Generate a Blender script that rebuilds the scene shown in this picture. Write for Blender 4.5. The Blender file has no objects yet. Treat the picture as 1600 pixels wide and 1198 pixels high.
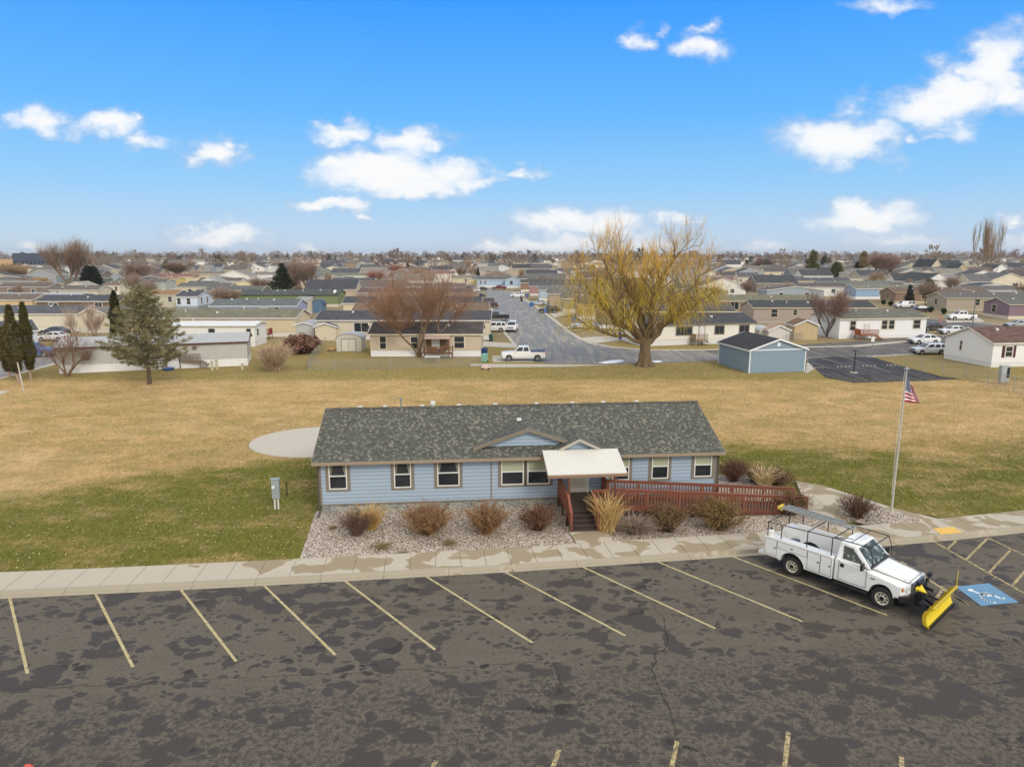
import bpy, math, random
from mathutils import Vector, Matrix
R = math.radians
random.seed(7)
scene = bpy.context.scene
COL = scene.collection
# ---------------------------------------------------------------- survey of the site
FPX, HZ, HC = 1066.0, 397.0, 13.7
PIT = math.atan((599 - HZ) / FPX)
CP, SP = math.cos(PIT), math.sin(PIT)
def G(px, py, z=0.0):
    u, v = px - 800.0, 599.0 - py
    fw = FPX * CP + v * SP
    dn = FPX * SP - v * CP
    t = (HC - z) / dn
    return Vector((u * t, fw * t, z))
def srgb(r, g, b, k=1.0):
    def f(c):
        c = c / 255.0
        return (c / 12.92 if c <= 0.04045 else ((c + 0.055) / 1.055) ** 2.4) * k
    return (f(r), f(g), f(b), 1.0)
# ---------------------------------------------------------------- objects
def tag(o, label=None, cat=None, group=None, kind=None):
    if label: o['label'] = label
    if cat: o['category'] = cat
    if group: o['group'] = group
    if kind: o['kind'] = kind
    return o
def thing(name, label, cat, loc=(0, 0, 0), rz=0.0, group=None):
    o = bpy.data.objects.new(name, None)
    COL.objects.link(o)
    o.location = loc
    o.rotation_euler = (0, 0, rz)
    o.empty_display_size = 0.2
    return tag(o, label, cat, group)
class MB:
    def __init__(s):
        s.v = []; s.f = []; s.m = []; s.uv = None
    def poly(s, pts, m=0):
        n = len(s.v)
        s.v.extend([tuple(p) for p in pts])
        s.f.append(tuple(range(n, n + len(pts)))); s.m.append(m)
    def add(s, vs, fs, m=0):
        n = len(s.v)
        s.v.extend([tuple(p) for p in vs])
        for f in fs:
            s.f.append(tuple(n + i for i in f)); s.m.append(m)
    def box(s, x0, x1, y0, y1, z0, z1, m=0):
        vs = [(x0, y0, z0), (x1, y0, z0), (x1, y1, z0), (x0, y1, z0), (x0, y0, z1), (x1, y0, z1), (x1, y1, z1), (x0, y1, z1)]
        s.add(vs, [(0, 3, 2, 1), (4, 5, 6, 7), (0, 1, 5, 4), (1, 2, 6, 5), (2, 3, 7, 6), (3, 0, 4, 7)], m)
    def bar(s, p, q, w, h, m=0, up=(0, 0, 1)):
        p, q = Vector(p), Vector(q)
        d = (q - p).normalized()
        a = d.cross(Vector(up))
        if a.length < 1e-4: a = d.cross(Vector((1, 0, 0)))
        a.normalize(); b = a.cross(d).normalized()
        a *= w / 2; b *= h / 2
        vs = [p - a - b, p + a - b, p + a + b, p - a + b, q - a - b, q + a - b, q + a + b, q - a + b]
        s.add(vs, [(0, 3, 2, 1), (4, 5, 6, 7), (0, 1, 5, 4), (1, 2, 6, 5), (2, 3, 7, 6), (3, 0, 4, 7)][::1], m)
    def tube(s, pts, rads, n=6, m=0, cap=True):
        pts = [Vector(p) for p in pts]
        if not hasattr(rads, '__len__'): rads = [rads] * len(pts)
        base = len(s.v); ref = Vector((0.13, 0.31, 0.94))
        for i, p in enumerate(pts):
            d = (pts[min(i + 1, len(pts) - 1)] - pts[max(i - 1, 0)])
            if d.length < 1e-9: d = Vector((0, 0, 1))
            d.normalize()
            a = d.cross(ref)
            if a.length < 0.2: a = d.cross(Vector((1, 0, 0)))
            a.normalize(); b = d.cross(a)
            for k in range(n):
                t = 2 * math.pi * k / n
                s.v.append(tuple(p + (a * math.cos(t) + b * math.sin(t)) * rads[i]))
        for i in range(len(pts) - 1):
            for k in range(n):
                k2 = (k + 1) % n
                s.f.append((base + i * n + k, base + i * n + k2, base + (i + 1) * n + k2, base + (i + 1) * n + k)); s.m.append(m)
        if cap and n > 2:
            s.f.append(tuple(base + k for k in range(n))[::-1]); s.m.append(m)
            s.f.append(tuple(base + (len(pts) - 1) * n + k for k in range(n))); s.m.append(m)
    def prism(s, prof, y0, y1, m=0, axis='y'):
        # profile of (a, z) extruded along y (or of (a, z) along x when axis == 'x')
        n = len(prof)
        def P(a, z, t): return (a, t, z) if axis == 'y' else (t, a, z)
        vs = [P(a, z, y0) for a, z in prof] + [P(a, z, y1) for a, z in prof]
        fs = [tuple(range(n)), tuple(range(2 * n - 1, n - 1, -1))]
        for i in range(n):
            j = (i + 1) % n
            fs.append((j, i, n + i, n + j))
        s.add(vs, fs, m)
    def revolve(s, prof, cx=0, cy=0, n=16, m=0):
        base = len(s.v)
        for r, z in prof:
            for k in range(n):
                t = 2 * math.pi * k / n
                s.v.append((cx + r * math.cos(t), cy + r * math.sin(t), z))
        for i in range(len(prof) - 1):
            for k in range(n):
                k2 = (k + 1) % n
                s.f.append((base + i * n + k, base + i * n + k2, base + (i + 1) * n + k2, base + (i + 1) * n + k)); s.m.append(m)
    def mesh(s, name, mats, uv=True, smooth=False, fix=True):
        me = bpy.data.meshes.new(name)
        me.from_pydata(s.v, [], s.f)
        if not isinstance(mats, (list, tuple)): mats = [mats]
        for mt in mats: me.materials.append(mt)
        if len(mats) > 1: me.polygons.foreach_set('material_index', s.m)
        if smooth: me.polygons.foreach_set('use_smooth', [True] * len(me.polygons))
        if fix and len(s.f) < 4000:
            import bmesh
            bm = bmesh.new(); bm.from_mesh(me)
            bmesh.ops.remove_doubles(bm, verts=bm.verts, dist=1e-5)
            bmesh.ops.recalc_face_normals(bm, faces=bm.faces)
            bm.to_mesh(me); bm.free()
        if uv:
            l = me.uv_layers.new(name='UVMap')
            data = [0.0] * (2 * len(me.loops))
            vv = me.vertices; Z = Vector((0, 0, 1))
            for p in me.polygons:
                nrm = p.normal
                if abs(nrm.z) > 0.999 or nrm.length < 0.5:
                    for li in p.loop_indices:
                        c = vv[me.loops[li].vertex_index].co
                        data[2 * li] = c.x; data[2 * li + 1] = c.y
                else:
                    a = Z.cross(nrm).normalized(); b = nrm.cross(a)
                    for li in p.loop_indices:
                        c = vv[me.loops[li].vertex_index].co
                        data[2 * li] = c.dot(a); data[2 * li + 1] = c.dot(b)
            l.data.foreach_set('uv', data)
        me.update()
        return me
    def build(s, name, mats, parent=None, loc=None, rz=0.0, uv=True, smooth=False, bevel=0, fix=True):
        o = bpy.data.objects.new(name, s.mesh(name, mats, uv, smooth, fix))
        COL.objects.link(o)
        if parent: o.parent = parent
        if loc is not None: o.location = loc
        if rz: o.rotation_euler = (0, 0, rz)
        if bevel:
            md = o.modifiers.new('Bevel', 'BEVEL'); md.width = bevel; md.segments = 2
            md.limit_method = 'ANGLE'; md.angle_limit = R(28)
            md.harden_normals = False
        return o
def copy_tree(o, parent=None):
    c = o.copy(); COL.objects.link(c)
    if parent: c.parent = parent
    for ch in list(o.children): copy_tree(ch, c)
    return c
# ---------------------------------------------------------------- materials
class NT:
    def __init__(s, name):
        s.mat = bpy.data.materials.new(name); s.mat.use_nodes = True
        s.nt = s.mat.node_tree; s.n = s.nt.nodes; s.l = s.nt.links
        s.bsdf = s.n['Principled BSDF']; s.out = s.n['Material Output']
    def node(s, t, **kw):
        n = s.n.new(t)
        for k, v in kw.items():
            if k in ('ins',):
                for kk, vv in v.items(): s.set(n.inputs[kk], vv)
            else: setattr(n, k, v)
        return n
    def set(s, inp, v):
        if isinstance(v, bpy.types.NodeSocket): s.l.new(v, inp)
        else: inp.default_value = v
    def uv(s): return s.node('ShaderNodeTexCoord').outputs['UV']
    def objc(s): return s.node('ShaderNodeTexCoord').outputs['Object']
    def pos(s): return s.node('ShaderNodeNewGeometry').outputs['Position']
    def mapv(s, vec, scale=(1, 1, 1), rot=(0, 0, 0), loc=(0, 0, 0)):
        n = s.node('ShaderNodeMapping'); s.set(n.inputs['Vector'], vec)
        n.inputs['Scale'].default_value = scale; n.inputs['Rotation'].default_value = rot; n.inputs['Location'].default_value = loc
        return n.outputs[0]
    def noise(s, vec, scale, detail=3, rough=0.55, dist=0.0):
        n = s.node('ShaderNodeTexNoise'); s.set(n.inputs['Vector'], vec)
        n.inputs['Scale'].default_value = scale; n.inputs['Detail'].default_value = detail
        n.inputs['Roughness'].default_value = rough; n.inputs['Distortion'].default_value = dist
        return n.outputs['Fac']
    def voro(s, vec, scale, out='Distance', feature='F1', rand=1.0):
        n = s.node('ShaderNodeTexVoronoi', feature=feature); s.set(n.inputs['Vector'], vec)
        n.inputs['Scale'].default_value = scale; n.inputs['Randomness'].default_value = rand
        return n.outputs[out]
    def ramp(s, fac, a, b, c0=(0, 0, 0, 1), c1=(1, 1, 1, 1), interp='LINEAR'):
        n = s.node('ShaderNodeValToRGB'); s.set(n.inputs[0], fac)
        e = n.color_ramp.elements; e[0].position = a; e[0].color = c0; e[1].position = b; e[1].color = c1
        n.color_ramp.interpolation = interp
        return n.outputs[0]
    def ramps(s, fac, stops, interp='LINEAR'):
        n = s.node('ShaderNodeValToRGB'); s.set(n.inputs[0], fac)
        e = n.color_ramp.elements
        while len(e) < len(stops): e.new(0.5)
        for i, (p, c) in enumerate(stops): e[i].position = p; e[i].color = c
        n.color_ramp.interpolation = interp
        return n.outputs[0]
    def math(s, op, a, b=0.0, c=None, clamp=False):
        n = s.node('ShaderNodeMath', operation=op, use_clamp=clamp)
        s.set(n.inputs[0], a); s.set(n.inputs[1], b)
        if c is not None: s.set(n.inputs[2], c)
        return n.outputs[0]
    def mix(s, fac, a, b, blend='MIX'):
        n = s.node('ShaderNodeMix', data_type='RGBA', blend_type=blend)
        s.set(n.inputs[0], fac); s.set(n.inputs[6], a); s.set(n.inputs[7], b)
        return n.outputs[2]
    def sep(s, vec):
        n = s.node('ShaderNodeSeparateXYZ'); s.set(n.inputs[0], vec); return n.outputs
    def bump(s, h, strength=0.4, dist=0.02, normal=None):
        n = s.node('ShaderNodeBump'); s.set(n.inputs['Height'], h)
        n.inputs['Strength'].default_value = strength; n.inputs['Distance'].default_value = dist
        if normal is not None: s.set(n.inputs['Normal'], normal)
        return n.outputs[0]
    def fin(s, col=None, rough=None, nor=None, metal=None, spec=None, **kw):
        i = s.bsdf.inputs
        if col is not None: s.set(i['Base Color'], col)
        if rough is not None: s.set(i['Roughness'], rough)
        if nor is not None: s.set(i['Normal'], nor)
        if metal is not None: s.set(i['Metallic'], metal)
        if spec is not None: s.set(i['Specular IOR Level'], spec)
        for k, v in kw.items(): s.set(i[k], v)
        return s.mat
_mc = {}
def cached(fn):
    def w(*a, **k):
        key = (fn.__name__, a, tuple(sorted(k.items())))
        if key not in _mc: _mc[key] = fn(*a, **k)
        return _mc[key]
    return w
def sc(c, k): return (c[0] * k, c[1] * k, c[2] * k, 1.0)
@cached
def paint(c, rough=0.55, var=0.12, name='painted_surface'):
    t = NT(name); p = t.objc()
    n = t.noise(p, 2.2, 4, 0.6); n2 = t.noise(p, 30, 2)
    f = t.math('ADD', t.math('MULTIPLY', n, 0.7), t.math('MULTIPLY', n2, 0.3))
    return t.fin(t.mix(f, sc(c, 1 - var), sc(c, 1 + var * 0.6)), rough)
@cached
def carpaint(c):
    t = NT('car_paint'); p = t.objc()
    n = t.noise(p, 3.0, 4, 0.6); z = t.sep(p)[2]
    low = t.math('MULTIPLY', t.ramp(z, 0.25, 0.85, (1, 1, 1, 1), (0, 0, 0, 1)), n)
    col = t.mix(t.math('MULTIPLY', low, 0.7), c, srgb(120, 108, 92))
    return t.fin(col, 0.35, **{'Coat Weight': 0.5, 'Coat Roughness': 0.12})
@cached
def siding(c, kind='lap', pitch=0.2, line_k=1.0):
    t = NT('siding_' + kind); uv = t.uv(); xy = t.sep(uv)
    v = xy[1] if kind == 'lap' else xy[0]
    fr = t.math('FRACT', t.math('DIVIDE', v, pitch))
    line = t.ramp(fr, 0.08, 0.3, (1, 1, 1, 1), (0, 0, 0, 1)) if kind == 'lap' else t.ramp(fr, 0.0, 0.12, (1, 1, 1, 1), (0, 0, 0, 1))
    n = t.noise(t.mapv(uv, (0.6, 2.5, 1) if kind == 'lap' else (3, .5, 1)), 1.2, 4, 0.6)
    n2 = t.noise(uv, 14, 3)
    base = t.mix(t.math('ADD', t.math('MULTIPLY', n, .7), t.math('MULTIPLY', n2, .3)), sc(c, 0.84), sc(c, 1.08))
    col = t.mix(t.math('MULTIPLY', line, 0.6 * line_k), base, sc(c, 0.3))
    h = t.math('MULTIPLY', fr, 1.0) if kind == 'lap' else t.math('SUBTRACT', 1.0, line)
    return t.fin(col, 0.6, t.bump(h, 0.5, 0.012))
@cached
def shingle(c, c2, c3, sx=0.33, sy=0.14, con=1.0, name='shingle_roof'):
    t = NT(name); uv = t.uv()
    b = t.node('ShaderNodeTexBrick', offset=0.37, ins={'Vector': uv, 'Scale': 1.0, 'Mortar Size': 0.006, 'Mortar Smooth': 0.2, 'Bias': 0.0, 'Brick Width': sx, 'Row Height': sy,
        'Color1': (0, 0, 0, 1), 'Color2': (1, 1, 1, 1), 'Mortar': (0.2, 0.2, 0.2, 1)})
    n = t.noise(uv, 3.2, 5, 0.75)
    f = t.math('ADD', t.math('MULTIPLY', b.outputs['Color'], 0.74), t.math('MULTIPLY', n, 0.26))
    col = t.ramps(f, [(0.12, sc(c, 0.78)), (0.42, c), (0.70, c2), (0.86, c3)])
    big = t.noise(uv, 0.35, 3)
    col = t.mix(t.math('MULTIPLY', big, 0.35), col, sc(c, 0.7))
    col = t.mix(t.math('MULTIPLY', b.outputs['Fac'], 0.7), col, sc(c, 0.4))
    fr = t.math('FRACT', t.math('DIVIDE', t.sep(uv)[1], sy))
    return t.fin(col, 0.9, t.bump(t.math('ADD', fr, t.math('MULTIPLY', n, .6)), 0.6, 0.012))
@cached
def metalroof(c, rib=0.3):
    t = NT('ribbed_metal'); uv = t.uv(); x = t.sep(uv)[0]
    fr = t.math('FRACT', t.math('DIVIDE', x, rib))
    line = t.ramp(fr, 0.0, 0.18, (1, 1, 1, 1), (0, 0, 0, 1))
    n = t.noise(t.mapv(uv, (0.8, 3, 1)), 1.0, 4)
    col = t.mix(n, sc(c, 0.85), sc(c, 1.08))
    col = t.mix(t.math('MULTIPLY', line, 0.35), col, sc(c, 0.5))
    return t.fin(col, 0.42, t.bump(line, 0.5, 0.02), metal=0.0)
@cached
def glass(c=(0.03, 0.035, 0.04, 1), rough=0.06):
    t = NT('window_pane'); p = t.objc()
    n = t.noise(p, 0.8, 2)
    return t.fin(t.mix(n, sc(c, 0.5), sc(c, 1.6)), rough, spec=0.45)
@cached
def woodm(c, pitch=0.14, axis=0):
    t = NT('stained_wood'); uv = t.uv(); x = t.sep(uv)[axis]
    fr = t.math('FRACT', t.math('DIVIDE', x, pitch))
    line = t.ramp(fr, 0.0, 0.09, (1, 1, 1, 1), (0, 0, 0, 1))
    n = t.noise(t.mapv(uv, (9, 1.2, 1) if axis == 0 else (1.2, 9, 1)), 1.6, 5, 0.65)
    col = t.mix(n, sc(c, 0.5), sc(c, 1.35))
    col = t.mix(t.math('MULTIPLY', line, 0.8), col, sc(c, 0.2))
    return t.fin(col, 0.7, t.bump(n, 0.3, 0.01))
@cached
def bark(c, scale=6):
    t = NT('bark'); p = t.objc()
    n = t.noise(t.mapv(p, (3, 3, 0.6)), scale, 5, 0.7)
    return t.fin(t.mix(n, sc(c, 0.45), sc(c, 1.4)), 0.95, t.bump(n, 0.7, 0.05))
@cached
def leaf(c1, c2, rough=0.8, scale=0.7, name='foliage'):
    t = NT(name); p = t.objc()
    n = t.noise(p, scale, 3); n2 = t.noise(p, scale * 9, 2)
    f = t.ramp(t.math('ADD', t.math('MULTIPLY', n, 0.6), t.math('MULTIPLY', n2, 0.4)), 0.32, 0.68)
    return t.fin(t.mix(f, c1, c2), rough, spec=0.2)
@cached
def metal(c, rough=0.4, m=0.6):
    t = NT('metal'); p = t.objc(); n = t.noise(p, 8, 4)
    return t.fin(t.mix(n, sc(c, 0.75), sc(c, 1.1)), rough, metal=m)
@cached
def plain(c, rough=0.6, name='surface'):
    t = NT(name); p = t.objc(); n = t.noise(p, 12, 3)
    return t.fin(t.mix(n, sc(c, 0.8), sc(c, 1.15)), rough)
TAUPE = srgb(125, 114, 98)
WHITE = srgb(226, 224, 216, .93)
M_white = paint(WHITE, 0.5, 0.06)
M_cream = paint(srgb(222, 212, 190, .9), 0.5, 0.08)
M_taupe = paint(TAUPE, 0.6)
M_glass = glass()
M_black = plain((0.012, 0.012, 0.013, 1), 0.45)
M_rubber = plain((0.02, 0.019, 0.018, 1), 0.85)
M_galv = metal(srgb(165, 168, 168), 0.45, 0.5)
M_dkmetal = metal(srgb(45, 44, 44), 0.5, 0.5)
M_conc_plain = plain(srgb(170, 160, 142), 0.85)

def m_concrete(name, wet=0.5, base=(186, 176, 158), joints=True):
    t = NT(name); p = t.pos(); xyz = t.sep(p)
    n = t.noise(p, 0.9, 4, 0.6, 0.6); n2 = t.noise(p, 18, 4, 0.7); n3 = t.noise(t.mapv(p, (1, 1, 0)), 0.62, 2, 0.45, 0.5)
    c = srgb(*base)
    col = t.mix(n2, sc(c, 0.86), sc(c, 1.08))
    col = t.mix(t.math('MULTIPLY', n, 0.35), col, sc(c, 0.72))
    # drier towards the left end of the pavement
    lim = t.math('ADD', wet, t.math('MULTIPLY', t.math('MULTIPLY', t.math('SUBTRACT', -9.5, xyz[0]), .12, clamp=True), .3))
    v = t.math('SUBTRACT', t.math('ADD', t.math('MULTIPLY', n3, .9), t.math('MULTIPLY', n, .1)), lim)
    w = t.ramp(t.math('ADD', v, .5), .492, .508)
    ring = t.ramp(t.math('ABSOLUTE', v), 0.0, .03, (1, 1, 1, 1), (0, 0, 0, 1))
    col = t.mix(w, col, t.mix(n2, srgb(140, 126, 102), srgb(160, 146, 120)))
    col = t.mix(t.math('MULTIPLY', ring, .35), col, srgb(200, 192, 176))
    return t.fin(col, 0.85, t.bump(n2, 0.25, 0.01), spec=.2)
M_walk = m_concrete('sidewalk_concrete', 0.5)
M_walkdry = m_concrete('dry_concrete', 0.66, (190, 182, 168))
M_kerb = m_concrete('kerb_concrete', 0.62, (168, 158, 138))

def m_asphalt():
    t = NT('patchy_wet_asphalt'); p = t.pos(); pf = t.mapv(p, (1, 1, 0))
    nz = t.node('ShaderNodeTexNoise'); t.l.new(pf, nz.inputs['Vector']); nz.inputs['Scale'].default_value = 1.6; nz.inputs['Detail'].default_value = 2.5; nz.inputs['Roughness'].default_value = .45
    m = t.node('ShaderNodeVectorMath', operation='MULTIPLY_ADD'); t.l.new(nz.outputs['Color'], m.inputs[0]); m.inputs[1].default_value = (.7, .55, 0); m.inputs[2].default_value = (-.35, -.27, 0)
    q = t.node('ShaderNodeVectorMath', operation='ADD'); t.l.new(pf, q.inputs[0]); t.l.new(m.outputs[0], q.inputs[1]); w = q.outputs[0]
    big = t.noise(t.mapv(p, (0.8, 1.0, 0)), 0.24, 3, 0.5, .5)
    mid = t.noise(t.mapv(p, (.8, 1.1, 0), loc=(9, 3, 0)), 0.9, 3, 0.55, 0.4)
    fine = t.noise(pf, 5.5, 6, 0.78); gr = t.ramp(t.noise(pf, 17, 5, 0.9), .3, .7)
    y = t.sep(p)[1]; x = t.sep(p)[0]
    rgn = t.ramp(t.math('ADD', t.math('MULTIPLY', big, .62), t.math('MULTIPLY', mid, .38)), .38, .66)
    jag = t.math('MULTIPLY', t.math('SUBTRACT', fine, .5), .26)
    d1 = t.math('ADD', t.voro(t.mapv(w, (.85, 1.15, 0), rot=(0, 0, R(15))), 1.35, 'Distance'), jag)
    d2 = t.math('ADD', t.voro(t.mapv(w, (.9, 1.2, 0), loc=(31, 7, 0)), 3.0, 'Distance'), jag)
    d3 = t.voro(t.mapv(w, (1, 1.2, 0), loc=(3, 70, 0)), 6.0, 'Distance')
    def under(d, thr): 
        v = t.math('ADD', t.math('SUBTRACT', thr, d), .5)
        return t.ramp(v, .48, .52)
    w1 = under(d1, t.math('MULTIPLY', rgn, .80)); w2 = under(d2, t.math('ADD', .02, t.math('MULTIPLY', t.ramp(mid, .36, .62), .50)))
    w3 = t.math('MULTIPLY', under(d3, t.math('MULTIPLY', t.ramp(fine, .35, .6), .42)), t.ramp(mid, .40, .5))
    wet = t.math('MAXIMUM', w1, w2)
    lane = t.math('MULTIPLY', t.math('SUBTRACT', t.math('ADD', 22.4, t.math('MULTIPLY', x, .12)), t.math('ADD', y, t.math('MULTIPLY', mid, 2.0))), .6, clamp=True)
    spk = t.math('MULTIPLY', t.ramp(t.math('ADD', t.math('MULTIPLY', fine, .75), t.math('MULTIPLY', gr, .12)), 0.415, 0.47), t.math('MAXIMUM', t.math('MULTIPLY', lane, .85), .10))
    w3 = t.math('MULTIPLY', w3, t.math('MAXIMUM', lane, .3))
    dry = t.mix(t.math('ADD', t.math('MULTIPLY', gr, .6), t.math('MULTIPLY', mid, .4)), srgb(80, 75, 67), srgb(116, 108, 96))
    wetc = t.mix(gr, srgb(59, 55, 51), srgb(80, 74, 69))
    deep = t.ramp(t.noise(t.mapv(w, (1, 1, 0), loc=(5, 50, 0)), 0.6, 3, .5, .4), 0.64, 0.655)
    wetc = t.mix(t.math('MULTIPLY', deep, 0.65), wetc, srgb(48, 43, 40))
    col = t.mix(t.math('MAXIMUM', spk, w3), dry, wetc)
    col = t.mix(wet, col, wetc)
    grn = t.math('ADD', .70, t.math('MULTIPLY', t.ramp(t.noise(t.mapv(p, (1, .7, 0)), 11, 6, .95), .3, .7), .60))
    col = t.mix(1.0, col, grn, 'MULTIPLY')
    ln = t.noise(t.mapv(p, (0.04, 1.0, 0), rot=(0, 0, R(-6))), 0.8, 4, .6)
    col = t.mix(t.math('MULTIPLY', t.ramp(ln, 0.48, 0.72), 0.30), col, srgb(74, 64, 52))
    rg = t.mix(wet, (0.9,) * 3 + (1,), (0.6,) * 3 + (1,))
    return t.fin(col, rg, t.bump(gr, 0.4, 0.008), spec=0.14)
M_asphalt = m_asphalt()
def m_road(name, a, b, wet=0.52, rw=0.22):
    t = NT(name); p = t.pos()
    n = t.noise(t.mapv(p, (1.6, 0.16, 0), rot=(0, 0, R(-6))), 0.75, 6, 0.7, 0.3)
    f = t.noise(p, 14, 4, .7)
    wm = t.ramp(n, wet - .05, wet + .05)
    col = t.mix(f, sc(a, .85), sc(a, 1.15)); col = t.mix(wm, col, b)
    cr = t.voro(t.mapv(p, (1, 1, 0)), 0.22, 'Distance', 'DISTANCE_TO_EDGE')
    col = t.mix(t.math('MULTIPLY', t.ramp(cr, 0.0, 0.015, (1, 1, 1, 1), (0, 0, 0, 1)), .55), col, sc(b, .5))
    return t.fin(col, t.mix(wm, (0.75,) * 3 + (1,), (rw + .2,) * 3 + (1,)), t.bump(f, .2, .01), spec=0.05)
M_road = m_road('wet_road_asphalt', srgb(152, 148, 140), srgb(126, 121, 113), .47)
M_road2 = m_road('damp_road_asphalt', srgb(118, 113, 107), srgb(88, 84, 80), .5, .35)
M_newasph = m_road('new_asphalt', srgb(84, 83, 83), srgb(60, 59, 60), .5, .5)
def m_gravel():
    t = NT('landscape_gravel'); p = t.pos()
    n = t.node('ShaderNodeTexVoronoi', feature='F1'); t.l.new(p, n.inputs['Vector']); n.inputs['Scale'].default_value = 13
    h = t.sep(n.outputs['Color'])
    col = t.ramps(h[0], [(0.0, srgb(116, 100, 86)), (0.25, srgb(176, 162, 146)), (0.55, srgb(208, 198, 182)), (0.8, srgb(190, 162, 142)), (1.0, srgb(232, 225, 212))])
    d = n.outputs['Distance']
    col = t.mix(t.ramp(d, 0.42, 0.75), col, srgb(86, 74, 62))
    bg = t.noise(p, 0.8, 3)
    col = t.mix(t.math('MULTIPLY', t.ramp(bg, .5, .75), .25), col, srgb(120, 105, 84))
    return t.fin(col, 0.9, t.bump(t.math('SUBTRACT', 1.0, d), 0.8, 0.035))
M_gravel = m_gravel()
def m_stone():
    t = NT('stone_skirting'); uv = t.uv()
    d = t.voro(t.mapv(uv, (1, 1.5, 1)), 4.6, 'Distance', 'DISTANCE_TO_EDGE')
    c = t.voro(t.mapv(uv, (1, 1.5, 1)), 4.6, 'Color')
    h = t.sep(c)
    col = t.ramps(h[0], [(0.0, srgb(92, 98, 96)), (0.4, srgb(122, 128, 124)), (0.7, srgb(150, 146, 132)), (1.0, srgb(104, 114, 120))])
    col = t.mix(t.ramp(d, 0.02, 0.06, (1, 1, 1, 1), (0, 0, 0, 1)), col, srgb(184, 176, 160))
    return t.fin(col, .85, t.bump(t.ramp(d, 0, .12), .6, .03))
M_stone = m_stone()
def sward(t, p):
    # share of green in the turf: watered band beside the lot, straw beyond, olive mottles, damp far edge
    xyz = t.sep(p); x, y = xyz[0], xyz[1]
    big = t.noise(t.mapv(p, (0.6, 1, 0)), 0.085, 4, .6, .5)
    mid = t.noise(t.mapv(p, (0.7, 1, 0)), 0.45, 5, .65, .4)
    fine = t.ramp(t.noise(t.mapv(p, (1, .30, 0)), 2.6, 7, .82), .30, .70)
    yy = t.math('ADD', y, t.math('MULTIPLY', t.math('SUBTRACT', big, .5), 30))
    yy = t.math('ADD', yy, t.math('MULTIPLY', t.math('SUBTRACT', mid, .5), 14))
    lim = t.math('SUBTRACT', 53.0, t.math('MULTIPLY', t.math('MAXIMUM', t.math('SUBTRACT', -16.0, x), 0.0), 0.74))
    g = t.math('MULTIPLY', t.math('SUBTRACT', lim, yy), 0.10, clamp=True)
    kerb = t.math('ADD', 28.4, t.math('MULTIPLY', x, 0.14))
    dk = t.math('ADD', t.math('SUBTRACT', y, kerb), t.math('MULTIPLY', t.math('SUBTRACT', mid, .5), 5))
    edge = t.math('MULTIPLY', t.math('SUBTRACT', 2.9, dk), .45, clamp=True)
    left = t.math('MULTIPLY', t.math('SUBTRACT', -6.0, x), .12, clamp=True)
    g = t.math('MULTIPLY', g, t.math('SUBTRACT', 1.0, t.math('MULTIPLY', t.math('MULTIPLY', edge, left), .85)))
    g = t.math('MULTIPLY', g, t.ramp(t.noise(t.mapv(p, (.5, 1, 0), rot=(0, 0, R(20)), loc=(12, 8, 0)), .5, 5, .7), .30, .52, (.5, .5, .5, 1), (1, 1, 1, 1)))
    far = t.math('MULTIPLY', t.math('MULTIPLY', t.math('SUBTRACT', t.math('ADD', y, t.math('MULTIPLY', t.math('SUBTRACT', mid, .5), 8)), 72.5), .35, clamp=True), .62)
    g = t.math('MAXIMUM', g, far)
    blot = t.ramp(t.math('ADD', t.math('MULTIPLY', mid, .6), t.math('MULTIPLY', big, .4)), .42, .60)
    g = t.math('MAXIMUM', g, t.math('MULTIPLY', t.math('SUBTRACT', 1.0, blot), 0.34))
    g = t.math('ADD', g, t.math('MULTIPLY', t.math('SUBTRACT', fine, .5), 0.75), clamp=True)
    return g, big, mid, fine, y
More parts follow.
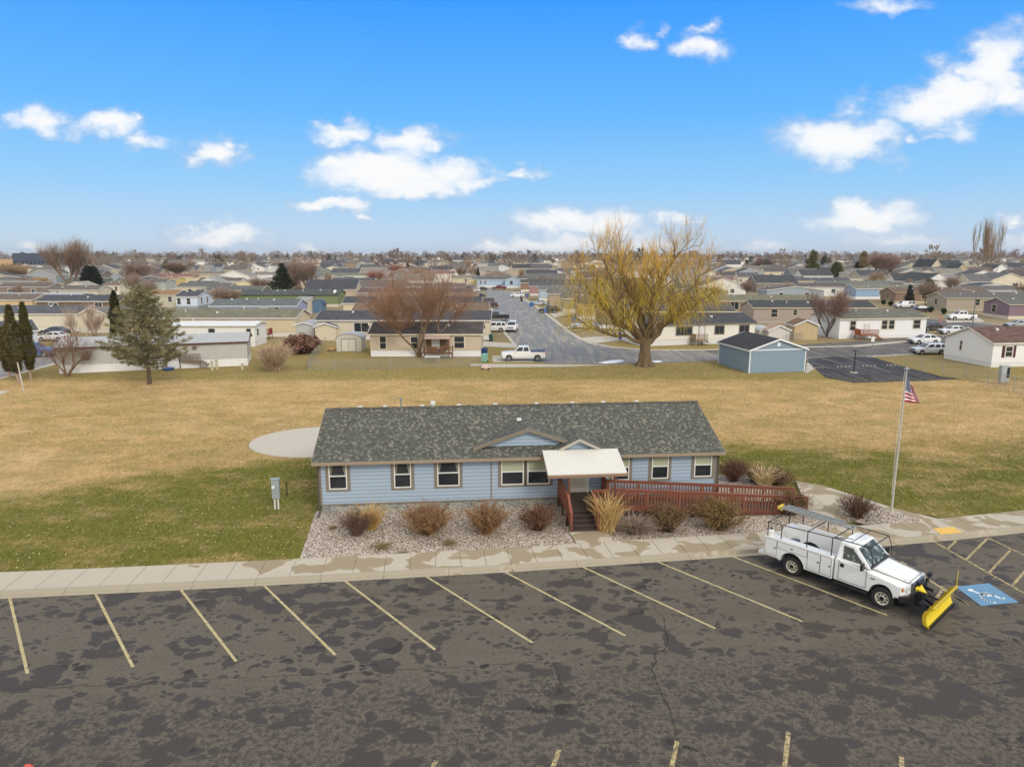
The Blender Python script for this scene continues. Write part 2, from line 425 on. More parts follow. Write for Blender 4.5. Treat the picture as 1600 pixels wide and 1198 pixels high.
def m_ground():
    t = NT('winter_ground'); p = t.pos()
    g, big, mid, fine, y = sward(t, p)
    vf = t.ramp(t.noise(t.mapv(p, (1, .28, 0)), 9, 5, .9), .28, .72)
    straw = t.mix(t.math('ADD', t.math('MULTIPLY', fine, .5), t.math('MULTIPLY', vf, .5)), srgb(142, 114, 66), srgb(226, 194, 142))
    straw = t.mix(t.math('MULTIPLY', t.ramp(mid, .42, .60), .5), straw, srgb(210, 174, 130))
    straw = t.mix(t.math('MULTIPLY', t.ramp(t.noise(t.mapv(p, (.7, 1, 0), loc=(40, 0, 0)), .22, 4), .50, .66), .45), straw, srgb(160, 128, 70))
    green = t.mix(t.math('ADD', t.math('MULTIPLY', fine, .45), t.math('MULTIPLY', vf, .55)), srgb(50, 56, 20), srgb(138, 136, 62))
    green = t.mix(t.math('MULTIPLY', t.ramp(mid, .42, .60), .55), green, srgb(112, 108, 44))
    col = t.mix(g, straw, green)
    col = t.mix(t.math('MULTIPLY', t.ramp(vf, .66, .85), .35), col, srgb(214, 196, 140))
    col = t.mix(t.math('MULTIPLY', t.ramp(vf, .12, .34, (1, 1, 1, 1), (0, 0, 0, 1)), .4), col, srgb(62, 48, 20))
    # pair of worn wheel tracks curving across the right of the field
    xyz = t.sep(p); d = t.math('SUBTRACT', t.math('SUBTRACT', 84.0, t.math('MULTIPLY', t.math('SUBTRACT', xyz[0], 34.0), .62)), y)
    d = t.math('ADD', d, t.math('MULTIPLY', t.math('SUBTRACT', big, .5), 3))
    k1 = t.math('SUBTRACT', 1.0, t.math('MULTIPLY', t.math('ABSOLUTE', t.math('SUBTRACT', t.math('ABSOLUTE', d), 1.2)), 1.6), clamp=True)
    on = t.math('MULTIPLY', t.math('SUBTRACT', xyz[0], 36.0), .12, clamp=True)
    col = t.mix(t.math('MULTIPLY', t.math('MULTIPLY', k1, on), t.math('MULTIPLY', mid, .9)), col, srgb(206, 180, 136))
    town = t.math('MULTIPLY', t.math('SUBTRACT', y, 104), .12, clamp=True)
    tcol = t.mix(t.noise(t.mapv(p, (1, .4, 0)), .12, 4, .6), srgb(118, 104, 72), srgb(164, 148, 120))
    col = t.mix(town, col, tcol)
    grn = t.math('ADD', .58, t.math('MULTIPLY', t.ramp(t.noise(t.mapv(p, (1, .30, 0)), 4.2, 6, .95), .34, .66), .80))
    col = t.mix(1.0, col, grn, 'MULTIPLY')
    return t.fin(col, 0.95, t.bump(t.math('ADD', fine, vf), 0.7, 0.05), spec=0.1)
M_ground = m_ground()
# ---------------------------------------------------------------- sky, sun, camera
w = bpy.data.worlds.new('World'); scene.world = w; w.use_nodes = True
def build_sky():
    nt = w.node_tree; t = NT.__new__(NT); t.nt = nt; t.n = nt.nodes; t.l = nt.links
    bg = t.n['Background']
    d = t.node('ShaderNodeTexCoord').outputs['Generated']
    x, y, z = t.sep(d)[0], t.sep(d)[1], t.sep(d)[2]
    sky = t.node('ShaderNodeTexSky', sky_type='NISHITA'); sky.sun_disc = False
    sky.sun_elevation = SUN_EL; sky.sun_rotation = SUN_AZ
    nish = t.node('ShaderNodeVectorMath', operation='SCALE'); t.l.new(sky.outputs[0], nish.inputs[0]); nish.inputs[3].default_value = 0.1
    K_ = .83
    grad = t.ramps(z, [(0.0, srgb(196, 214, 230, K_)), (0.03, srgb(182, 210, 236, K_)), (0.09, srgb(144, 200, 244, K_)), (0.18, srgb(98, 180, 249, K_)), (0.32, srgb(48, 152, 250, K_)), (0.6, srgb(40, 110, 215, K_))])
    base = t.mix(0.94, nish.outputs[0], grad)
    # clouds of the visible quarter, at their azimuth and height (u = x/y, v = z/y)
    ys = t.math('MAXIMUM', y, 0.05)
    u = t.math('DIVIDE', x, ys); v = t.math('DIVIDE', z, ys)
    cv = t.node('ShaderNodeCombineXYZ'); t.l.new(u, cv.inputs[0]); t.l.new(v, cv.inputs[1])
    nz = t.node('ShaderNodeTexNoise'); t.l.new(t.mapv(cv.outputs[0], (1, 1.5, 1)), nz.inputs['Vector']); nz.inputs['Scale'].default_value = 17; nz.inputs['Detail'].default_value = 5; nz.inputs['Roughness'].default_value = .55
    nm = t.node('ShaderNodeVectorMath', operation='MULTIPLY_ADD'); t.l.new(nz.outputs['Color'], nm.inputs[0]); nm.inputs[1].default_value = (.13, .06, 0); nm.inputs[2].default_value = (-.065, -.03, 0)
    ad = t.node('ShaderNodeVectorMath', operation='ADD'); t.l.new(cv.outputs[0], ad.inputs[0]); t.l.new(nm.outputs[0], ad.inputs[1])
    acc = None; shade = None
    for (px, py, rx, ry, k) in CLOUDS:
        a, b = px - 800.0, 599.0 - py
        fw = FPX * CP + b * SP; up = b * CP - FPX * SP
        U, V = a / fw, up / fw
        s = t.node('ShaderNodeVectorMath', operation='SUBTRACT'); t.l.new(ad.outputs[0], s.inputs[0]); s.inputs[1].default_value = (U, V, 0)
        m = t.node('ShaderNodeVectorMath', operation='MULTIPLY'); t.l.new(s.outputs[0], m.inputs[0]); m.inputs[1].default_value = (FPX / rx, FPX / ry, 0)
        q = t.node('ShaderNodeVectorMath', operation='LENGTH'); t.l.new(m.outputs[0], q.inputs[0])
        g = t.math('MULTIPLY', t.math('SUBTRACT', 1.35, q.outputs['Value']), k)
        acc = g if acc is None else t.math('MAXIMUM', acc, g)
    wisp = t.noise(t.mapv(cv.outputs[0], (1, 2, 1)), 30, 5, .65)
    acc = t.math('ADD', acc, t.math('MULTIPLY', t.math('SUBTRACT', wisp, .5), .75))
    front = t.math('MULTIPLY', t.math('SUBTRACT', y, 0.3), 6, clamp=True)
    cl = t.math('MULTIPLY', t.math('MULTIPLY', t.math('SMOOTH_MIN', t.math('MAXIMUM', acc, 0.0), 1.0, .3), .97), front)
    sh_ = t.noise(t.mapv(cv.outputs[0], (1, 2.2, 1), loc=(3, 1, 0)), 9, 4, .6)
    ccol = t.mix(t.ramp(t.math('ADD', t.math('MULTIPLY', acc, .8), t.math('MULTIPLY', sh_, .9)), 0.55, 1.25), srgb(186, 204, 232, .74), srgb(250, 250, 250, .80))
    # low milky band at the horizon ; unseen white overcast added overhead and behind to neutralise ambient light
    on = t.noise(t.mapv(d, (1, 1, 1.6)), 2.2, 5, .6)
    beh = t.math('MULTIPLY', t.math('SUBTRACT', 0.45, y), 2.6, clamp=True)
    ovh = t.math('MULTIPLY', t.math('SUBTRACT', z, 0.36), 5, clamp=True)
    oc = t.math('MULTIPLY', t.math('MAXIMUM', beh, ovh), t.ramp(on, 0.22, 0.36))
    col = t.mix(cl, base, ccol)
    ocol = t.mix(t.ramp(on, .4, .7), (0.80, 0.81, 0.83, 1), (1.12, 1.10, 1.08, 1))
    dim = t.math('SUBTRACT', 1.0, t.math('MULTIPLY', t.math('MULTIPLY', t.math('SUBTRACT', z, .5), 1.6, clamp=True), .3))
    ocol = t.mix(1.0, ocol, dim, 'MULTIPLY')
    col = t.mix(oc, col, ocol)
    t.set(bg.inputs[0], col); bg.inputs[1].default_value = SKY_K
SUN_EL, SUN_AZ = R(34), R(150)
SKY_K = 1.0
CLOUDS = [(62, 186, 40, 22, 1), (165, 193, 62, 22, 1), (215, 183, 14, 14, .8), (225, 222, 42, 14, .9), (330, 238, 45, 22, 1), (365, 226, 20, 10, .7),
 (527, 206, 38, 14, .9), (640, 220, 62, 20, 1.1), (690, 224, 24, 9, .9), (600, 268, 105, 30, 1.3), (655, 288, 80, 20, 1.1), (700, 268, 60, 24, 1.1), (745, 284, 40, 14, .8), (815, 268, 38, 9, .8), (545, 250, 45, 24, .9),
 (520, 318, 55, 13, 1), (565, 333, 30, 8, .8), (350, 370, 80, 16, .9), (300, 362, 45, 7, .5), (490, 386, 28, 12, .7), (40, 382, 30, 11, .7),
 (880, 345, 85, 24, 1), (950, 350, 70, 22, .9), (1050, 342, 32, 14, .7), (1075, 350, 20, 8, .6), (850, 385, 120, 20, .9), (785, 385, 45, 12, .8), (1010, 380, 80, 22, .6),
 (1005, 60, 24, 13, .7), (1092, 82, 40, 17, 1), (1112, 44, 22, 9, .6), (1050, 48, 10, 8, .4), (1095, 50, 14, 10, .4), (1385, 3, 65, 10, .6),
 (1310, 220, 92, 36, 1.2), (1350, 235, 45, 22, .9), (1325, 165, 32, 17, .5), (1425, 217, 26, 10, .6), (1380, 185, 30, 12, .3),
 (1560, 105, 55, 52, 1.2), (1500, 150, 70, 38, 1.1), (1460, 172, 80, 26, 1), (1570, 150, 60, 26, .9), (1475, 105, 22, 16, .5), (1490, 205, 40, 14, .6),
 (1360, 340, 98, 24, 1.1), (1345, 326, 50, 16, 1), (1400, 375, 120, 14, .5), (1590, 345, 38, 18, .8), (1590, 375, 60, 12, .6), (1190, 386, 40, 12, .5)]
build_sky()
sl = bpy.data.lights.new('Sun', 'SUN'); sl.energy = 1.5; sl.angle = R(20); sl.color = (1.0, 0.965, 0.92)
so = bpy.data.objects.new('Sun', sl); COL.objects.link(so)
sd = Vector((math.sin(SUN_AZ) * math.cos(SUN_EL), math.cos(SUN_AZ) * math.cos(SUN_EL), math.sin(SUN_EL)))
so.rotation_euler = sd.to_track_quat('Z', 'Y').to_euler(); so.location = (30, -40, 60)
cd = bpy.data.cameras.new('Camera'); cam = bpy.data.objects.new('Camera', cd); COL.objects.link(cam)
cd.sensor_width = 36; cd.lens = 36 * FPX / 1600; cd.clip_start = 0.5; cd.clip_end = 12000
cam.location = (0, 0, HC); cam.rotation_euler = (R(90) - PIT, 0, 0)
scene.camera = cam
scene.view_settings.view_transform = 'Standard'; scene.view_settings.look = 'None'
scene.view_settings.exposure = 0.38; scene.view_settings.gamma = 1
scene.cycles.max_bounces = 5; scene.cycles.diffuse_bounces = 3; scene.cycles.glossy_bounces = 2; scene.cycles.transparent_max_bounces = 8
scene.cycles.use_denoising = True
# ---------------------------------------------------------------- ground and paving
def sheet(name, pts, mat, z, kind='structure', parent=None, label=None, cat=None, thick=0.0):
    P = [(p[0], p[1]) for p in pts]
    a = sum(P[i][0] * P[(i + 1) % len(P)][1] - P[(i + 1) % len(P)][0] * P[i][1] for i in range(len(P)))
    if a < 0: P = P[::-1]
    mb = MB(); n = len(P)
    mb.poly([(x, y, z) for x, y in P])
    if thick:
        for i in range(n):
            p, q = P[i], P[(i + 1) % n]
            mb.poly([(p[0], p[1], z - thick), (q[0], q[1], z - thick), (q[0], q[1], z), (p[0], p[1], z)])
    o = mb.build(name, mat, parent, fix=False)
    tag(o, label, cat, None, kind if not parent else None)
    return o
def PX(*pts): return [G(*p) for p in pts]
gm = MB()
gx = [-6000, -1500, -400, -120, 0, 120, 400, 1500, 6000]; gy = [-200, 20, 60, 100, 200, 500, 1200, 3000, 9000]
for i in range(len(gx) - 1):
    for j in range(len(gy) - 1):
        gm.poly([(gx[i], gy[j], 0), (gx[i + 1], gy[j], 0), (gx[i + 1], gy[j + 1], 0), (gx[i], gy[j + 1], 0)])
tag(gm.build('ground', M_ground, uv=False), kind='structure')
# kerb line (foot of the kerb) and back of the pavement, left to right
kerb_px = [(-300, 941), (0, 930.5), (200, 921), (400, 911), (600, 900), (800, 889), (1000, 875.5), (1150, 865.5), (1378, 849.5), (1480, 840.5), (1600, 828), (1900, 793)]
KB = [G(*p) for p in kerb_px]
def along(P, step):
    out = [P[0]]; 
    for a, b in zip(P[:-1], P[1:]):
        L = (b - a).length; n = max(1, round(L / step))
        for i in range(1, n + 1): out.append(a.lerp(b, i / n))
    return out
def offs(P, d):
    out = []
    for i, p in enumerate(P):
        t = (P[min(i + 1, len(P) - 1)] - P[max(i - 1, 0)]).normalized()
        out.append(p + Vector((-t.y, t.x, 0)) * d)
    return out
sheet('parking_lot', [tuple(p) for p in offs(KB, 0.05)] + [(90, -60), (-90, -60)], M_asphalt, 0.008)
LOT = bpy.data.objects['parking_lot']
# kerb
KP = along(KB, 3.0)
def strip(name, P, d0, d1, z0, z1, mat, gap=0.012, kind='structure'):
    mb = MB(); A, B = offs(P, d0), offs(P, d1)
    for i in range(len(P) - 1):
        t = (A[i + 1] - A[i]).normalized() * gap
        a0, a1, b0, b1 = A[i] + t, A[i + 1] - t, B[i] + t, B[i + 1] - t
        vs = [(a0.x, a0.y, z0), (a1.x, a1.y, z0), (b1.x, b1.y, z0), (b0.x, b0.y, z0), (a0.x, a0.y, z1), (a1.x, a1.y, z1), (b1.x, b1.y, z1), (b0.x, b0.y, z1)]
        if d0 == 0: 
            n = (B[i] - A[i]).normalized() * 0.035
            vs[4] = (a0.x + n.x, a0.y + n.y, z1); vs[5] = (a1.x + n.x, a1.y + n.y, z1)
        mb.add(vs, [(4, 5, 6, 7), (0, 1, 5, 4), (1, 2, 6, 5), (2, 3, 7, 6), (3, 0, 4, 7)])
    return tag(mb.build(name, mat, fix=False), kind=kind)
strip('gutter', KP, -0.28, -0.004, 0.0, 0.018, M_kerb)
strip('kerb', KP, 0.0, 0.20, 0.0, 0.15, M_kerb, 0.006)
strip('sidewalk', along(KB, 1.22), 0.205, 1.92, 0.0, 0.146, M_walk, 0.014)
strip('sidewalk_bed', along(KB, 3), 0.1, 1.90, 0.0, 0.12, M_kerb, 0)
# straight house frame
HA = Vector((-10.25, 34.72, 0)); HTH = math.atan2(1.97, 21.7)
hx, hy = Vector((math.cos(HTH), math.sin(HTH), 0)), Vector((-math.sin(HTH), math.cos(HTH), 0))
def HL(u, v, z=0.0): return HA + hx * u + hy * v + Vector((0, 0, z))
back = offs(KB, 1.93)
def on_back(X):
    for a, b in zip(back[:-1], back[1:]):
        if a.x <= X <= b.x:
            t = (X - a.x) / (b.x - a.x); return a.lerp(b, t)
bl = G(478, 874)
gp = [HL(-0.35, 0.4), on_back(bl.x - .25)] + [on_back(x) for x in (-6, -2, 2.0)] + [on_back(x) for x in (5, 9, 13, 17.6)] + [HL(26.4, -2.9), HL(26.4, -0.6), HL(26.0, 4.2), HL(22.2, 4.4), HL(22.2, 0.5)]
sheet('gravel', gp, M_gravel, 0.035, kind='stuff', thick=.05, label='pale pinkish landscape gravel along the front of the blue building', cat='gravel')
# walkway: from the ramp end down to the pavement, the landing at the steps
wk = PX((1243, 753), (1318, 772), (1395, 797), (1476, 816)) 
wk = [G(1243, 754), G(1285, 762), G(1330, 776), G(1395, 797), G(1478, 817), on_back(22.4), on_back(21), on_back(18.9), G(1300, 812), G(1262, 800), G(1254, 780)]
sheet('path', wk, M_walk, 0.15, thick=.15)
isl = [G(1306, 781), G(1332, 784), G(1440, 817.5), G(1404, 821), G(1350, 823), G(1316, 812)]
sheet('gravel', isl, M_gravel, 0.165, kind='stuff', thick=.03, label='triangle of pale gravel around the flagpole base', cat='gravel')
sheet('path', [HL(12.8, -3.9), HL(14.35, -3.9), on_back(4.95), on_back(3.1)], M_walk, 0.13, thick=.13)
ye = sheet('tactile_pad', PX((1458, 825, .15), (1490, 823, .15), (1504, 832, .15), (1470, 835, .15)), plain(srgb(222, 176, 84), .7), 0.156)
pc = G(494, 690); cc = []
for k in range(40):
    a = 2 * math.pi * k / 40; cc.append((pc.x + .2 + 5.0 * math.cos(a), pc.y + .1 + 4.2 * math.sin(a)))
sheet('patio', cc, M_walkdry, 0.06, thick=.06)
# painted stall lines
M_line = None
def m_line(a, b, wear=.45):
    t = NT('worn_line_paint'); p = t.pos(); n = t.noise(p, 7, 6, .75); n2 = t.noise(p, 1.3, 3)
    c = t.mix(n2, a, b)
    return t.fin(t.mix(t.ramp(n, wear - .12, wear + .02, (1, 1, 1, 1), (0, 0, 0, 1)), c, srgb(98, 90, 76)), .75)
M_line = m_line(srgb(186, 174, 138), srgb(176, 160, 100), .47); M_line2 = m_line(srgb(186, 172, 132), srgb(178, 154, 82), .54)
def line_sheet(name, p, q, wd, mat, z=0.013, parent=LOT):
    p, q = Vector(p), Vector(q); d = (q - p).normalized(); n = Vector((-d.y, d.x, 0)) * wd / 2
    mb = MB(); mb.poly([(a.x, a.y, z) for a in (p - n, q - n, q + n, p + n)])
    o = mb.build(name, mat, parent, fix=False)
    return o
stalls = [((15, 933), (43, 1052)), ((148, 925), (208, 1042)), ((281, 919), (369, 1033)), ((410, 912), (524, 1023)), ((537, 906), (680, 1015)), ((665, 900), (832, 1004)),
          ((788, 893), (977, 993)), ((907, 884), (1118, 982)), ((1026, 877), (1254, 971)), ((1141, 868), (1386, 961)), ((1408, 877), (1514, 947))]
for a, b in stalls: line_sheet('stall_line', G(*a), G(*b), 0.10, M_line)
for a, b in [((1058, 1158), (1046, 1215)), ((874, 1171), (858, 1215)), ((1232, 1143), (1224, 1215)), ((1408, 1182), (1410, 1215)), ((682, 1188), (664, 1220))]: line_sheet('stall_line', G(*a), G(*b), 0.13, M_line2)
# hatched access aisle
for a, b in [((1457, 845), (1606, 930)), ((1543, 840), (1680, 905)), ((1495, 844), (1480, 858)), ((1543, 841), (1510, 874)), ((1578, 860), (1545, 895)), ((1606, 887), (1580, 917)), ((1470, 915), (1512, 947)), ((1473, 921), (1462, 936))]:
    line_sheet('aisle_line', G(*a), G(*b), 0.11, M_line2 if a[0] > 1440 else M_line, z=0.0165 if (b[0] - a[0]) < 0 else .013)
M_blue = m_line(srgb(106, 146, 174), srgb(90, 130, 160), .36)
bp = [G(1493, 916.5), G(1545, 911), G(1592, 941), G(1533, 946.5)]
bo = MB(); bo.poly([(p.x, p.y, .014) for p in bp]); bo.build('accessible_bay_marking', M_blue, LOT, fix=False)
M_wht = m_line(srgb(225, 228, 226), srgb(205, 214, 218), .30)
# wheelchair figure painted on the bay: head, back, seat, leg and wheel arc
c0 = (bp[0] + bp[2]) / 2; ax = (bp[1] - bp[0]).normalized(); ay = (bp[3] - bp[0]).normalized()
sy = MB()
def S(a, b): 
    q = c0 + ax * a * 1.0 + ay * b * 1.0; return Vector((q.x, q.y, .018))
def sbar(p, q, wd=.11):
    p, q = S(*p), S(*q); d = (q - p).normalized(); n = Vector((-d.y, d.x, 0)) * wd / 2
    sy.poly([p - n - d * wd * .3, q - n + d * wd * .3, q + n + d * wd * .3, p + n - d * wd * .3])
# drawn with its head towards the kerb side of the bay
hc = (-.42, -.42)
sy.poly([S(hc[0] + .12 * math.cos(k * .785), hc[1] + .12 * math.sin(k * .785)) for k in range(8)])
sbar((-.36, -.30), (-.12, .12)); sbar((-.22, -.08), (.08, -.10), .09); sbar((-.12, .12), (.22, .12)); sbar((.22, .12), (.36, .46)); sbar((.36, .46), (.50, .42), .09)
pr = None
for k in range(13):
    a = R(100 + k * 19); p = (-.06 + .36 * math.cos(a), .30 + .36 * math.sin(a))
    if pr: sbar(pr, p, .09)
    pr = p
sy.build('wheelchair_symbol', M_wht, LOT, fix=False)
# cracks
M_crack = plain((0.012, 0.011, 0.01, 1), .9)
def crack(pts, wd=.03, seed=1, z=.0115):
    rr = random.Random(seed); P = along([G(*p) for p in pts], .28); mb = MB()
    P = [p + Vector((rr.uniform(-.05, .05), rr.uniform(-.05, .05), 0)) for p in P]
    for a, b in zip(P[:-1], P[1:]):
        d = (b - a).normalized(); n = Vector((-d.y, d.x, 0)) * wd * rr.uniform(.15, .42)
        mb.poly([(q.x, q.y, z) for q in (a - n, b - n + d * .01, b + n, a + n)])
    mb.build('crack', M_crack, LOT, fix=False)
crack([(-50, 1080), (120, 1072), (400, 1058), (620, 1047), (830, 1035), (868, 1036), (915, 1026), (930, 1018)], .034, 2)
crack([(868, 1036), (878, 1070), (895, 1086)], .03, 3)
crack([(918, 944), (1015, 939), (1110, 930), (1135, 931)], .03, 4)
crack([(1015, 939), (1036, 966), (1042, 990), (1041, 1015), (1022, 1022), (1026, 1035), (1018, 1048), (1034, 1080), (1050, 1120), (1056, 1156)], .045, 5)
crack([(1443, 987), (1500, 981), (1560, 975), (1640, 970)], .025, 6)
crack([(400, 975), (470, 970), (560, 962), (720, 950), (800, 946)], .018, 8)
crack([(1640, 1055), (1560, 1066), (1500, 1071)], .04, 9)
# streets of the park
def pxsheet(name, px, mat, z, kind='structure'): return sheet(name, [G(*p) for p in px], mat, z, kind)
main_px_R = [(745, 447), (800, 456), (835, 477), (862, 497), (885, 515), (905, 529), (925, 537), (960, 543), (1010, 547), (1100, 547), (1200, 544), (1330, 541), (1420, 533), (1500, 526), (1620, 514)]
main_px_L = [(1620, 533), (1500, 546), (1425, 553), (1355, 557), (1262, 562), (1135, 563), (1030, 567), (960, 569), (868, 568), (830, 566), (806, 541), (786, 517), (770, 490), (764, 470), (758, 455), (730, 450)]
pxsheet('road', main_px_R + main_px_L, M_road, .02)
pxsheet('road', [(745, 446.5), (745, 451), (812, 451), (812, 446.5)], M_road, .024)
pxsheet('road', [(1100, 547.5), (1600, 517), (1600, 541), (1355, 556), (1135, 561.5)], M_road2, .026)
pxsheet('road', [(1372, 505), (1440, 497), (1500, 502), (1600, 512), (1600, 520), (1500, 513), (1455, 509), (1448, 520), (1420, 522)], M_road2, .028)
pxsheet('road', [(-120, 590), (-120, 552), (20, 560), (80, 540), (95, 527), (120, 524), (120, 540), (92, 566), (52, 577), (0, 590)], M_road, .02)
def kerbline(px, wd=.45, z=.06):
    P = [G(*p) for p in px]; mb = MB(); A, B = offs(P, -wd / 2), offs(P, wd / 2)
    for i in range(len(P) - 1):
        mb.add([(A[i].x, A[i].y, 0), (A[i + 1].x, A[i + 1].y, 0), (B[i + 1].x, B[i + 1].y, 0), (B[i].x, B[i].y, 0), (A[i].x, A[i].y, z), (A[i + 1].x, A[i + 1].y, z), (B[i + 1].x, B[i + 1].y, z), (B[i].x, B[i].y, z)], [(4, 5, 6, 7), (0, 1, 5, 4), (2, 3, 7, 6), (3, 0, 4, 7), (1, 2, 6, 5)])
    return tag(mb.build('kerb', M_walkdry, fix=False), kind='structure')
kerbline(main_px_R[1:13], .8); kerbline([(1420, 534), (1335, 542)], .5)
kerbline([(1500, 502), (1600, 512)], .5); kerbline([(1372, 505), (1440, 497), (1500, 502)], .5)
kerbline([(806, 541), (786, 517), (770, 490), (764, 470)], .5)
kerbline([(1135, 563.5), (1262, 562.5)], .5); kerbline([(1355, 557.5), (1425, 553.5), (1470, 549)], .5)
kerbline([(-120, 593), (0, 591.5), (52, 578), (92, 567)], .8); kerbline([(-60, 553), (18, 557.5)], .6)
# pale strip of concrete along the field side of the street, driveways
pxsheet('driveway', [(735, 568.5), (868, 569.5), (960, 570.5), (880, 573.5), (770, 574.5), (735, 572)], M_walkdry, .03)
pxsheet('driveway', [(769, 556), (830, 557), (835, 566), (770, 566)], M_walkdry, .029)
for q in ([(748, 533), (806, 537), (810, 544), (748, 541)], [(893, 508), (926, 506), (935, 513), (882, 513)], [(905, 528), (962, 524), (985, 530), (930, 536.5)], [(858, 489), (893, 485), (903, 490), (866, 496)], [(765, 499), (782, 499), (786, 506), (766, 506)]):
    pxsheet('driveway', q, M_walkdry, .032)
pxsheet('driveway', [(1262, 562.6), (1300, 561), (1262, 583), (1258, 583)], M_walkdry, .033)
pxsheet('driveway', [(1476, 499), (1530, 497), (1540, 503), (1480, 504)], M_walkdry, .034)
pxsheet('driveway', [(-100, 606), (18, 611), (-20, 625), (-100, 628)], M_walkdry, .03)
# overflow lot behind the shed: fresh asphalt with faded stall lines
lot2 = pxsheet('parking_lot', [(1256, 561), (1300, 557.5), (1362, 557.6), (1405, 571), (1470, 588), (1502, 592), (1445, 595), (1335, 598.5), (1290, 590)], M_newasph, .035)
M_fade = m_line(srgb(150, 148, 142), srgb(120, 118, 112), .5)
for a, b in [((1257, 565), (1296, 576)), ((1283, 560), (1372, 583)), ((1321, 558.5), (1392, 582)), ((1258, 563), (1290, 562))]: line_sheet('stall_line', G(*a), G(*b), .14, M_fade, .04, lot2)
M_snow = plain(srgb(232, 236, 240), .6)
def snowpatch(px, z=.07, seed=0):
    rr = random.Random(seed); P = [G(*p) for p in px]; mb = MB(); n = len(P); c = sum(P, Vector()) / n
    top = [(c.x + (p.x - c.x) * .72, c.y + (p.y - c.y) * .72, z * rr.uniform(.8, 1.4)) for p in P]
    for i in range(n):
        j = (i + 1) % n; mb.poly([(P[i].x, P[i].y, .02), (P[j].x, P[j].y, .02), top[j], top[i]])
    mb.poly(top); o = mb.build('snow', M_snow, smooth=True)
    tag(o, kind='stuff'); return o
s1 = snowpatch([(934, 567), (955, 563.5), (972, 562.2), (976, 564.5), (962, 566.8), (945, 568)], .1, 1); tag(s1, 'thin melting snow streak on the street edge left of the willow trunk', 'snow')
s2 = snowpatch([(1018, 565), (1030, 563.8), (1036, 565.2), (1026, 566.6)], .08, 2); tag(s2, 'small melting snow streak just right of the willow trunk', 'snow')
# ================================================================ clubhouse
HLEN, HDEP, EZ, RZ = 21.8, 8.6, 3.05, 4.72
C_BLUE = srgb(160, 177, 191, 1.0)
M_lapblue = siding(C_BLUE, 'lap', 0.205)
M_shin = shingle(srgb(78, 78, 70), srgb(98, 99, 89), srgb(134, 132, 116), .13, .145, name='variegated_shingles')
M_shin2 = shingle(srgb(78, 76, 68), srgb(96, 92, 80), srgb(112, 106, 92), .30, .145, name='worn_shingles')
club = thing('clubhouse', 'long low blue lap-sided clubhouse with a mottled grey-green shingle roof and white metal porch awning', 'building', tuple(HA), HTH)
b = MB()
b.prism([(0, .48), (HDEP, .48), (HDEP, EZ), (HDEP / 2, RZ - .12), (0, EZ)], 0, HLEN, axis='x')
b.build('wall', M_lapblue, club)
b = MB(); b.box(.04, HLEN - .04, .04, HDEP - .04, 0, .5); b.build('stone_skirting', M_stone, club)
b = MB(); b.box(-.01, HLEN + .01, -.025, .035, .46, .53); b.build('skirting_ledge', M_taupe, club)
# corner boards, seam board, frieze
b = MB()
for x in (-.02, HLEN - .1): b.box(x, x + .12, -.03, .12, .5, EZ)
b.box(9.12, 9.19, -.018, .01, .5, EZ - .02)
b.box(-.02, HLEN + .02, -.035, .0, EZ - .17, EZ - .005)
b.build('corner_board', M_taupe, club)
# roof: two slabs + gable dormers on the street side
OV, OE = .42, .28
sl_ = (RZ - EZ) / (HDEP / 2)
def zroof(y): return EZ + .1 + sl_ * (min(y, HDEP - y))
b = MB(); th_ = .1
def slab(x0, x1, y0, z0, y1, z1):
    b.add([(x0, y0, z0), (x1, y0, z0), (x1, y1, z1), (x0, y1, z1), (x0, y0, z0 - th_), (x1, y0, z0 - th_), (x1, y1, z1 - th_), (x0, y1, z1 - th_)],
          [(0, 1, 2, 3), (7, 6, 5, 4), (0, 4, 5, 1), (1, 5, 6, 2), (2, 6, 7, 3), (3, 7, 4, 0)])
slab(-OE, HLEN + OE, -OV, zroof(-OV), HDEP / 2, zroof(HDEP / 2))
slab(-OE, HLEN + OE, HDEP / 2, zroof(HDEP / 2), HDEP + OV, zroof(-OV))
roof = b.build('roof', M_shin, club)
rr = random.Random(3)
b = MB()  # ridge caps
x = -OE
while x < HLEN + OE - .1:
    z = zroof(HDEP / 2); wq = .29
    b.add([(x, HDEP / 2 - .17, z - .045), (x + wq, HDEP / 2 - .17, z - .035), (x, HDEP / 2, z + .03), (x + wq, HDEP / 2, z + .045), (x, HDEP / 2 + .17, z - .045), (x + wq, HDEP / 2 + .17, z - .035)], [(0, 1, 3, 2), (2, 3, 5, 4)])
    x += .28
b.build('ridge_cap', M_shin2, roof)
# gutter / fascia
b = MB()
zf = zroof(-OV)
b.box(-OE, HLEN + OE, -OV - .09, -OV - .004, zf - .16, zf - .015)
b.build('gutter', paint(srgb(150, 132, 110), .5), roof)
b = MB()
for x in (-OE - .03, HLEN + OE):
    for (ya, yb) in ((-OV, HDEP / 2), (HDEP + OV, HDEP / 2)):
        za, zb = zroof(-OV), zroof(HDEP / 2)
        b.add([(x, ya, za - .19), (x + .03, ya, za - .19), (x + .03, yb, zb - .19), (x, yb, zb - .19), (x, ya, za + .01), (x + .03, ya, za + .01), (x + .03, yb, zb + .01), (x, yb, zb + .01)],
              [(0, 1, 2, 3), (4, 7, 6, 5), (0, 4, 5, 1), (1, 5, 6, 2), (2, 6, 7, 3), (3, 7, 4, 0)])
b.box(-OE, HLEN + OE, -OV + .01, 0, zf - .2, zf - .16)
b.build('rake_board', M_taupe, roof)
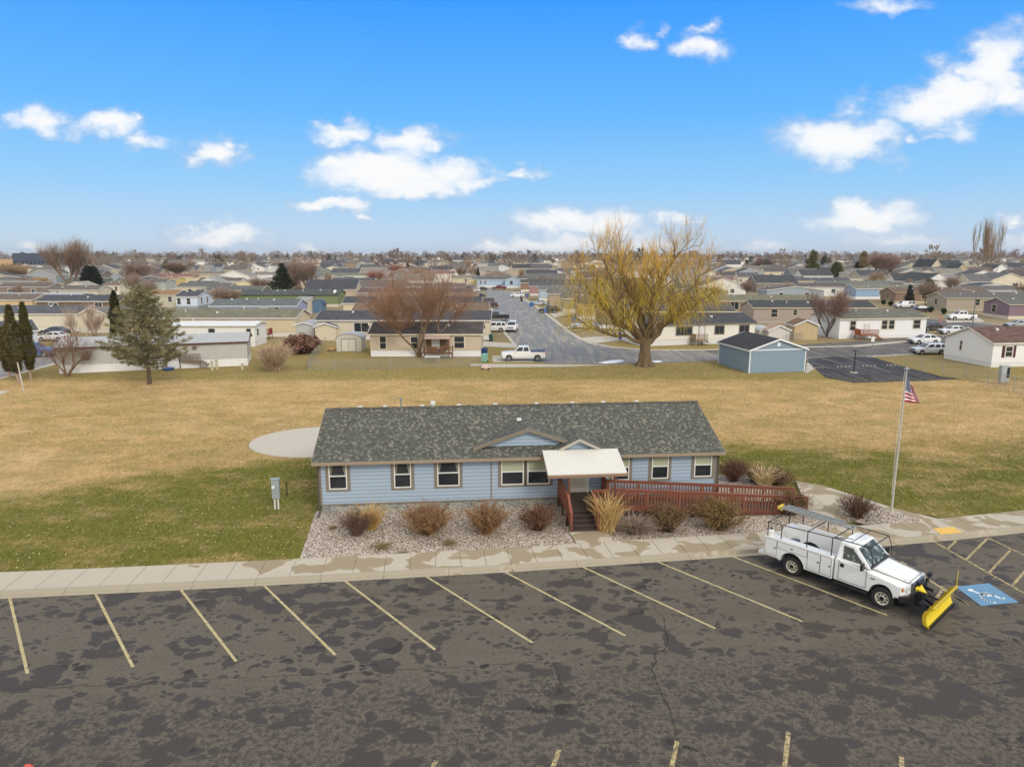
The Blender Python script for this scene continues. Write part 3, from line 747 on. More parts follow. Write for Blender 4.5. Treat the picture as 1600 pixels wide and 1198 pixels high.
# gable 1: wide blue triangle with taupe rakes; gable 2: low pale one over the door
def gable(x0, x1, xp, yf, zt, ytop, trim, wd, mwall, base=None, nm='gable'):
    zb = zroof(yf) - .04
    g = MB(); g.poly([(x0 + .25, yf, zb - .05), (x1 - .25, yf, zb - .05), (xp, yf, zt - .1)]); gw = g.build(nm, mwall, club, fix=False)
    # two roof planes, valleys meeting the main slope
    g = MB(); ov = .28; t_ = .07
    for (xa, s) in ((x0, -1), (x1, 1)):
        za = zroof(yf) + .02
        # where a level line at height z meets the main slope
        yv = lambda z: (z - EZ - .1) / sl_
        A = (xa, yf - ov, za); B = (xp, yf - ov, zt); Cc = (xp, min(yv(zt), HDEP / 2) , zt); D = (xa, yv(za) , za)
        vs = [A, B, Cc, D] + [(p[0], p[1], p[2] - t_) for p in (A, B, Cc, D)]
        g.add(vs, [(0, 1, 2, 3) if s < 0 else (3, 2, 1, 0), (4, 7, 6, 5), (0, 4, 5, 1), (1, 5, 6, 2), (2, 6, 7, 3), (3, 7, 4, 0)])
    g.build('gable_roof', M_shin, roof)
    g = MB()
    for xa in (x0, x1):
        za = zroof(yf) + .02
        g.add([(xa, yf - ov - .035, za - wd), (xp, yf - ov - .035, zt - wd), (xp, yf - ov - .035, zt + .02), (xa, yf - ov - .035, za + .02), (xa, yf - ov, za - wd), (xp, yf - ov, zt - wd), (xp, yf - ov, zt + .02), (xa, yf - ov, za + .02)],
              [(0, 1, 2, 3), (7, 6, 5, 4), (3, 2, 6, 7), (0, 4, 5, 1)])
        # soffit return closing the overhang
        g.add([(xa, yf - ov, za - wd + .02), (xp, yf - ov, zt - wd + .02), (xp, yf + .0, zt - wd + .02), (xa, yf + .0, za - wd + .02)], [(0, 1, 2, 3)])
    g.build('gable_trim', trim, roof)
gable(8.2, 14.15, 11.2, .55, 4.40, 0, M_taupe, .19, M_lapblue)
M_pale = paint(srgb(172, 164, 148), .6)
gable(12.35, 15.55, 13.92, -.12, 3.90, 0, M_pale, .13, M_lapblue)
# roof pipe stands at the ridge
for (px_, u, y_, h, r_, kind) in ((610, 4.05, 4.9, .62, .05, 'pipe'), (661, 5.95, 4.7, .42, .12, 'flue')):
    g = MB(); z = zroof(y_) - .05
    if kind == 'pipe': g.tube([(u, y_, z), (u, y_, z + h)], r_, 8); g.tube([(u, y_, z + h), (u, y_, z + h + .06)], .1, 8)
    else: g.tube([(u, y_, z), (u, y_, z + h * .6)], r_ * .8, 10); g.tube([(u, y_, z + h * .6), (u, y_, z + h)], r_ * 1.3, 10)
    g.build('vent_pipe' if kind == 'pipe' else 'flue', M_galv if kind == 'pipe' else M_white, roof)
g = MB(); g.box(10.75, 11.0, 1.9, 2.1, zroof(2.0) + .5, zroof(2.0) + .62); g.build('roof_vent', M_white, roof)
for u in (1.55, 3.0, 5.2, 7.4, 9.6, 12.1, 14.3, 16.2, 18.3):
    g = MB(); z = zroof(HDEP / 2) - .05; g.box(u, u + .24, HDEP / 2 + .25, HDEP / 2 + .5, z - .1, z + .06); g.build('roof_vent', M_white, roof)
# windows
M_blind = siding(srgb(176, 178, 148), 'lap', .05)
M_curtain = plain(srgb(120, 118, 98), .9)
def cwin(x0, x1, z0, z1, style, wide=.13, trim_r=True):
    fr = MB(); y = -.035
    fw = .055
    fr.box(x0, x1, y - .03, y + .01, z0, z0 + fw); fr.box(x0, x1, y - .03, y + .01, z1 - fw, z1)
    fr.box(x0, x0 + fw, y - .03, y + .01, z0 + fw, z1 - fw); fr.box(x1 - fw, x1, y - .03, y + .01, z0 + fw, z1 - fw)
    zm = (z0 + z1) / 2 - .03
    fr.box(x0 + fw, x1 - fw, y - .026, y + .01, zm, zm + .06)
    wn = fr.build('window', M_white, club)
    tr = MB(); k = wide
    tr.box(x0 - k * 1.3, x0, -.03, .0, z0 - k, min(z1 + k, EZ - .17)); tr.box(x1, x1 + k * 1.3, -.03, .0, z0 - k, min(z1 + k, EZ - .17))
    tr.box(x0, x1, -.031, .0, z0 - k, z0); tr.box(x0, x1, -.031, .0, z1, min(z1 + .05, EZ - .17))
    tr.build('casing', M_taupe, wn)
    gl = MB(); gl.box(x0 + .03, x1 - .03, -.022, -.012, z0 + .03, zm + .02)
    if style != 'blind': gl.box(x0 + .03, x1 - .03, -.022, -.012, zm + .02, z1 - .03)
    gl.build('pane', glass((.022, .025, .028, 1) if style != 'screen' else (.05, .052, .05, 1)), wn)
    if style == 'blind':
        g2 = MB(); g2.box(x0 + .03, x1 - .03, -.0221, -.0121, zm + .02, z1 - .03); g2.build('blind', M_blind, wn)
    elif style == 'curtain':
        for (a, bb, c_) in ((x0 + fw, x0 + fw + .2, x0 + fw + .07), (x1 - fw, x1 - fw - .2, x1 - fw - .07)):
            g2 = MB(); g2.poly([(a, -.0245, zm + .06), (c_, -.0245, zm + .06), (bb, -.0245, z1 - fw), (a, -.0245, z1 - fw)])
            g2.build('curtain', M_curtain, wn, fix=False)
cwin(.50, 1.45, 1.36, 2.84, 'curtain'); cwin(3.93, 4.84, 1.34, 2.86, 'curtain'); cwin(6.24, 7.43, 1.36, 2.86, 'curtain')
cwin(9.70, 10.93, 1.32, 2.82, 'blind'); cwin(11.13, 12.36, 1.32, 2.82, 'blind')
cwin(15.85, 16.8, 1.40, 2.86, 'blind'); cwin(18.07, 19.02, 1.42, 2.86, 'blind'); cwin(20.50, 21.5, 1.46, 2.86, 'blind', .12)
# door
d = MB(); d.box(13.5, 14.42, -.06, -.02, .80, 2.86)
door = d.build('door', paint(srgb(212, 206, 190), .5), club)
d = MB(); d.box(13.36, 13.5, -.07, 0, .8, 2.86); d.box(14.42, 14.56, -.07, 0, .8, 2.86); d.box(13.36, 14.56, -.07, 0, 2.861, 2.95); d.build('door_frame', M_white, door)
d = MB(); d.revolve([(.0, .02), (.03, .02), (.035, .0), (0, 0)], n=8); h = d.build('handle', M_galv, door); h.location = (14.32, -.1, 1.8)
d = MB(); d.box(13.66, 14.26, -.066, -.058, 1.05, 1.7); d.box(13.66, 14.26, -.066, -.058, 1.85, 2.7); d.build('door_panel', paint(srgb(200, 194, 178), .5), door)
# sconces under the eave, downspouts
for u, z in ((1.95, 2.82), (9.28, 2.85), (15.55, 2.5)):
    d = MB(); d.revolve([(.05, 0), (.075, -.05), (.05, -.12), (0, -.13)], n=8); d.box(-.04, .04, .03, .1, -.06, .06)
    o = d.build('porch_light', M_white, club); o.location = (u, -.09, z)
for u in (-.09, HLEN + .03):
    d = MB(); d.box(u, u + .08, -.09, -.02, .1, EZ - .1); d.bar((u + .04, -.05, .12), (u + .04, -.65, .04), .09, .07); d.build('downspout', paint(srgb(84, 74, 66), .5), club)
# awning of ribbed white metal on brown posts
aw = MB(); ax0, ax1, ay0, ay1, az0, az1 = 11.9, 16.02, -.35, -2.55, 3.30, 2.66
nrib = 27
pts = []
for i in range(nrib * 2 + 1):
    pts.append((ax0 + (ax1 - ax0) * i / (nrib * 2), .035 if i % 2 else 0))
for i in range(len(pts) - 1):
    (xa, ha), (xb, hb) = pts[i], pts[i + 1]
    s1_ = -.12 if 1 else 0
    aw.add([(xa, ay0, az0 + ha), (xb, ay0, az0 + hb), (xb + 0.0, ay1, az1 + hb), (xa, ay1, az1 + ha), (xa, ay0, az0 - .03), (xb, ay0, az0 - .03), (xb, ay1, az1 - .03), (xa, ay1, az1 - .03)],
           [(3, 2, 1, 0), (4, 5, 6, 7), (0, 1, 5, 4), (2, 3, 7, 6)])
awn = aw.build('awning', paint(srgb(216, 213, 202, .92), .5, .08), club)
aw = MB(); aw.box(ax0 + .0, ax1, ay1 - .05, ay1 + .06, az1 - .17, az1 - .032); aw.bar((ax0 + .03, ay0, az0 - .12), (ax0 + .03, ay1, az1 - .12), .07, .14); aw.bar((ax1 - .03, ay0, az0 - .12), (ax1 - .03, ay1, az1 - .12), .07, .14)
aw.build('awning_beam', paint(srgb(140, 112, 86), .6), awn)
for u in (13.0, 15.4):
    aw = MB(); aw.box(u - .055, u + .055, ay1 - .03, ay1 + .08, .05, az1 - .17); aw.build('awning_post', paint(srgb(96, 58, 40), .6), club)
# ================================================================ deck, steps and ramp
M_red = woodm(srgb(128, 72, 46), .14, 0)
M_redr = woodm(srgb(132, 76, 56), 9.0, 1)
M_deck = woodm(srgb(74, 62, 54), .14, 1)
dk = thing('deck_ramp', 'red stained wooden entry deck with five steps and a long railed ramp to the right', 'deck', tuple(HA), HTH)
DZ = .80; DY = -2.42
d = MB(); d.box(12.85, 15.4, DY, -.03, DZ - .05, DZ); d.box(12.9, 14.22, DY - .42, DY, DZ - .05, DZ); d.build('deck_floor', M_deck, dk)
def rz_(x): return DZ if x < 15.4 else max(0.02, DZ - (x - 15.4) * DZ / 10.6)
d = MB()
d.add([(15.4, DY, DZ - .05), (26.0, DY, -.03), (26.0, -.95, -.03), (15.4, -.95, DZ - .05), (15.4, DY, DZ), (26.0, DY, .05), (26.0, -.95, .05), (15.4, -.95, DZ)], [(0, 3, 2, 1), (4, 5, 6, 7), (0, 1, 5, 4), (1, 2, 6, 5), (2, 3, 7, 6), (3, 0, 4, 7)])
d.build('ramp_floor', M_deck, dk)
d = MB()
ys = [DY - .42 - .27 * i for i in range(5)]
for i in range(4):
    zt = DZ - (i + 1) * .16
    d.box(12.93, 14.18, ys[i + 1], ys[i] + .02, zt - .045, zt)
d.build('stair_tread', M_deck, dk)
d = MB()
for i in range(5):
    d.box(12.93, 14.18, ys[i] + .015, ys[i] + .04, DZ - (i + 1) * .16, DZ - i * .16 - .046)
d.build('stair_riser', woodm(srgb(58, 30, 22), .14, 1), dk)
def railing(pts, zf, top=.92, pick=.17, name='railing', solid=False, low=.1, pw=.07, lift=0.0):
    # pts: plan points; zf(x, y) floor height
    for a, b_ in zip(pts[:-1], pts[1:]):
        L = math.hypot(b_[0] - a[0], b_[1] - a[1]); 
        za, zb = zf(*a), zf(*b_)
        d = MB()
        d.bar((a[0], a[1], za + top), (b_[0], b_[1], zb + top), .13, .045)
        d.bar((a[0], a[1], za + top - .09), (b_[0], b_[1], zb + top - .09), .04, .09)
        d.bar((a[0], a[1], za + low - .05), (b_[0], b_[1], zb + low - .05), .04, .09)
        n = int(L / 2.0) + 1
        for i in range(n + 1):
            t = i / n; x, y = a[0] + (b_[0] - a[0]) * t, a[1] + (b_[1] - a[1]) * t; z = za + (zb - za) * t
            d.box(x - .05, x + .05, y - .05, y + .05, max(0, z - .8) if lift == 0 else 0, z + top + (.02))
        r_ = d.build(name, M_redr, dk)
        d = MB(); k = max(2, int(L / pick))
        for i in range(k):
            t = (i + .5) / k; x, y = a[0] + (b_[0] - a[0]) * t, a[1] + (b_[1] - a[1]) * t; z = za + (zb - za) * t
            hw = pw / 2
            if abs(b_[0] - a[0]) > abs(b_[1] - a[1]): d.box(x - hw, x + hw, y - .045, y - .022, z + low - .12, z + top - .05)
            else: d.box(x - .02 - .025, x - .02, y - hw, y + hw, z + low - .12, z + top - .05)
        o = d.build('picket', M_red, r_)
        tag(o, 'row of red flat pickets')
flat = lambda x, y: DZ
def stz(x, y): return DZ if y > DY - .42 else DZ - (DY - .42 - y) * .16 / .27
railing([(12.86, -.06), (12.86, DY - .42)], flat, solid=True, pw=.13)
railing([(12.9, DY - .42), (12.9, -3.9)], stz, pw=.13)
railing([(14.25, DY - .42), (14.25, -3.9)], stz, pw=.13)
railing([(14.25, DY - .42), (14.25, DY)], flat, pw=.13)
railing([(14.28, DY), (15.4, DY)], flat)
railing([(15.4, DY), (25.9, DY)], lambda x, y: rz_(x), top=.96)
railing([(15.35, -.98), (25.9, -.98)], lambda x, y: rz_(x), top=.96)
railing([(15.32, -.06), (15.32, -.95)], flat)
d = MB()
d.prism([(15.4, .0), (26, 0), (26, .03), (15.4, DZ - .05)], DY + .01, DY + .04); d.box(14.25, 15.4, DY + .01, DY + .04, .05, DZ - .05); d.box(12.87, 12.9, DY - .4, -.05, .05, DZ - .05)
# rim boards sit behind the pickets, open dark gap is left under the ramp front
d2 = MB(); d2.bar((15.4, DY - .0, DZ - .12), (26.0, DY - .0, -.04), .04, .16); d2.box(12.87, 15.4, DY - .015, DY + .02, DZ - .2, DZ - .05); d2.build('rim_board', M_redr, dk)
# ================================================================ utility pedestal
mt = thing('utility_pedestal', 'grey electric meter pedestal on twin conduits in the lawn left of the blue clubhouse', 'meter box', tuple(G(433, 795)), R(8))
d = MB(); d.box(-.2, .2, -.12, .1, .62, 1.72); d.box(-.24, .24, -.14, .12, 1.7, 1.76); d.build('cabinet', metal(srgb(150, 160, 160), .5, .1), mt, bevel=.01)
for x in (-.1, .08): d = MB(); d.tube([(x, 0, 0), (x, 0, .64)], .055, 8); d.build('conduit', paint(srgb(205, 200, 190)), mt)
d = MB(); d.tube([(0, 0, 0), (0, -.1, 0)], [.09, .08], 12); o = d.build('meter', M_white, mt); o.location = (-.1, -.12, 1.3)
wp = thing('water_spigot', 'short dark garden tap post standing beside the meter pedestal', 'tap post', tuple(G(449, 775)))
d = MB(); d.tube([(0, 0, 0), (0, 0, .8)], .025, 6); d.tube([(0, 0, .8), (0, -.12, .78), (0, -.14, .7)], .025, 6); d.box(-.06, .06, -.02, .02, .8, .84); d.build('pipe', M_dkmetal, wp)
# ================================================================ flagpole and flag
FB = G(1392, 806)
pl = thing('flagpole', 'tall slender pale metal flagpole rising from the gravel triangle', 'flagpole', tuple(FB))
d = MB(); PH = 7.9; d.tube([(0, 0, 0), (0, 0, 3), (0, 0, PH)], [.06, .05, .032], 10); d.build('pole', metal(srgb(205, 200, 190), .4, .3), pl)
d = MB(); d.revolve([(.2, .0), (.2, .16), (.13, .26), (.06, .30)], n=14); d.build('base_collar', M_conc_plain, pl)
d = MB(); d.revolve([(0, PH + .0), (.14, PH + .02), (.15, PH + .05), (.05, PH + .1), (.0, PH + .16)], n=12); d.build('truck_cap', M_galv, pl)
d = MB(); d.tube([(-.10, -.02, 1.2), (-.13, 0, 4), (-.10, 0, PH - .03)], .008, 4); d.build('halyard', M_white, pl)
# the flag hangs from the hoist and folds down towards the fly
def m_flag():
    t = NT('flag_cloth'); uv = t.node('ShaderNodeUVMap', uv_map='Flag').outputs[0]; xy = t.sep(uv)
    st = t.math('MODULO', t.math('FLOOR', t.math('MULTIPLY', xy[1], 13)), 2)
    stripes = t.mix(st, srgb(176, 32, 52), srgb(232, 226, 226))
    can = t.math('MULTIPLY', t.math('LESS_THAN', xy[0], .4), t.math('GREATER_THAN', xy[1], 6 / 13))
    return t.fin(t.mix(can, stripes, srgb(38, 50, 108)), .85, spec=.2)
FW, FH = 1.55, 1.0
def flagpt(u, v):
    # u along fly 0..1, v up the hoist 0..1; the fly end sags and swings
    FHs = 1.28
    x = u * FW * (.50 - .30 * v) 
    z = v * FHs - u * (0.08 + .42 * v) * 1.0
    y = .10 * math.sin(u * 9 + v * 2) * (.3 + u) + .05 * math.sin(v * 5 + u * 4) * u
    return (x + .02, y, z)
NU, NV = 40, 26
vs = [flagpt(i / NU, j / NV) for j in range(NV + 1) for i in range(NU + 1)]
fs = [(j * (NU + 1) + i, j * (NU + 1) + i + 1, (j + 1) * (NU + 1) + i + 1, (j + 1) * (NU + 1) + i) for j in range(NV) for i in range(NU)]
me = bpy.data.meshes.new('flag'); me.from_pydata(vs, [], fs); l = me.uv_layers.new(name='Flag')
for p in me.polygons:
    for li in p.loop_indices:
        vi = me.loops[li].vertex_index; l.data[li].uv = ((vi % (NU + 1)) / NU, (vi // (NU + 1)) / NV)
me.materials.append(m_flag()); me.polygons.foreach_set('use_smooth', [True] * len(me.polygons))
fl = bpy.data.objects.new('flag', me); COL.objects.link(fl)
fl.location = FB + Vector((.05, 0, 6.22)); md = fl.modifiers.new('s', 'SOLIDIFY'); md.thickness = .006
tag(fl, 'stars and stripes flag hanging limp near the top of the pale flagpole', 'flag')
d = MB()
for r_ in range(9):
    for c_ in range(6 if r_ % 2 == 0 else 5):
        uu = .4 * (c_ + (.5 if r_ % 2 == 0 else 1.0)) / 6; vv_ = 6 / 13 + 7 / 13 * (r_ + .5) / 9
        for sgn in (-1, 1):
            pts5 = []
            for k in range(10):
                rad = (.030 if k % 2 == 0 else .013); a = R(90 + 36 * k)
                q = Vector(flagpt(uu + rad * math.cos(a) / FW * 1.3, vv_ + rad * math.sin(a) / FH)); q.y += sgn * .008; pts5.append(q)
            d.poly(pts5)
st_ = d.build('star', plain(srgb(240, 240, 240), .8), fl, fix=False)
# ================================================================ vehicles (forward = +x, origin on the ground)
def arc(cx, cz, r, a0, a1, n=9):
    return [(cx + r * math.cos(R(a0 + (a1 - a0) * i / n)), cz + r * math.sin(R(a0 + (a1 - a0) * i / n))) for i in range(n + 1)]
def sliced(mb, prof, ys, warp, m=0):
    n = len(prof); base = len(mb.v)
    for y in ys:
        for (x, z) in prof: mb.v.append(warp(x, y, z))
    for k in range(len(ys) - 1):
        for i in range(n):
            j = (i + 1) % n
            mb.f.append((base + k * n + i, base + k * n + j, base + (k + 1) * n + j, base + (k + 1) * n + i)); mb.m.append(m)
    mb.f.append(tuple(base + i for i in range(n))[::-1]); mb.m.append(m)
    mb.f.append(tuple(base + (len(ys) - 1) * n + i for i in range(n))); mb.m.append(m)
def wheel(parent, x, y, r, w, rimc, side, detail=True):
    d = MB(); n = 20 if detail else 12
    d.revolve([(r * .62, -w / 2), (r * .93, -w / 2), (r, -w * .33), (r, w * .33), (r * .93, w / 2), (r * .62, w / 2)], n=n)
    wo = d.build('wheel', M_rubber, parent, smooth=False); wo.location = (x, y, r); wo.rotation_euler = (R(90), 0, 0)
    d = MB(); z = -side * w / 2  # outward face after the turn
    zz = w / 2 if side < 0 else -w / 2
    s = 1 if side < 0 else -1
    d.revolve([(0, zz - s * .0), (r * .22, zz - s * .0), (r * .25, zz - s * .035), (r * .46, zz - s * .05), (r * .62, zz - s * .005), (r * .66, zz - s * .005), (r * .66, zz - s * .1)], n=n)
    rm = d.build('rim', rimc, wo)
    if detail:
        d = MB()
        for k in range(8):
            a = k * math.pi / 4; cx, cy = r * .40 * math.cos(a), r * .40 * math.sin(a)
            d.poly([(cx + .038 * math.cos(q * 1.05), cy + .038 * math.sin(q * 1.05), zz - s * .030) for q in range(6)])
        d.revolve([(0, zz + s * .02), (r * .2, zz + s * .02), (r * .22, zz - s * .01)], n=10)
        d.build('hub', M_black, wo)
    return wo
def car(name, label, cat, loc, heading, color, kind='sedan', group=None, detail=False, tonneau=None):
    K = dict(
        sedan=dict(L=4.7, W=1.82, H=1.45, belt=.92, hood=.86, trunk=.98, r=.33, wb=2.75, g=(-1.95, 1.15, -1.05, .25)),
        suv=dict(L=4.75, W=1.9, H=1.75, belt=1.08, hood=1.05, trunk=1.08, r=.37, wb=2.8, g=(-2.3, 1.05, -2.05, .35)),
        wagon=dict(L=4.6, W=1.8, H=1.5, belt=.95, hood=.9, trunk=.95, r=.33, wb=2.7, g=(-2.2, 1.15, -1.85, .3)),
        van=dict(L=5.0, W=1.98, H=1.75, belt=1.05, hood=.98, trunk=1.05, r=.35, wb=3.0, g=(-2.45, 1.5, -2.3, .7)),
        pickup=dict(L=5.9, W=2.0, H=1.92, belt=1.22, hood=1.16, trunk=1.25, r=.4, wb=3.7, g=(-.85, 1.35, -.65, .65)),
    )[kind]
    L, W, H, r = K['L'], K['W'], K['H'], K['r']; h = L / 2
    c = thing(name, label, cat, tuple(loc), heading, group)
    cp = carpaint(color)
    wf, wr = K['wb'] / 2 + .1, -K['wb'] / 2 + .1
    if kind == 'pickup': wf, wr = K['wb'] / 2 + .05, -K['wb'] / 2 + .05
    g0, g1, t0, t1 = K['g']
    zb = .28 if kind != 'pickup' else .42
    bumper = r * 1.25
    prof = [(h - .04, zb + .02), (h, zb + .25), (h - .03, K['hood'] - .2), (h - .22, K['hood'] - .06), (g1, K['hood'] + .05), (g1 - .15, K['belt']), (g0 + .02, K['belt'])]
    if kind == 'pickup': prof += [(g0, K['trunk'] - .02), (-h + .06, K['trunk'] - .02), (-h + .03, K['trunk'] - .1)]
    elif kind == 'sedan': prof += [(g0 - .1, K['trunk']), (-h + .12, K['trunk'] - .03), (-h + .02, K['trunk'] - .2)]
    else: prof += [(-h + .08, K['belt'] - .02)]
    prof += [(-h, zb + .3), (-h + .05, zb)]
    ar = r * 1.17
    prof += arc(wr, r, ar, 180 + math.degrees(math.asin(min(1, (r - zb) / ar))), -math.degrees(math.asin(min(1, (r - zb) / ar))), 8)
    prof += arc(wf, r, ar, 180 + math.degrees(math.asin(min(1, (r - zb) / ar))), -math.degrees(math.asin(min(1, (r - zb) / ar))), 8)
    def warp(x, y, z):
        s = abs(y) / (W / 2)
        pull = .16 * s ** 3 * max(0, (abs(x) - h + .7) / .7) 
        if z > K['hood'] - .1: z -= .05 * s ** 4
        k = 1 - .03 * max(0, (z - .6)) * (1 if s > .9 else 0) - .04 * max(0, (.5 - z)) 
        return (x - math.copysign(pull, x), y * k, z)
    d = MB(); sliced(d, prof, [W / 2 * q for q in (-1, -.94, -.6, 0, .6, .94, 1)], warp)
    d.build('body', cp, c, smooth=False, bevel=.025 if detail else 0)
    # cabin shell
    wbm, wtp = W / 2 * .93, W / 2 * .72
    zt = H; zbm = K['belt'] - .03
    Bq = [(g0, zbm, wbm), (g1, zbm - (0.0), wbm), (t1, zt - .04, wtp), (t0, zt - .02, wtp)]
    d = MB()
    v = [(x, -y, z) for x, z, y in Bq] + [(x, y, z) for x, z, y in Bq]
    mid = ((t0 + t1) / 2, 0, zt + .03)
    d.add(v + [(t0, 0, zt + .0), (t1, 0, zt - .01)], [(0, 1, 2, 3), (7, 6, 5, 4), (1, 5, 6, 2), (0, 3, 7, 4), (2, 6, 9), (3, 8, 7), (3, 2, 9, 8), (7, 8, 9, 6)])
    d.build('cabin', cp, c, bevel=.03 if detail else 0)
    # panes set a few mm proud
    def pane(nm, q, s=.008, parent=c, mat=None):
        q = [Vector(p) for p in q]; nrm = (q[1] - q[0]).cross(q[-1] - q[0]).normalized()
        cen = sum(q, Vector()) / len(q)
        out = Vector((0, 0, .9 * zbm)); 
        if nrm.dot(cen - Vector(((g0 + g1) / 2, 0, .8))) < 0: nrm = -nrm
        e = MB(); e.poly([p + nrm * s for p in q])
        e.build(nm, mat or M_glass, parent, fix=False)
    def lerp(a, b, t): return tuple(a[i] + (b[i] - a[i]) * t for i in range(3))
    for sgn in (-1, 1):
        A, B_, C_, D_ = (g0, sgn * wbm, zbm), (g1, sgn * wbm, zbm), (t1, sgn * wtp, zt - .04), (t0, sgn * wtp, zt - .02)
        def P(u, v_): return lerp(lerp(A, B_, u), lerp(D_, C_, u), v_)
        nw = 1 if kind == 'single' else 2
        segs = [(.06, .44), (.49, .93)] if kind in ('sedan', 'pickup') else [(.04, .27), (.31, .58), (.62, .94)]
        for (u0, u1) in segs: pane('window', [P(u0, .16), P(u1, .16), P(u1 - .015, .88), P(u0 + .015, .88)])
    A, B_, C_, D_ = (g1, -wbm, zbm), (g1, wbm, zbm), (t1, wtp, zt - .04), (t1, -wtp, zt - .04)
    P = lambda u, v_: lerp(lerp(A, B_, u), lerp(D_, C_, u), v_)
    pane('windscreen', [P(.06, .12), P(.94, .12), P(.93, .93), P(.07, .93)])
    A, B_, C_, D_ = (g0, -wbm, zbm), (g0, wbm, zbm), (t0, wtp, zt - .02), (t0, -wtp, zt - .02)
    pane('rear_window', [P(.08, .25), P(.92, .25), P(.9, .9), P(.1, .9)])
    for x in (wf, wr):
        for s in (-1, 1): wheel(c, x, s * (W / 2 - .11), r, .22, M_rim, s, detail)
    # lamps, bumper, grille, mirrors
    for s in (-1, 1):
        d = MB(); d.box(h - .20, h - .045, s * (W / 2 - .34) - .17, s * (W / 2 - .34) + .17, K['hood'] - .24, K['hood'] - .10); d.build('headlight', M_lamp, c)
        d = MB(); d.box(-h + .02, -h + .14, s * (W / 2 - .18) - .09, s * (W / 2 - .18) + .09, K['trunk'] - .38, K['trunk'] - .12); d.build('tail_light', M_tail, c)
        d = MB(); d.box(g1 - .42, g1 - .25, s * (W / 2 + .08) - .08, s * (W / 2 + .08) + .08, zbm + .02, zbm + .16); d.build('mirror', cp, c)
    d = MB(); d.box(h - .06, h + .012, -W * .26, W * .26, K['hood'] - .32, K['hood'] - .14); d.build('grille', M_black, c)
    d = MB(); d.box(-h - .04, -h + .1, -W * .42, W * .42, zb + .04, zb + .2); d.box(h - .08, h + .03, -W * .40, W * .40, zb, zb + .17); d.build('bumper', M_dkmetal if kind != 'pickup' else M_chrome, c)
    if kind == 'pickup':
        d = MB(); d.box(-h + .12, g0 - .06, -W / 2 + .14, W / 2 - .14, K['trunk'] - .06, K['trunk'] + .012); d.build('bed_cover', M_black, c)
    return c
M_rim = metal(srgb(170, 170, 168), .35, .6); M_lamp = paint(srgb(215, 218, 220), .15, .02); M_tail = paint(srgb(150, 22, 18), .25, .02); M_chrome = metal(srgb(190, 190, 192), .25, .9)
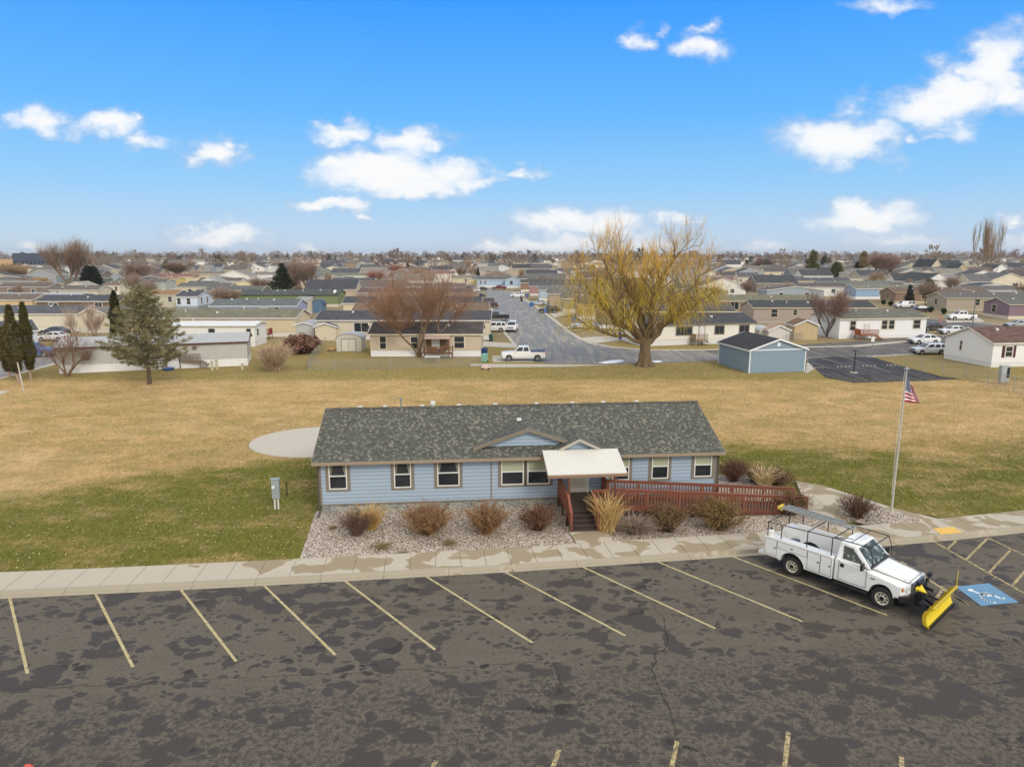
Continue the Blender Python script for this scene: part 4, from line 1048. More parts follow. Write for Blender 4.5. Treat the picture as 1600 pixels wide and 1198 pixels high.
# ---------------------------------------------------------------- the service truck
TW = srgb(236, 236, 232, .95)
def utility_truck(loc, heading):
    c = thing('utility_truck', 'white service body pickup with black overhead rack and a yellow snow plow', 'truck', tuple(loc), heading)
    cp = carpaint(TW); W = 2.02; r = .405
    # cab lower body with hood and front wings
    ar = .50
    prof = [(2.52, .62), (2.60, .80), (2.59, 1.08), (2.50, 1.17), (2.2, 1.23), (1.22, 1.34), (1.16, 1.36), (-.06, 1.36), (-.06, .52), (1.20, .50)]
    prof += arc(1.77, .44, ar, 173, 12, 12) + [(2.32, .62)]
    def warp(x, y, z):
        s = abs(y) / (W / 2)
        if x > 1.9: x -= .22 * s ** 4 * (x - 1.9) / .7
        if z > 1.12 and x > 1.1: z -= .09 * s ** 5 + (0.03 * s ** 2)
        if z > 1.3 and x < 1.2: y *= .97
        if x > 1.3 and z > 1.0: y *= 1 - .03 * (z - 1.0) / .3
        return (x, y, z)
    d = MB(); sliced(d, prof, [W / 2 * q for q in (-1, -.97, -.85, -.55, 0, .55, .85, .97, 1)], warp)
    d.build('body', cp, c, bevel=.03)
    # raised hood centre
    d = MB()
    def hz(x): return 1.215 + (1.335 - 1.215) * (2.45 - x) / 1.2
    d.add([(1.28, -.62, hz(1.28) - .01), (2.42, -.5, hz(2.42) - .02), (2.42, .5, hz(2.42) - .02), (1.28, .62, hz(1.28) - .01), (1.33, -.55, hz(1.3) + .045), (2.34, -.42, hz(2.34) + .04), (2.34, .42, hz(2.34) + .04), (1.33, .55, hz(1.3) + .045)],
          [(4, 5, 6, 7), (0, 1, 5, 4), (1, 2, 6, 5), (2, 3, 7, 6), (3, 0, 4, 7)])
    d.build('hood', cp, c, bevel=.02)
    e = MB()
    for s in (-1, 1): e.bar((1.22, s * .80, hz(1.22) - .012), (2.50, s * .66, hz(2.50) - .045), .007, .05)
    e.bar((2.505, -.66, 1.165), (2.505, .66, 1.165), .02, .02); e.build('hood_seam', plain(srgb(140, 138, 134)), c)
    # cabin shell
    wb_, wt = .955, .76
    B4 = [(-.05, 1.33, wb_), (1.24, 1.33, wb_), (.60, 1.95, wt), (.02, 1.99, wt)]
    d = MB(); v = [(x, -y, z) for x, z, y in B4] + [(x, y, z) for x, z, y in B4]
    v += [(.02, 0, 2.03), (.60, 0, 1.99)]
    d.add(v, [(0, 1, 2, 3), (7, 6, 5, 4), (1, 5, 6, 2), (0, 3, 7, 4), (2, 6, 9), (3, 8, 7), (3, 2, 9, 8), (7, 8, 9, 6)])
    cab = d.build('cabin', cp, c, bevel=.035)
    def pane(nm, q, s=.012, mat=None):
        q = [Vector(p) for p in q]; nrm = (q[1] - q[0]).cross(q[-1] - q[0]).normalized(); cen = sum(q, Vector()) / len(q)
        if nrm.dot(cen - Vector((.5, 0, 1.2))) < 0: nrm = -nrm
        e = MB(); e.poly([p + nrm * s for p in q]); return e.build(nm, mat or TG, c, fix=False)
    def lerp(a, b, t): return tuple(a[i] + (b[i] - a[i]) * t for i in range(3))
    TGm = NT('vehicle_glass_with_cab_behind'); p = TGm.objc(); nn = TGm.noise(TGm.mapv(p, (1, 1, 1)), 4.5, 4, .6, .4)
    TG = TGm.fin(TGm.mix(TGm.ramp(nn, .5, .62), srgb(52, 60, 54), srgb(140, 150, 138)), .12, spec=.5)
    for s in (-1, 1):
        A, B_, C_, D_ = (-.05, s * wb_, 1.33), (1.24, s * wb_, 1.33), (.60, s * wt, 1.95), (.02, s * wt, 1.99)
        P = lambda u, v_: lerp(lerp(A, B_, u), lerp(D_, C_, u), v_)
        dw = pane('window', [P(.20, .13), P(.90, .13), P(.84, .42), P(.74, .86), P(.22, .86)])
        # door skin, seam and handle
        e = MB(); y = s * (W / 2 + .004)
        for (x0, x1, z0, z1) in ((.10, .112, .58, 1.34), (1.15, 1.162, .62, 1.34), (.10, 1.16, .58, .592)): e.box(x0, x1, y - .006, y + .002, z0, z1)
        dr = e.build('door_seam', M_black, c)
        e = MB(); e.box(.16, .30, y - .02, y + .03 * s if s > 0 else y + .02, 1.14, 1.20); e.box(.17, .27, s * (W / 2) - .02, s * (W / 2) + .02, 1.10, 1.24); e.build('door_handle', M_black, c)
        e = MB(); e.box(.98, 1.10, s * 1.02 - .04, s * 1.02 + .04, 1.35, 1.40); e.box(1.0, 1.09, s * 1.20 - .11, s * 1.20 + .11, 1.30, 1.56); e.build('mirror', M_black, c, bevel=.02)
        # running board, wing moulding, badge, side lamp
        e = MB(); e.box(-.05, 1.25, s * 1.0 - .13, s * 1.0 + .08, .40, .46); e.build('running_board', M_dkmetal, c, bevel=.015)
        e = MB(); e.box(1.30, 1.46, s * (W / 2) - .004, s * (W / 2) + .008, 1.02, 1.06); e.build('badge', M_dkmetal, c)
        e = MB(); e.box(2.42, 2.50, s * .86 - .10, s * .86 + .08, .92, 1.08); e.box(2.45, 2.575, s * .72 - .14, s * .72 + .12, .88, 1.10); e.build('headlight', M_lamp, c, bevel=.02)
        e = MB(); e.box(2.36, 2.46, s * .965 - .02, s * .965 + .02, .90, 1.02); e.build('turn_signal', paint(srgb(210, 120, 40), .3), c)
        wheel(c, 1.77, s * (W / 2 - .13), r, .26, TRIM, s); wheel(c, -1.77, s * (W / 2 - .15), r, .28, TRIM, s)
        # dark wheel wells
        for x0, x1, yw in ((1.32, 2.24, .72), (-2.2, -1.3, .74)): e = MB(); e.box(x0, x1, s * yw - .03, s * yw + .03, .5, .95); e.build('wheel_well', M_black, c)
    A, B_, C_, D_ = (1.24, -wb_, 1.33), (1.24, wb_, 1.33), (.60, wt, 1.95), (.60, -wt, 1.95)
    P = lambda u, v_: lerp(lerp(A, B_, u), lerp(D_, C_, u), v_)
    pane('windscreen', [P(.05, .06), P(.95, .06), P(.94, .92), P(.06, .92)])
    e = MB(); q = [Vector(P(.04, -.02)), Vector(P(.96, -.02)), Vector(P(.96, .06)), Vector(P(.04, .06))]; e.poly([p + Vector((.016, 0, .016)) for p in q]); e.bar(Vector(P(.15, .08)) + Vector((.03, 0, .02)), Vector(P(.45, .12)) + Vector((.03, 0, .02)), .015, .015); e.bar(Vector(P(.55, .08)) + Vector((.03, 0, .02)), Vector(P(.85, .12)) + Vector((.03, 0, .02)), .015, .015)
    e.build('wiper', M_black, c, fix=False)
    A, B_, C_, D_ = (-.05, -wb_, 1.33), (-.05, wb_, 1.33), (.02, wt, 1.99), (.02, -wt, 1.99)
    pane('rear_window', [P(.15, .2), P(.85, .2), P(.83, .85), P(.17, .85)])
    # hi-vis vest lying on the dash shows green through the screen: a patch of cloth under the glass edge
    e = MB(); e.box(2.56, 2.625, -.52, .52, .80, 1.10); gr = e.build('grille', M_black, c)
    e = MB()
    for z in (.86, .95, 1.04): e.box(2.62, 2.645, -.5, .5, z - .015, z + .015)
    e.box(2.62, 2.65, -.56, -.51, .78, 1.12); e.box(2.62, 2.65, .51, .56, .78, 1.12); e.box(2.62, 2.65, -.56, .56, 1.10, 1.13); e.build('grille_bar', M_chrome, gr)
    e = MB(); e.prism([(-1.0, .48), (1.0, .48), (1.0, .74), (-1.0, .74)], 0, 0.001, axis='x')
    e = MB()
    for (a, b_) in (((2.34, -1.02), (2.62, -.72)), ((2.62, -.72), (2.70, 0)), ((2.70, 0), (2.62, .72)), ((2.62, .72), (2.34, 1.02))):
        e.bar((a[0], a[1], .60), (b_[0], b_[1], .60), .09, .26)
    e.build('front_bumper', M_black, c, bevel=.02)
    # frame and underbody
    e = MB(); e.box(-2.9, 2.4, -.45, -.33, .42, .56); e.box(-2.9, 2.4, .33, .45, .42, .56); e.box(-2.9, 2.2, -.33, .33, .48, .54); e.tube([(-1.77, -.9, .4), (-1.77, .9, .4)], .07, 8); e.tube([(1.77, -.9, .4), (1.77, .9, .4)], .07, 8); e.build('chassis', M_black, c)
    # service body: two side boxes with wheel openings, floor, bulkhead, tailgate
    sp = [(-3.02, .56), (-3.02, 1.34), (-2.95, 1.37), (-.12, 1.37), (-.12, .50), (-1.2, .50)] 
    sp += arc(-1.77, .46, .52, 4, 176, 12) + [(-2.4, .56)]
    for s in (-1, 1):
        y0, y1 = sorted((s * 1.06, s * .64))
        e = MB(); e.prism(sp, y0, y1); bx = e.build('side_locker', cp, c, bevel=.015)
        e = MB(); yy = s * 1.066
        for (x0, x1, z0, z1) in ((-2.96, -2.46, .64, 1.30), (-2.42, -1.16, 1.03, 1.30), (-1.12, -.62, .58, 1.30), (-.59, -.17, .58, 1.30)):
            e.box(x0, x1, min(yy, yy - s * .012), max(yy, yy - s * .012) , z0, z1)
        e.build('locker_door', carpaint(sc(TW, .96)), bx, bevel=.006)
        e = MB()
        for (x0, x1, z0, z1) in ((-2.96, -2.46, .64, 1.30), (-2.42, -1.16, 1.03, 1.30), (-1.12, -.62, .58, 1.30), (-.59, -.17, .58, 1.30)):
            ya, yb = sorted((s * 1.059, s * 1.0635)); g_ = .016
            e.box(x0 - g_, x1 + g_, ya, yb, z0 - g_, z1 + g_)
        e.build('locker_seam', plain(srgb(96, 94, 90)), bx)
        e = MB()
        for (x, z) in ((-2.52, .98), (-1.8, 1.16), (-.68, .98), (-.23, .98)): e.box(x - .05, x + .05, yy + s * .001 - .006, yy + s * .012 + .006, z - .03, z + .03)
        e.build('latch', M_chrome, bx)
        e = MB(); e.box(-2.9, -.2, s * .86 - .2, s * .86 + .2, 1.372, 1.39); e.build('locker_lid', carpaint(sc(TW, .9)), bx, bevel=.008)
        e = MB(); e.box(-3.05, -3.02, s * .86 - .12, s * .86 + .12, .72, .86); e.build('tail_light', M_tail, c)
    # taller far-side panel behind the bed
    e = MB(); e.box(-2.45, -.14, .63, .70, 1.37, 1.62); e.build('side_panel', cp, c, bevel=.01)
    e = MB(); e.box(-3.0, -.12, -.64, .64, .74, .80); e.box(-.16, -.12, -.64, .64, .80, 1.5); e.box(-3.02, -2.97, -.64, .64, .80, 1.18); e.build('bed', carpaint(sc(TW, .7)), c)
    e = MB(); e.box(-3.32, -3.02, -1.0, 1.0, .50, .60); e.build('rear_bumper', paint(srgb(210, 208, 202), .5), c, bevel=.015)
    e = MB(); e.box(-3.36, -3.32, -1.02, -.9, .52, .62); e.build('rear_marker', M_tail, c)
    # overhead rack of black tube
    e = MB(); k = .021
    for s in (-1, 1):
        y = s * .93
        e.tube([(-2.95, y, 1.95), (-.2, y, 2.12), (1.15, y * .93, 2.14)], k, 6)
        for x, zt in ((-2.35, 1.99), (-1.25, 2.05), (-.25, 2.12)): e.tube([(x, y, 1.37), (x, y, zt)], k, 6)
        e.tube([(-2.95, y, 1.95), (-2.95, y, 1.37)], k, 6)
        e.tube([(-1.25, y, 2.05), (-.25, y, 2.12), (.35, y * .55, 2.14)], k * .8, 6)
        e.tube([(1.15, y * .93, 2.14), (1.28, y, 1.72), (1.30, y, 1.36)], k * .8, 6)
    for x, z in ((-2.95, 1.95), (-1.25, 2.05), (-.2, 2.12), (1.15, 2.14)): e.tube([(x, -.93 if x < 1 else -.865, z), (x, .93 if x < 1 else .865, z)], k, 6)
    e.tube([(.45, -.89, 2.13), (.45, .89, 2.13)], k * .8, 6)
    e.build('rack', M_black, c)
    # plow
    pw = thing('snow_plow', None, None); pw.parent = c; del_ = 0
    for k_ in ('label', 'category'):
        if k_ in pw: del pw[k_]
    M_yel = paint(srgb(228, 200, 40), .45, .15); M_yel2 = paint(srgb(196, 168, 30), .5, .2)
    PX0 = 3.56; ang = R(0.5)
    pv = []
    prof = [(PX0 - .02, .06), (PX0 - .12, .16), (PX0 - .17, .32), (PX0 - .17, .50), (PX0 - .11, .66), (PX0 + .02, .79)]
    ca, sa = math.cos(ang), math.sin(ang)
    def rot(x, y, z): 
        xx = x - PX0; return (PX0 + xx * ca - y * sa, xx * sa + y * ca, z)
    e = MB(); BW = 1.33; pr2 = prof + [(x - .02, z + (.0)) for x, z in prof[::-1]]
    n = len(pr2); vs = [rot(x, -BW, z) for x, z in pr2] + [rot(x, BW, z) for x, z in pr2]
    fs = [tuple(range(n)), tuple(range(2 * n - 1, n - 1, -1))] + [((i + 1) % n, i, n + i, n + (i + 1) % n) for i in range(n)]
    e.add(vs, fs); e.build('blade', M_yel, pw)
    e = MB()
    for y in (-1.33, -.8, -.27, .27, .8, 1.33):
        pts = [rot(x - .02, y, z) for x, z in prof] ; pts2 = [rot(x - .13 + (.07 if i in (0, 5) else 0), y, z) for i, (x, z) in enumerate(prof)]
        for i in range(5):
            a, b_, c2, d2 = pts[i], pts[i + 1], pts2[i + 1], pts2[i]
            for sft in (-.012, .012):
                e.poly([(q[0], q[1] + sft, q[2]) for q in (a, b_, c2, d2)])
            e.poly([(d2[0], d2[1] - .012, d2[2]), (d2[0], d2[1] + .012, d2[2]), (c2[0], c2[1] + .012, c2[2]), (c2[0], c2[1] - .012, c2[2])])
    e.bar(rot(PX0 + .0, -BW, .80), rot(PX0 + .0, BW, .80), .07, .05); e.bar(rot(PX0 - .24, -BW, .42), rot(PX0 - .24, BW, .42), .06, .07); e.bar(rot(PX0 - .2, -BW, .14), rot(PX0 - .2, BW, .14), .06, .07)
    e.build('blade_rib', M_yel2, pw, fix=False)
    e = MB(); e.bar(rot(PX0 - .03, -BW, .08), rot(PX0 - .03, BW, .08), .03, .16); e.build('cutting_edge', M_black, pw)
    e = MB(); e.bar((2.7, -.42, .38), (3.32, -.04, .28), .09, .1); e.bar((2.7, .42, .38), (3.32, .04, .28), .09, .1); e.bar((2.72, -.45, .38), (2.72, .45, .38), .1, .1)
    e.tube([(2.85, -.45, .46), (3.34, -.62, .34)], .04, 6); e.tube([(2.85, .45, .46), (3.34, .62, .34)], .04, 6)
    for y in (-.34, .34): e.bar((2.76, y, .3), (2.80, y, 1.16), .06, .06)
    e.bar((2.80, -.5, 1.02), (2.80, .5, 1.02), .06, .08); e.bar((2.80, -.0, .95), (3.15, 0, .9), .07, .1); e.tube([(3.12, 0, .9), (3.16, 0, .35)], .012, 5)
    e.bar((2.76, -.36, .7), (2.76, .36, .7), .05, .06); e.tube([(2.9, .0, .42), (2.84, .0, 1.0)], .045, 8)
    for y in (-.18, .2): e.tube([(2.8, y, .9), (2.95, y * 1.5, .6), (2.98, y * 2, .45)], .018, 5)
    e.build('lift_frame', M_dkmetal, pw)
    e = MB(); e.add([(2.74, -.66, 1.06), (3.1, -.56, .98), (2.78, -.3, 1.2), (2.74, -.62, .98), (3.05, -.5, .92), (2.78, -.3, 1.1)], [(0, 1, 2), (3, 5, 4), (0, 3, 4, 1), (1, 4, 5, 2), (2, 5, 3, 0)]); e.build('bracket', M_yel, pw)
    for s in (-1, 1):
        e = MB(); e.tube([(2.80, s * .48, 1.02), (2.80, s * .52, 1.22)], .02, 6); e.box(2.74, 2.88, s * .56 - .1, s * .56 + .1, 1.18, 1.32); e.build('plow_light', M_black, pw, bevel=.02)
        if s < 0: continue
        e = MB(); a = rot(PX0 - .02, s * (BW - .06), .8); e.tube([a, (a[0], a[1], 1.42)], .012, 5); e.build('marker_rod', M_yel, pw)
    return c
TRIM = paint(srgb(188, 182, 164), .5, .2)
HEAD = math.atan2(-2.67, 2.32)
tc = (G(1237, 897) + G(1370, 946)) / 2
lat = Vector((-math.sin(HEAD), math.cos(HEAD), 0))
TL = tc + lat * .90 + Vector((math.cos(HEAD), math.sin(HEAD), 0)) * .12
TK = utility_truck(TL, HEAD); TK.scale = (1.04, 1.04, 1.07)
def TP(x, y, z=0): return TL + Vector((math.cos(HEAD), math.sin(HEAD), 0)) * x * 1.04 + lat * y * 1.04 + Vector((0, 0, z * 1.07))
# ladder on the rack, bucket on the far locker, water jug at the tail
ld = thing('extension_ladder', 'aluminium extension ladder lying along the far side of the black truck rack', 'ladder', tuple(TP(-1.55, .62, 2.12)), HEAD)
for (z, x0, x1, dy) in ((.0, -1.75, 1.55, 0), (.075, -1.55, 1.1, .035)):
    d = MB(); 
    for y in (-.17, .17): d.box(x0, x1, y - .018 + dy, y + .018 + dy, z, z + .07)
    o = d.build('rail', metal(srgb(176, 178, 176), .35, .4), ld)
    d = MB()
    for i in range(int((x1 - x0) / .3)): d.tube([(x0 + .15 + i * .3, -.16 + dy, z + .035), (x0 + .15 + i * .3, .16 + dy, z + .035)], .016, 5)
    d.build('rung', M_galv, o)
d = MB(); d.box(-1.8, -1.72, -.24, .24, -.03, .1); d.box(-1.86, -1.78, .16, .26, -.22, .0); d.build('foot', paint(srgb(214, 186, 40), .5), ld)
bk = thing('bucket', 'grey round bucket standing in the truck bed beside the locker', 'bucket', tuple(TP(-2.05, -.25, .80)))
d = MB(); d.revolve([(0, .01), (.15, .01), (.19, .48), (.21, .48), (.21, .44)], n=14); d.build('body', plain(srgb(110, 122, 134), .5), bk)
d = MB(); d.tube([(.2 * math.cos(R(a)), 0.0, .46 + .2 * math.sin(R(a))) for a in range(0, 181, 20)], .008, 4); d.build('handle', M_galv, bk)
jg = thing('water_jug', 'small round white jug on the rear corner of the white truck', 'jug', tuple(TP(-2.85, -.84, 1.39)))
d = MB(); d.revolve([(0, 0), (.13, 0), (.14, .05), (.14, .2), (.09, .26), (.0, .27)], n=12); d.build('body', M_white, jg)
d = MB(); d.tube([(0, 0, .27), (0, 0, .34)], .05, 8); d.build('cap', M_dkmetal, jg)
CARS = [
 ('pickup_truck', 'white crew cab pickup parked side-on at the far edge of the field', 'pickup', (818, 562, 0), 180, (232, 230, 226), 'pickup'),
 ('parked_car', 'white sport utility facing forward on the wet street', 'car', (800, 516), -97, (228, 228, 226), 'suv'),
 ('parked_car', 'silver sedan on the driveway between two blue bins', 'car', (911, 512), 178, (196, 196, 198), 'sedan'),
 ('parked_car', 'black sport utility behind a blue bin on the right kerb of the main street', 'car', (857, 488), 180, (32, 33, 40), 'suv'),
 ('parked_car', 'pale blue car mostly behind the black one on the main street', 'car', (842, 476), 180, (178, 192, 206), 'sedan'),
 ('parked_car', 'white car beside the far blue bin near the brown home', 'car', (808, 464), 185, (226, 228, 230), 'suv'),
 ('pickup_truck', 'dark red pickup by the light blue home at the end of the street', 'pickup', (780, 452), 178, (108, 30, 34), 'pickup'),
 ('parked_car', 'dark blue car at the far left of the street end', 'car', (732, 451), 180, (44, 62, 108), 'sedan'),
 ('parked_car', 'small white car at the end of the street between two dark ones', 'car', (741, 455), 182, (228, 228, 226), 'wagon'),
 ('parked_car', 'small black car at the end of the street right of the white one', 'car', (752, 453), 182, (30, 30, 34), 'sedan'),
 ('parked_car', 'black car end beside the tan-roofed home row', 'car', (747, 464), 178, (22, 24, 28), 'sedan'),
 ('parked_car', 'brown-grey car by the third home of the left row', 'car', (760, 474), 178, (96, 84, 78), 'suv'),
 ('parked_car', 'dark red hatchback behind the pickup on the left kerb', 'car', (765, 480), 180, (78, 34, 34), 'wagon'),
 ('pickup_truck', 'black pickup beside the navy-roofed cream home', 'pickup', (774, 500), 180, (28, 32, 40), 'pickup'),
 ('parked_car', 'white sport utility beside the green bin at the home corner', 'car', (772, 517), 176, (222, 220, 214), 'suv'),
 ('pickup_truck', 'bright blue pickup behind the columnar junipers', 'pickup', (52, 556), 8, (48, 96, 158), 'pickup'),
 ('parked_car', 'white sedan behind the columnar junipers near the grey home', 'car', (85, 531), 178, (230, 230, 228), 'sedan'),
 ('parked_car', 'dark blue car behind the spruce beside the cream home', 'car', (170, 512), 175, (46, 56, 116), 'sedan'),
 ('parked_car', 'dark navy car roof behind the white sedan on the left', 'car', (86, 522), 180, (50, 60, 86), 'sedan'),
 ('parked_car', 'white wagon parked by the pale blue gabled house', 'car', (320, 471), 180, (228, 228, 226), 'wagon'),
 ('parked_car', 'white sedan parked nearest the street behind the white gabled house', 'car', (1443, 536), 186, (234, 234, 232), 'sedan'),
 ('parked_car', 'silver hatchback in front of the white sedan by the gabled house', 'car', (1450, 552), 182, (196, 198, 200), 'wagon'),
 ('parked_car', 'white car hidden behind the gabled white house roof', 'car', (1488, 521), 184, (234, 234, 232), 'sedan'),
 ('pickup_truck', 'white pickup on the driveway of the taupe home', 'pickup', (1501, 499), 180, (234, 234, 232), 'pickup'),
 ('parked_car', 'silver sedan by the mauve home at the picture edge', 'car', (1590, 511), 180, (170, 172, 174), 'sedan'),
 ('parked_car', 'white van beside the brown home', 'car', (1413, 480), 180, (230, 230, 230), 'van'),
 ('parked_car', 'black sedan in front of the white van', 'car', (1436, 486), 176, (32, 32, 36), 'sedan'),
 ('parked_car', 'white sedan by the cream home in the third row', 'car', (1243, 460), 180, (224, 224, 220), 'sedan'),
 ('parked_car', 'blue-grey sedan by the tan home in the third row', 'car', (1206, 458), 180, (140, 154, 166), 'sedan'),
 ('parked_car', 'white boxy sport utility by the mauve home far behind the willow', 'car', (1141, 444), 180, (228, 226, 220), 'suv'),
 ('parked_car', 'black compact car behind the right end of the white home', 'car', (1452, 515), 200, (26, 26, 30), 'sedan'),
]
for (nm, lab, cat, pp, hd, colr, kd) in CARS:
    car(nm, lab, 'pickup' if cat == 'pickup' else cat, G(pp[0], pp[1] + 1) + Vector((0, 0, .03)), R(hd), srgb(*colr, .95), kd, 'vehicles parked around the home park', detail=(pp[1] > 540))
# wheelie bins
def bin_(px, py, colr, lab):
    c = thing('wheelie_bin', lab, 'rubbish bin', tuple(G(px, py)), random.uniform(-.5, .5), 'wheelie bins put out by the homes')
    d = MB(); m = plain(srgb(*colr), .5)
    d.add([(-.25, -.3, .08), (.25, -.3, .08), (.25, .3, .08), (-.25, .3, .08), (-.31, -.38, 1.0), (.31, -.38, 1.0), (.31, .36, 1.0), (-.31, .36, 1.0)], [(0, 3, 2, 1), (4, 5, 6, 7), (0, 1, 5, 4), (1, 2, 6, 5), (2, 3, 7, 6), (3, 0, 4, 7)])
    d.build('bin_body', m, c)
    d = MB(); d.add([(-.33, -.42, 1.005), (.33, -.42, 1.005), (.33, .38, 1.005), (-.33, .38, 1.005), (-.3, -.3, 1.1), (.3, -.3, 1.1), (.3, .32, 1.12), (-.3, .32, 1.12)], [(0, 3, 2, 1), (4, 5, 6, 7), (0, 1, 5, 4), (1, 2, 6, 5), (2, 3, 7, 6), (3, 0, 4, 7)]); d.build('lid', m, c)
    d = MB(); d.tube([(-.3, .34, .12), (.3, .34, .12)], .12, 8); d.build('wheel', M_black, c)
for a in [(929, 513.5, (44, 84, 158), 'blue bin touching the rear of the silver sedan'), (896, 502, (40, 104, 176), 'blue bin standing on the driveway behind the silver sedan'), (852, 489.5, (40, 104, 176), 'blue bin in front of the black sport utility'),
          (830, 479, (40, 104, 176), 'blue bin in front of the pale blue car'), (824, 464.5, (40, 90, 160), 'far blue bin beside the white car'), (815, 471, (36, 42, 34), 'small dark bin on the right kerb up the street'),
          (970, 530, (66, 72, 140), 'violet-blue bin left of the willow trunk'), (977, 531, (44, 50, 36), 'dark olive bin between the violet bin and the willow trunk'), (757, 556, (40, 66, 110), 'tall dark blue bin at the corner of the tan yard home'),
          (767, 533, (30, 70, 64), 'dark green bin beside the navy-roofed cream home'), (757.5, 566, (130, 178, 160), 'pale mint bin at the fence corner'), (1303, 526, (52, 84, 78), 'green utility bin left of the white home')]: bin_(*a)
# ================================================================ vegetation
def rv(rg, a=1.0): return Vector((rg.uniform(-a, a), rg.uniform(-a, a), rg.uniform(-a, a)))
def perp(d, rg):
    v = rv(rg); v -= d * v.dot(d)
    return v.normalized() if v.length > 1e-3 else Vector((1, 0, 0))
def strip_(mb, pts, w0, w1, rg):
    ax_ = Vector((rg.uniform(-1, 1), rg.uniform(-1, 1), rg.uniform(-.2, .2)))
    n = len(pts); base = len(mb.v)
    for i, p in enumerate(pts):
        w_ = w0 + (w1 - w0) * i / (n - 1)
        a = ax_.normalized() * w_ / 2
        mb.v.append(tuple(p - a)); mb.v.append(tuple(p + a))
    for i in range(n - 1):
        mb.f.append((base + 2 * i, base + 2 * i + 1, base + 2 * i + 3, base + 2 * i + 2)); mb.m.append(0)
def grow(wood, tips, p, d, L, r, lvl, maxl, rg, sp=.55, upb=.12, kids=(2, 4), lr=.74, crook=.16, side=True):
    segs = 4; pts = [p.copy()]; rad = [r]; q = p.copy(); dd = d.copy(); r1 = r * (.70 if lvl < maxl else .25)
    for i in range(segs):
        dd = (dd + rv(rg, crook) + Vector((0, 0, upb * .35))).normalized()
        q = q + dd * (L / segs); pts.append(q.copy()); rad.append(r + (r1 - r) * (i + 1) / segs)
    wood.tube(pts, rad, 8 if r > .25 else (6 if r > .09 else (4 if r > .03 else 3)), cap=False)
    if lvl >= maxl:
        tips.append((q, dd, pts[2], lvl)); return
    if lvl >= maxl - 2: tips.append((pts[3], dd, pts[2], lvl))
    nk = rg.randint(*kids)
    ph = rg.uniform(0, 6.28)
    for k in range(nk):
        a = perp(dd, rg)
        s = sp * rg.uniform(.6, 1.3)
        nd = (dd * math.cos(s) + a * math.sin(s)); nd.z += upb; nd.normalize()
        grow(wood, tips, q, nd, L * lr * rg.uniform(.75, 1.2), r1 * (.98 if k == 0 else rg.uniform(.66, .9)), lvl + 1, maxl, rg, sp, upb, kids, lr, crook)
    if side and lvl >= 1:
        for k in range(rg.randint(1, 2)):
            j = rg.randint(1, 3); a = perp(dd, rg); nd = (dd * .55 + a * .8); nd.z += upb; nd.normalize()
            grow(wood, tips, pts[j], nd, L * lr * rg.uniform(.5, .8), r1 * rg.uniform(.35, .55), lvl + 1 if lvl + 1 <= maxl else maxl, maxl, rg, sp, upb, kids, lr, crook)
def fit(mbs, H, Wd, keep=0.0):
    zs = [v[2] for m in mbs for v in m.v]; xs = [v[0] for m in mbs for v in m.v]
    xs.sort(); n = len(xs); wx = max(abs(xs[int(n * .012)]), abs(xs[int(n * .988)])) * 2; hz_ = sorted(zs)[int(len(zs) * .997)]
    kx, kz = Wd / wx, H / hz_
    for m in mbs: 
        m.v = [(x * (1 + (kx - 1) * min(1, max(0, z) / (H * .22))), y * (1 + (kx - 1) * min(1, max(0, z) / (H * .22))), z * kz) for x, y, z in m.v]
def bare_tree(name, loc, H, Wd, cw, ct, stems=1, maxl=4, twigs=10, tl=.9, seed=1, r0=None, sp=.5, upb=.15, lr=.74, droop=0.0, tw_w=.022, first=.24, lab=None, cat='tree', group=None, kids=(2, 4), nobase=False):
    rg = random.Random(seed); wood = MB(); tips = []
    r0 = r0 or H * .02
    for s in range(stems):
        a = 2 * math.pi * (s + rg.uniform(-.2, .2)) / stems
        tilt = 0.06 if stems == 1 else rg.uniform(.28, .5)
        d = Vector((math.cos(a) * math.sin(tilt), math.sin(a) * math.sin(tilt), math.cos(tilt)))
        grow(wood, tips, Vector((d.x * .2, d.y * .2, -.1)), d, H * first, r0 * (1 if stems == 1 else .7), 0, maxl, rg, sp, upb, kids, lr)
    tw = MB(); tw_w *= .55; tl *= 1.15; twf = twigs * .20
    for (q, d, p0, lv) in tips:
        for k in range(int((twf if lv == maxl else twf * .4) + rg.random())):
            o = p0.lerp(q, rg.uniform(0, 1)); dd = (d + rv(rg, .75) + Vector((0, 0, upb * 1.5))).normalized()
            L = tl * rg.uniform(.5, 1.2)
            pts = [o]; 
            for i in range(2 if droop == 0 else 4):
                dd = (dd + rv(rg, .12) + Vector((0, 0, -droop * (i + 1)))).normalized(); pts.append(pts[-1] + dd * L / (2 if droop == 0 else 4))
            strip_(tw, pts, tw_w, tw_w * .3, rg)
    fit([wood, tw], H, Wd)
    t = thing(name, lab, cat, tuple(loc), 0, group)
    wood.build('trunk', bark(sc(cw, 1.1)), t, uv=False, fix=False)
    tw.build('crown', leaf(sc(ct, .62), sc(ct, 1.15), .9, .4, 'twigs'), t, uv=False, fix=False)
    return t
def clump(mb, p, rg, n, s, w_=.35, dirn=None):
    for k in range(n):
        d = rv(rg).normalized() if dirn is None else (dirn + rv(rg, .9)).normalized()
        a = perp(d, rg) * s * w_ / 2
        o = p + rv(rg, s * .5)
        mb.poly([o - a, o + a, o + d * s * rg.uniform(.6, 1.2)])
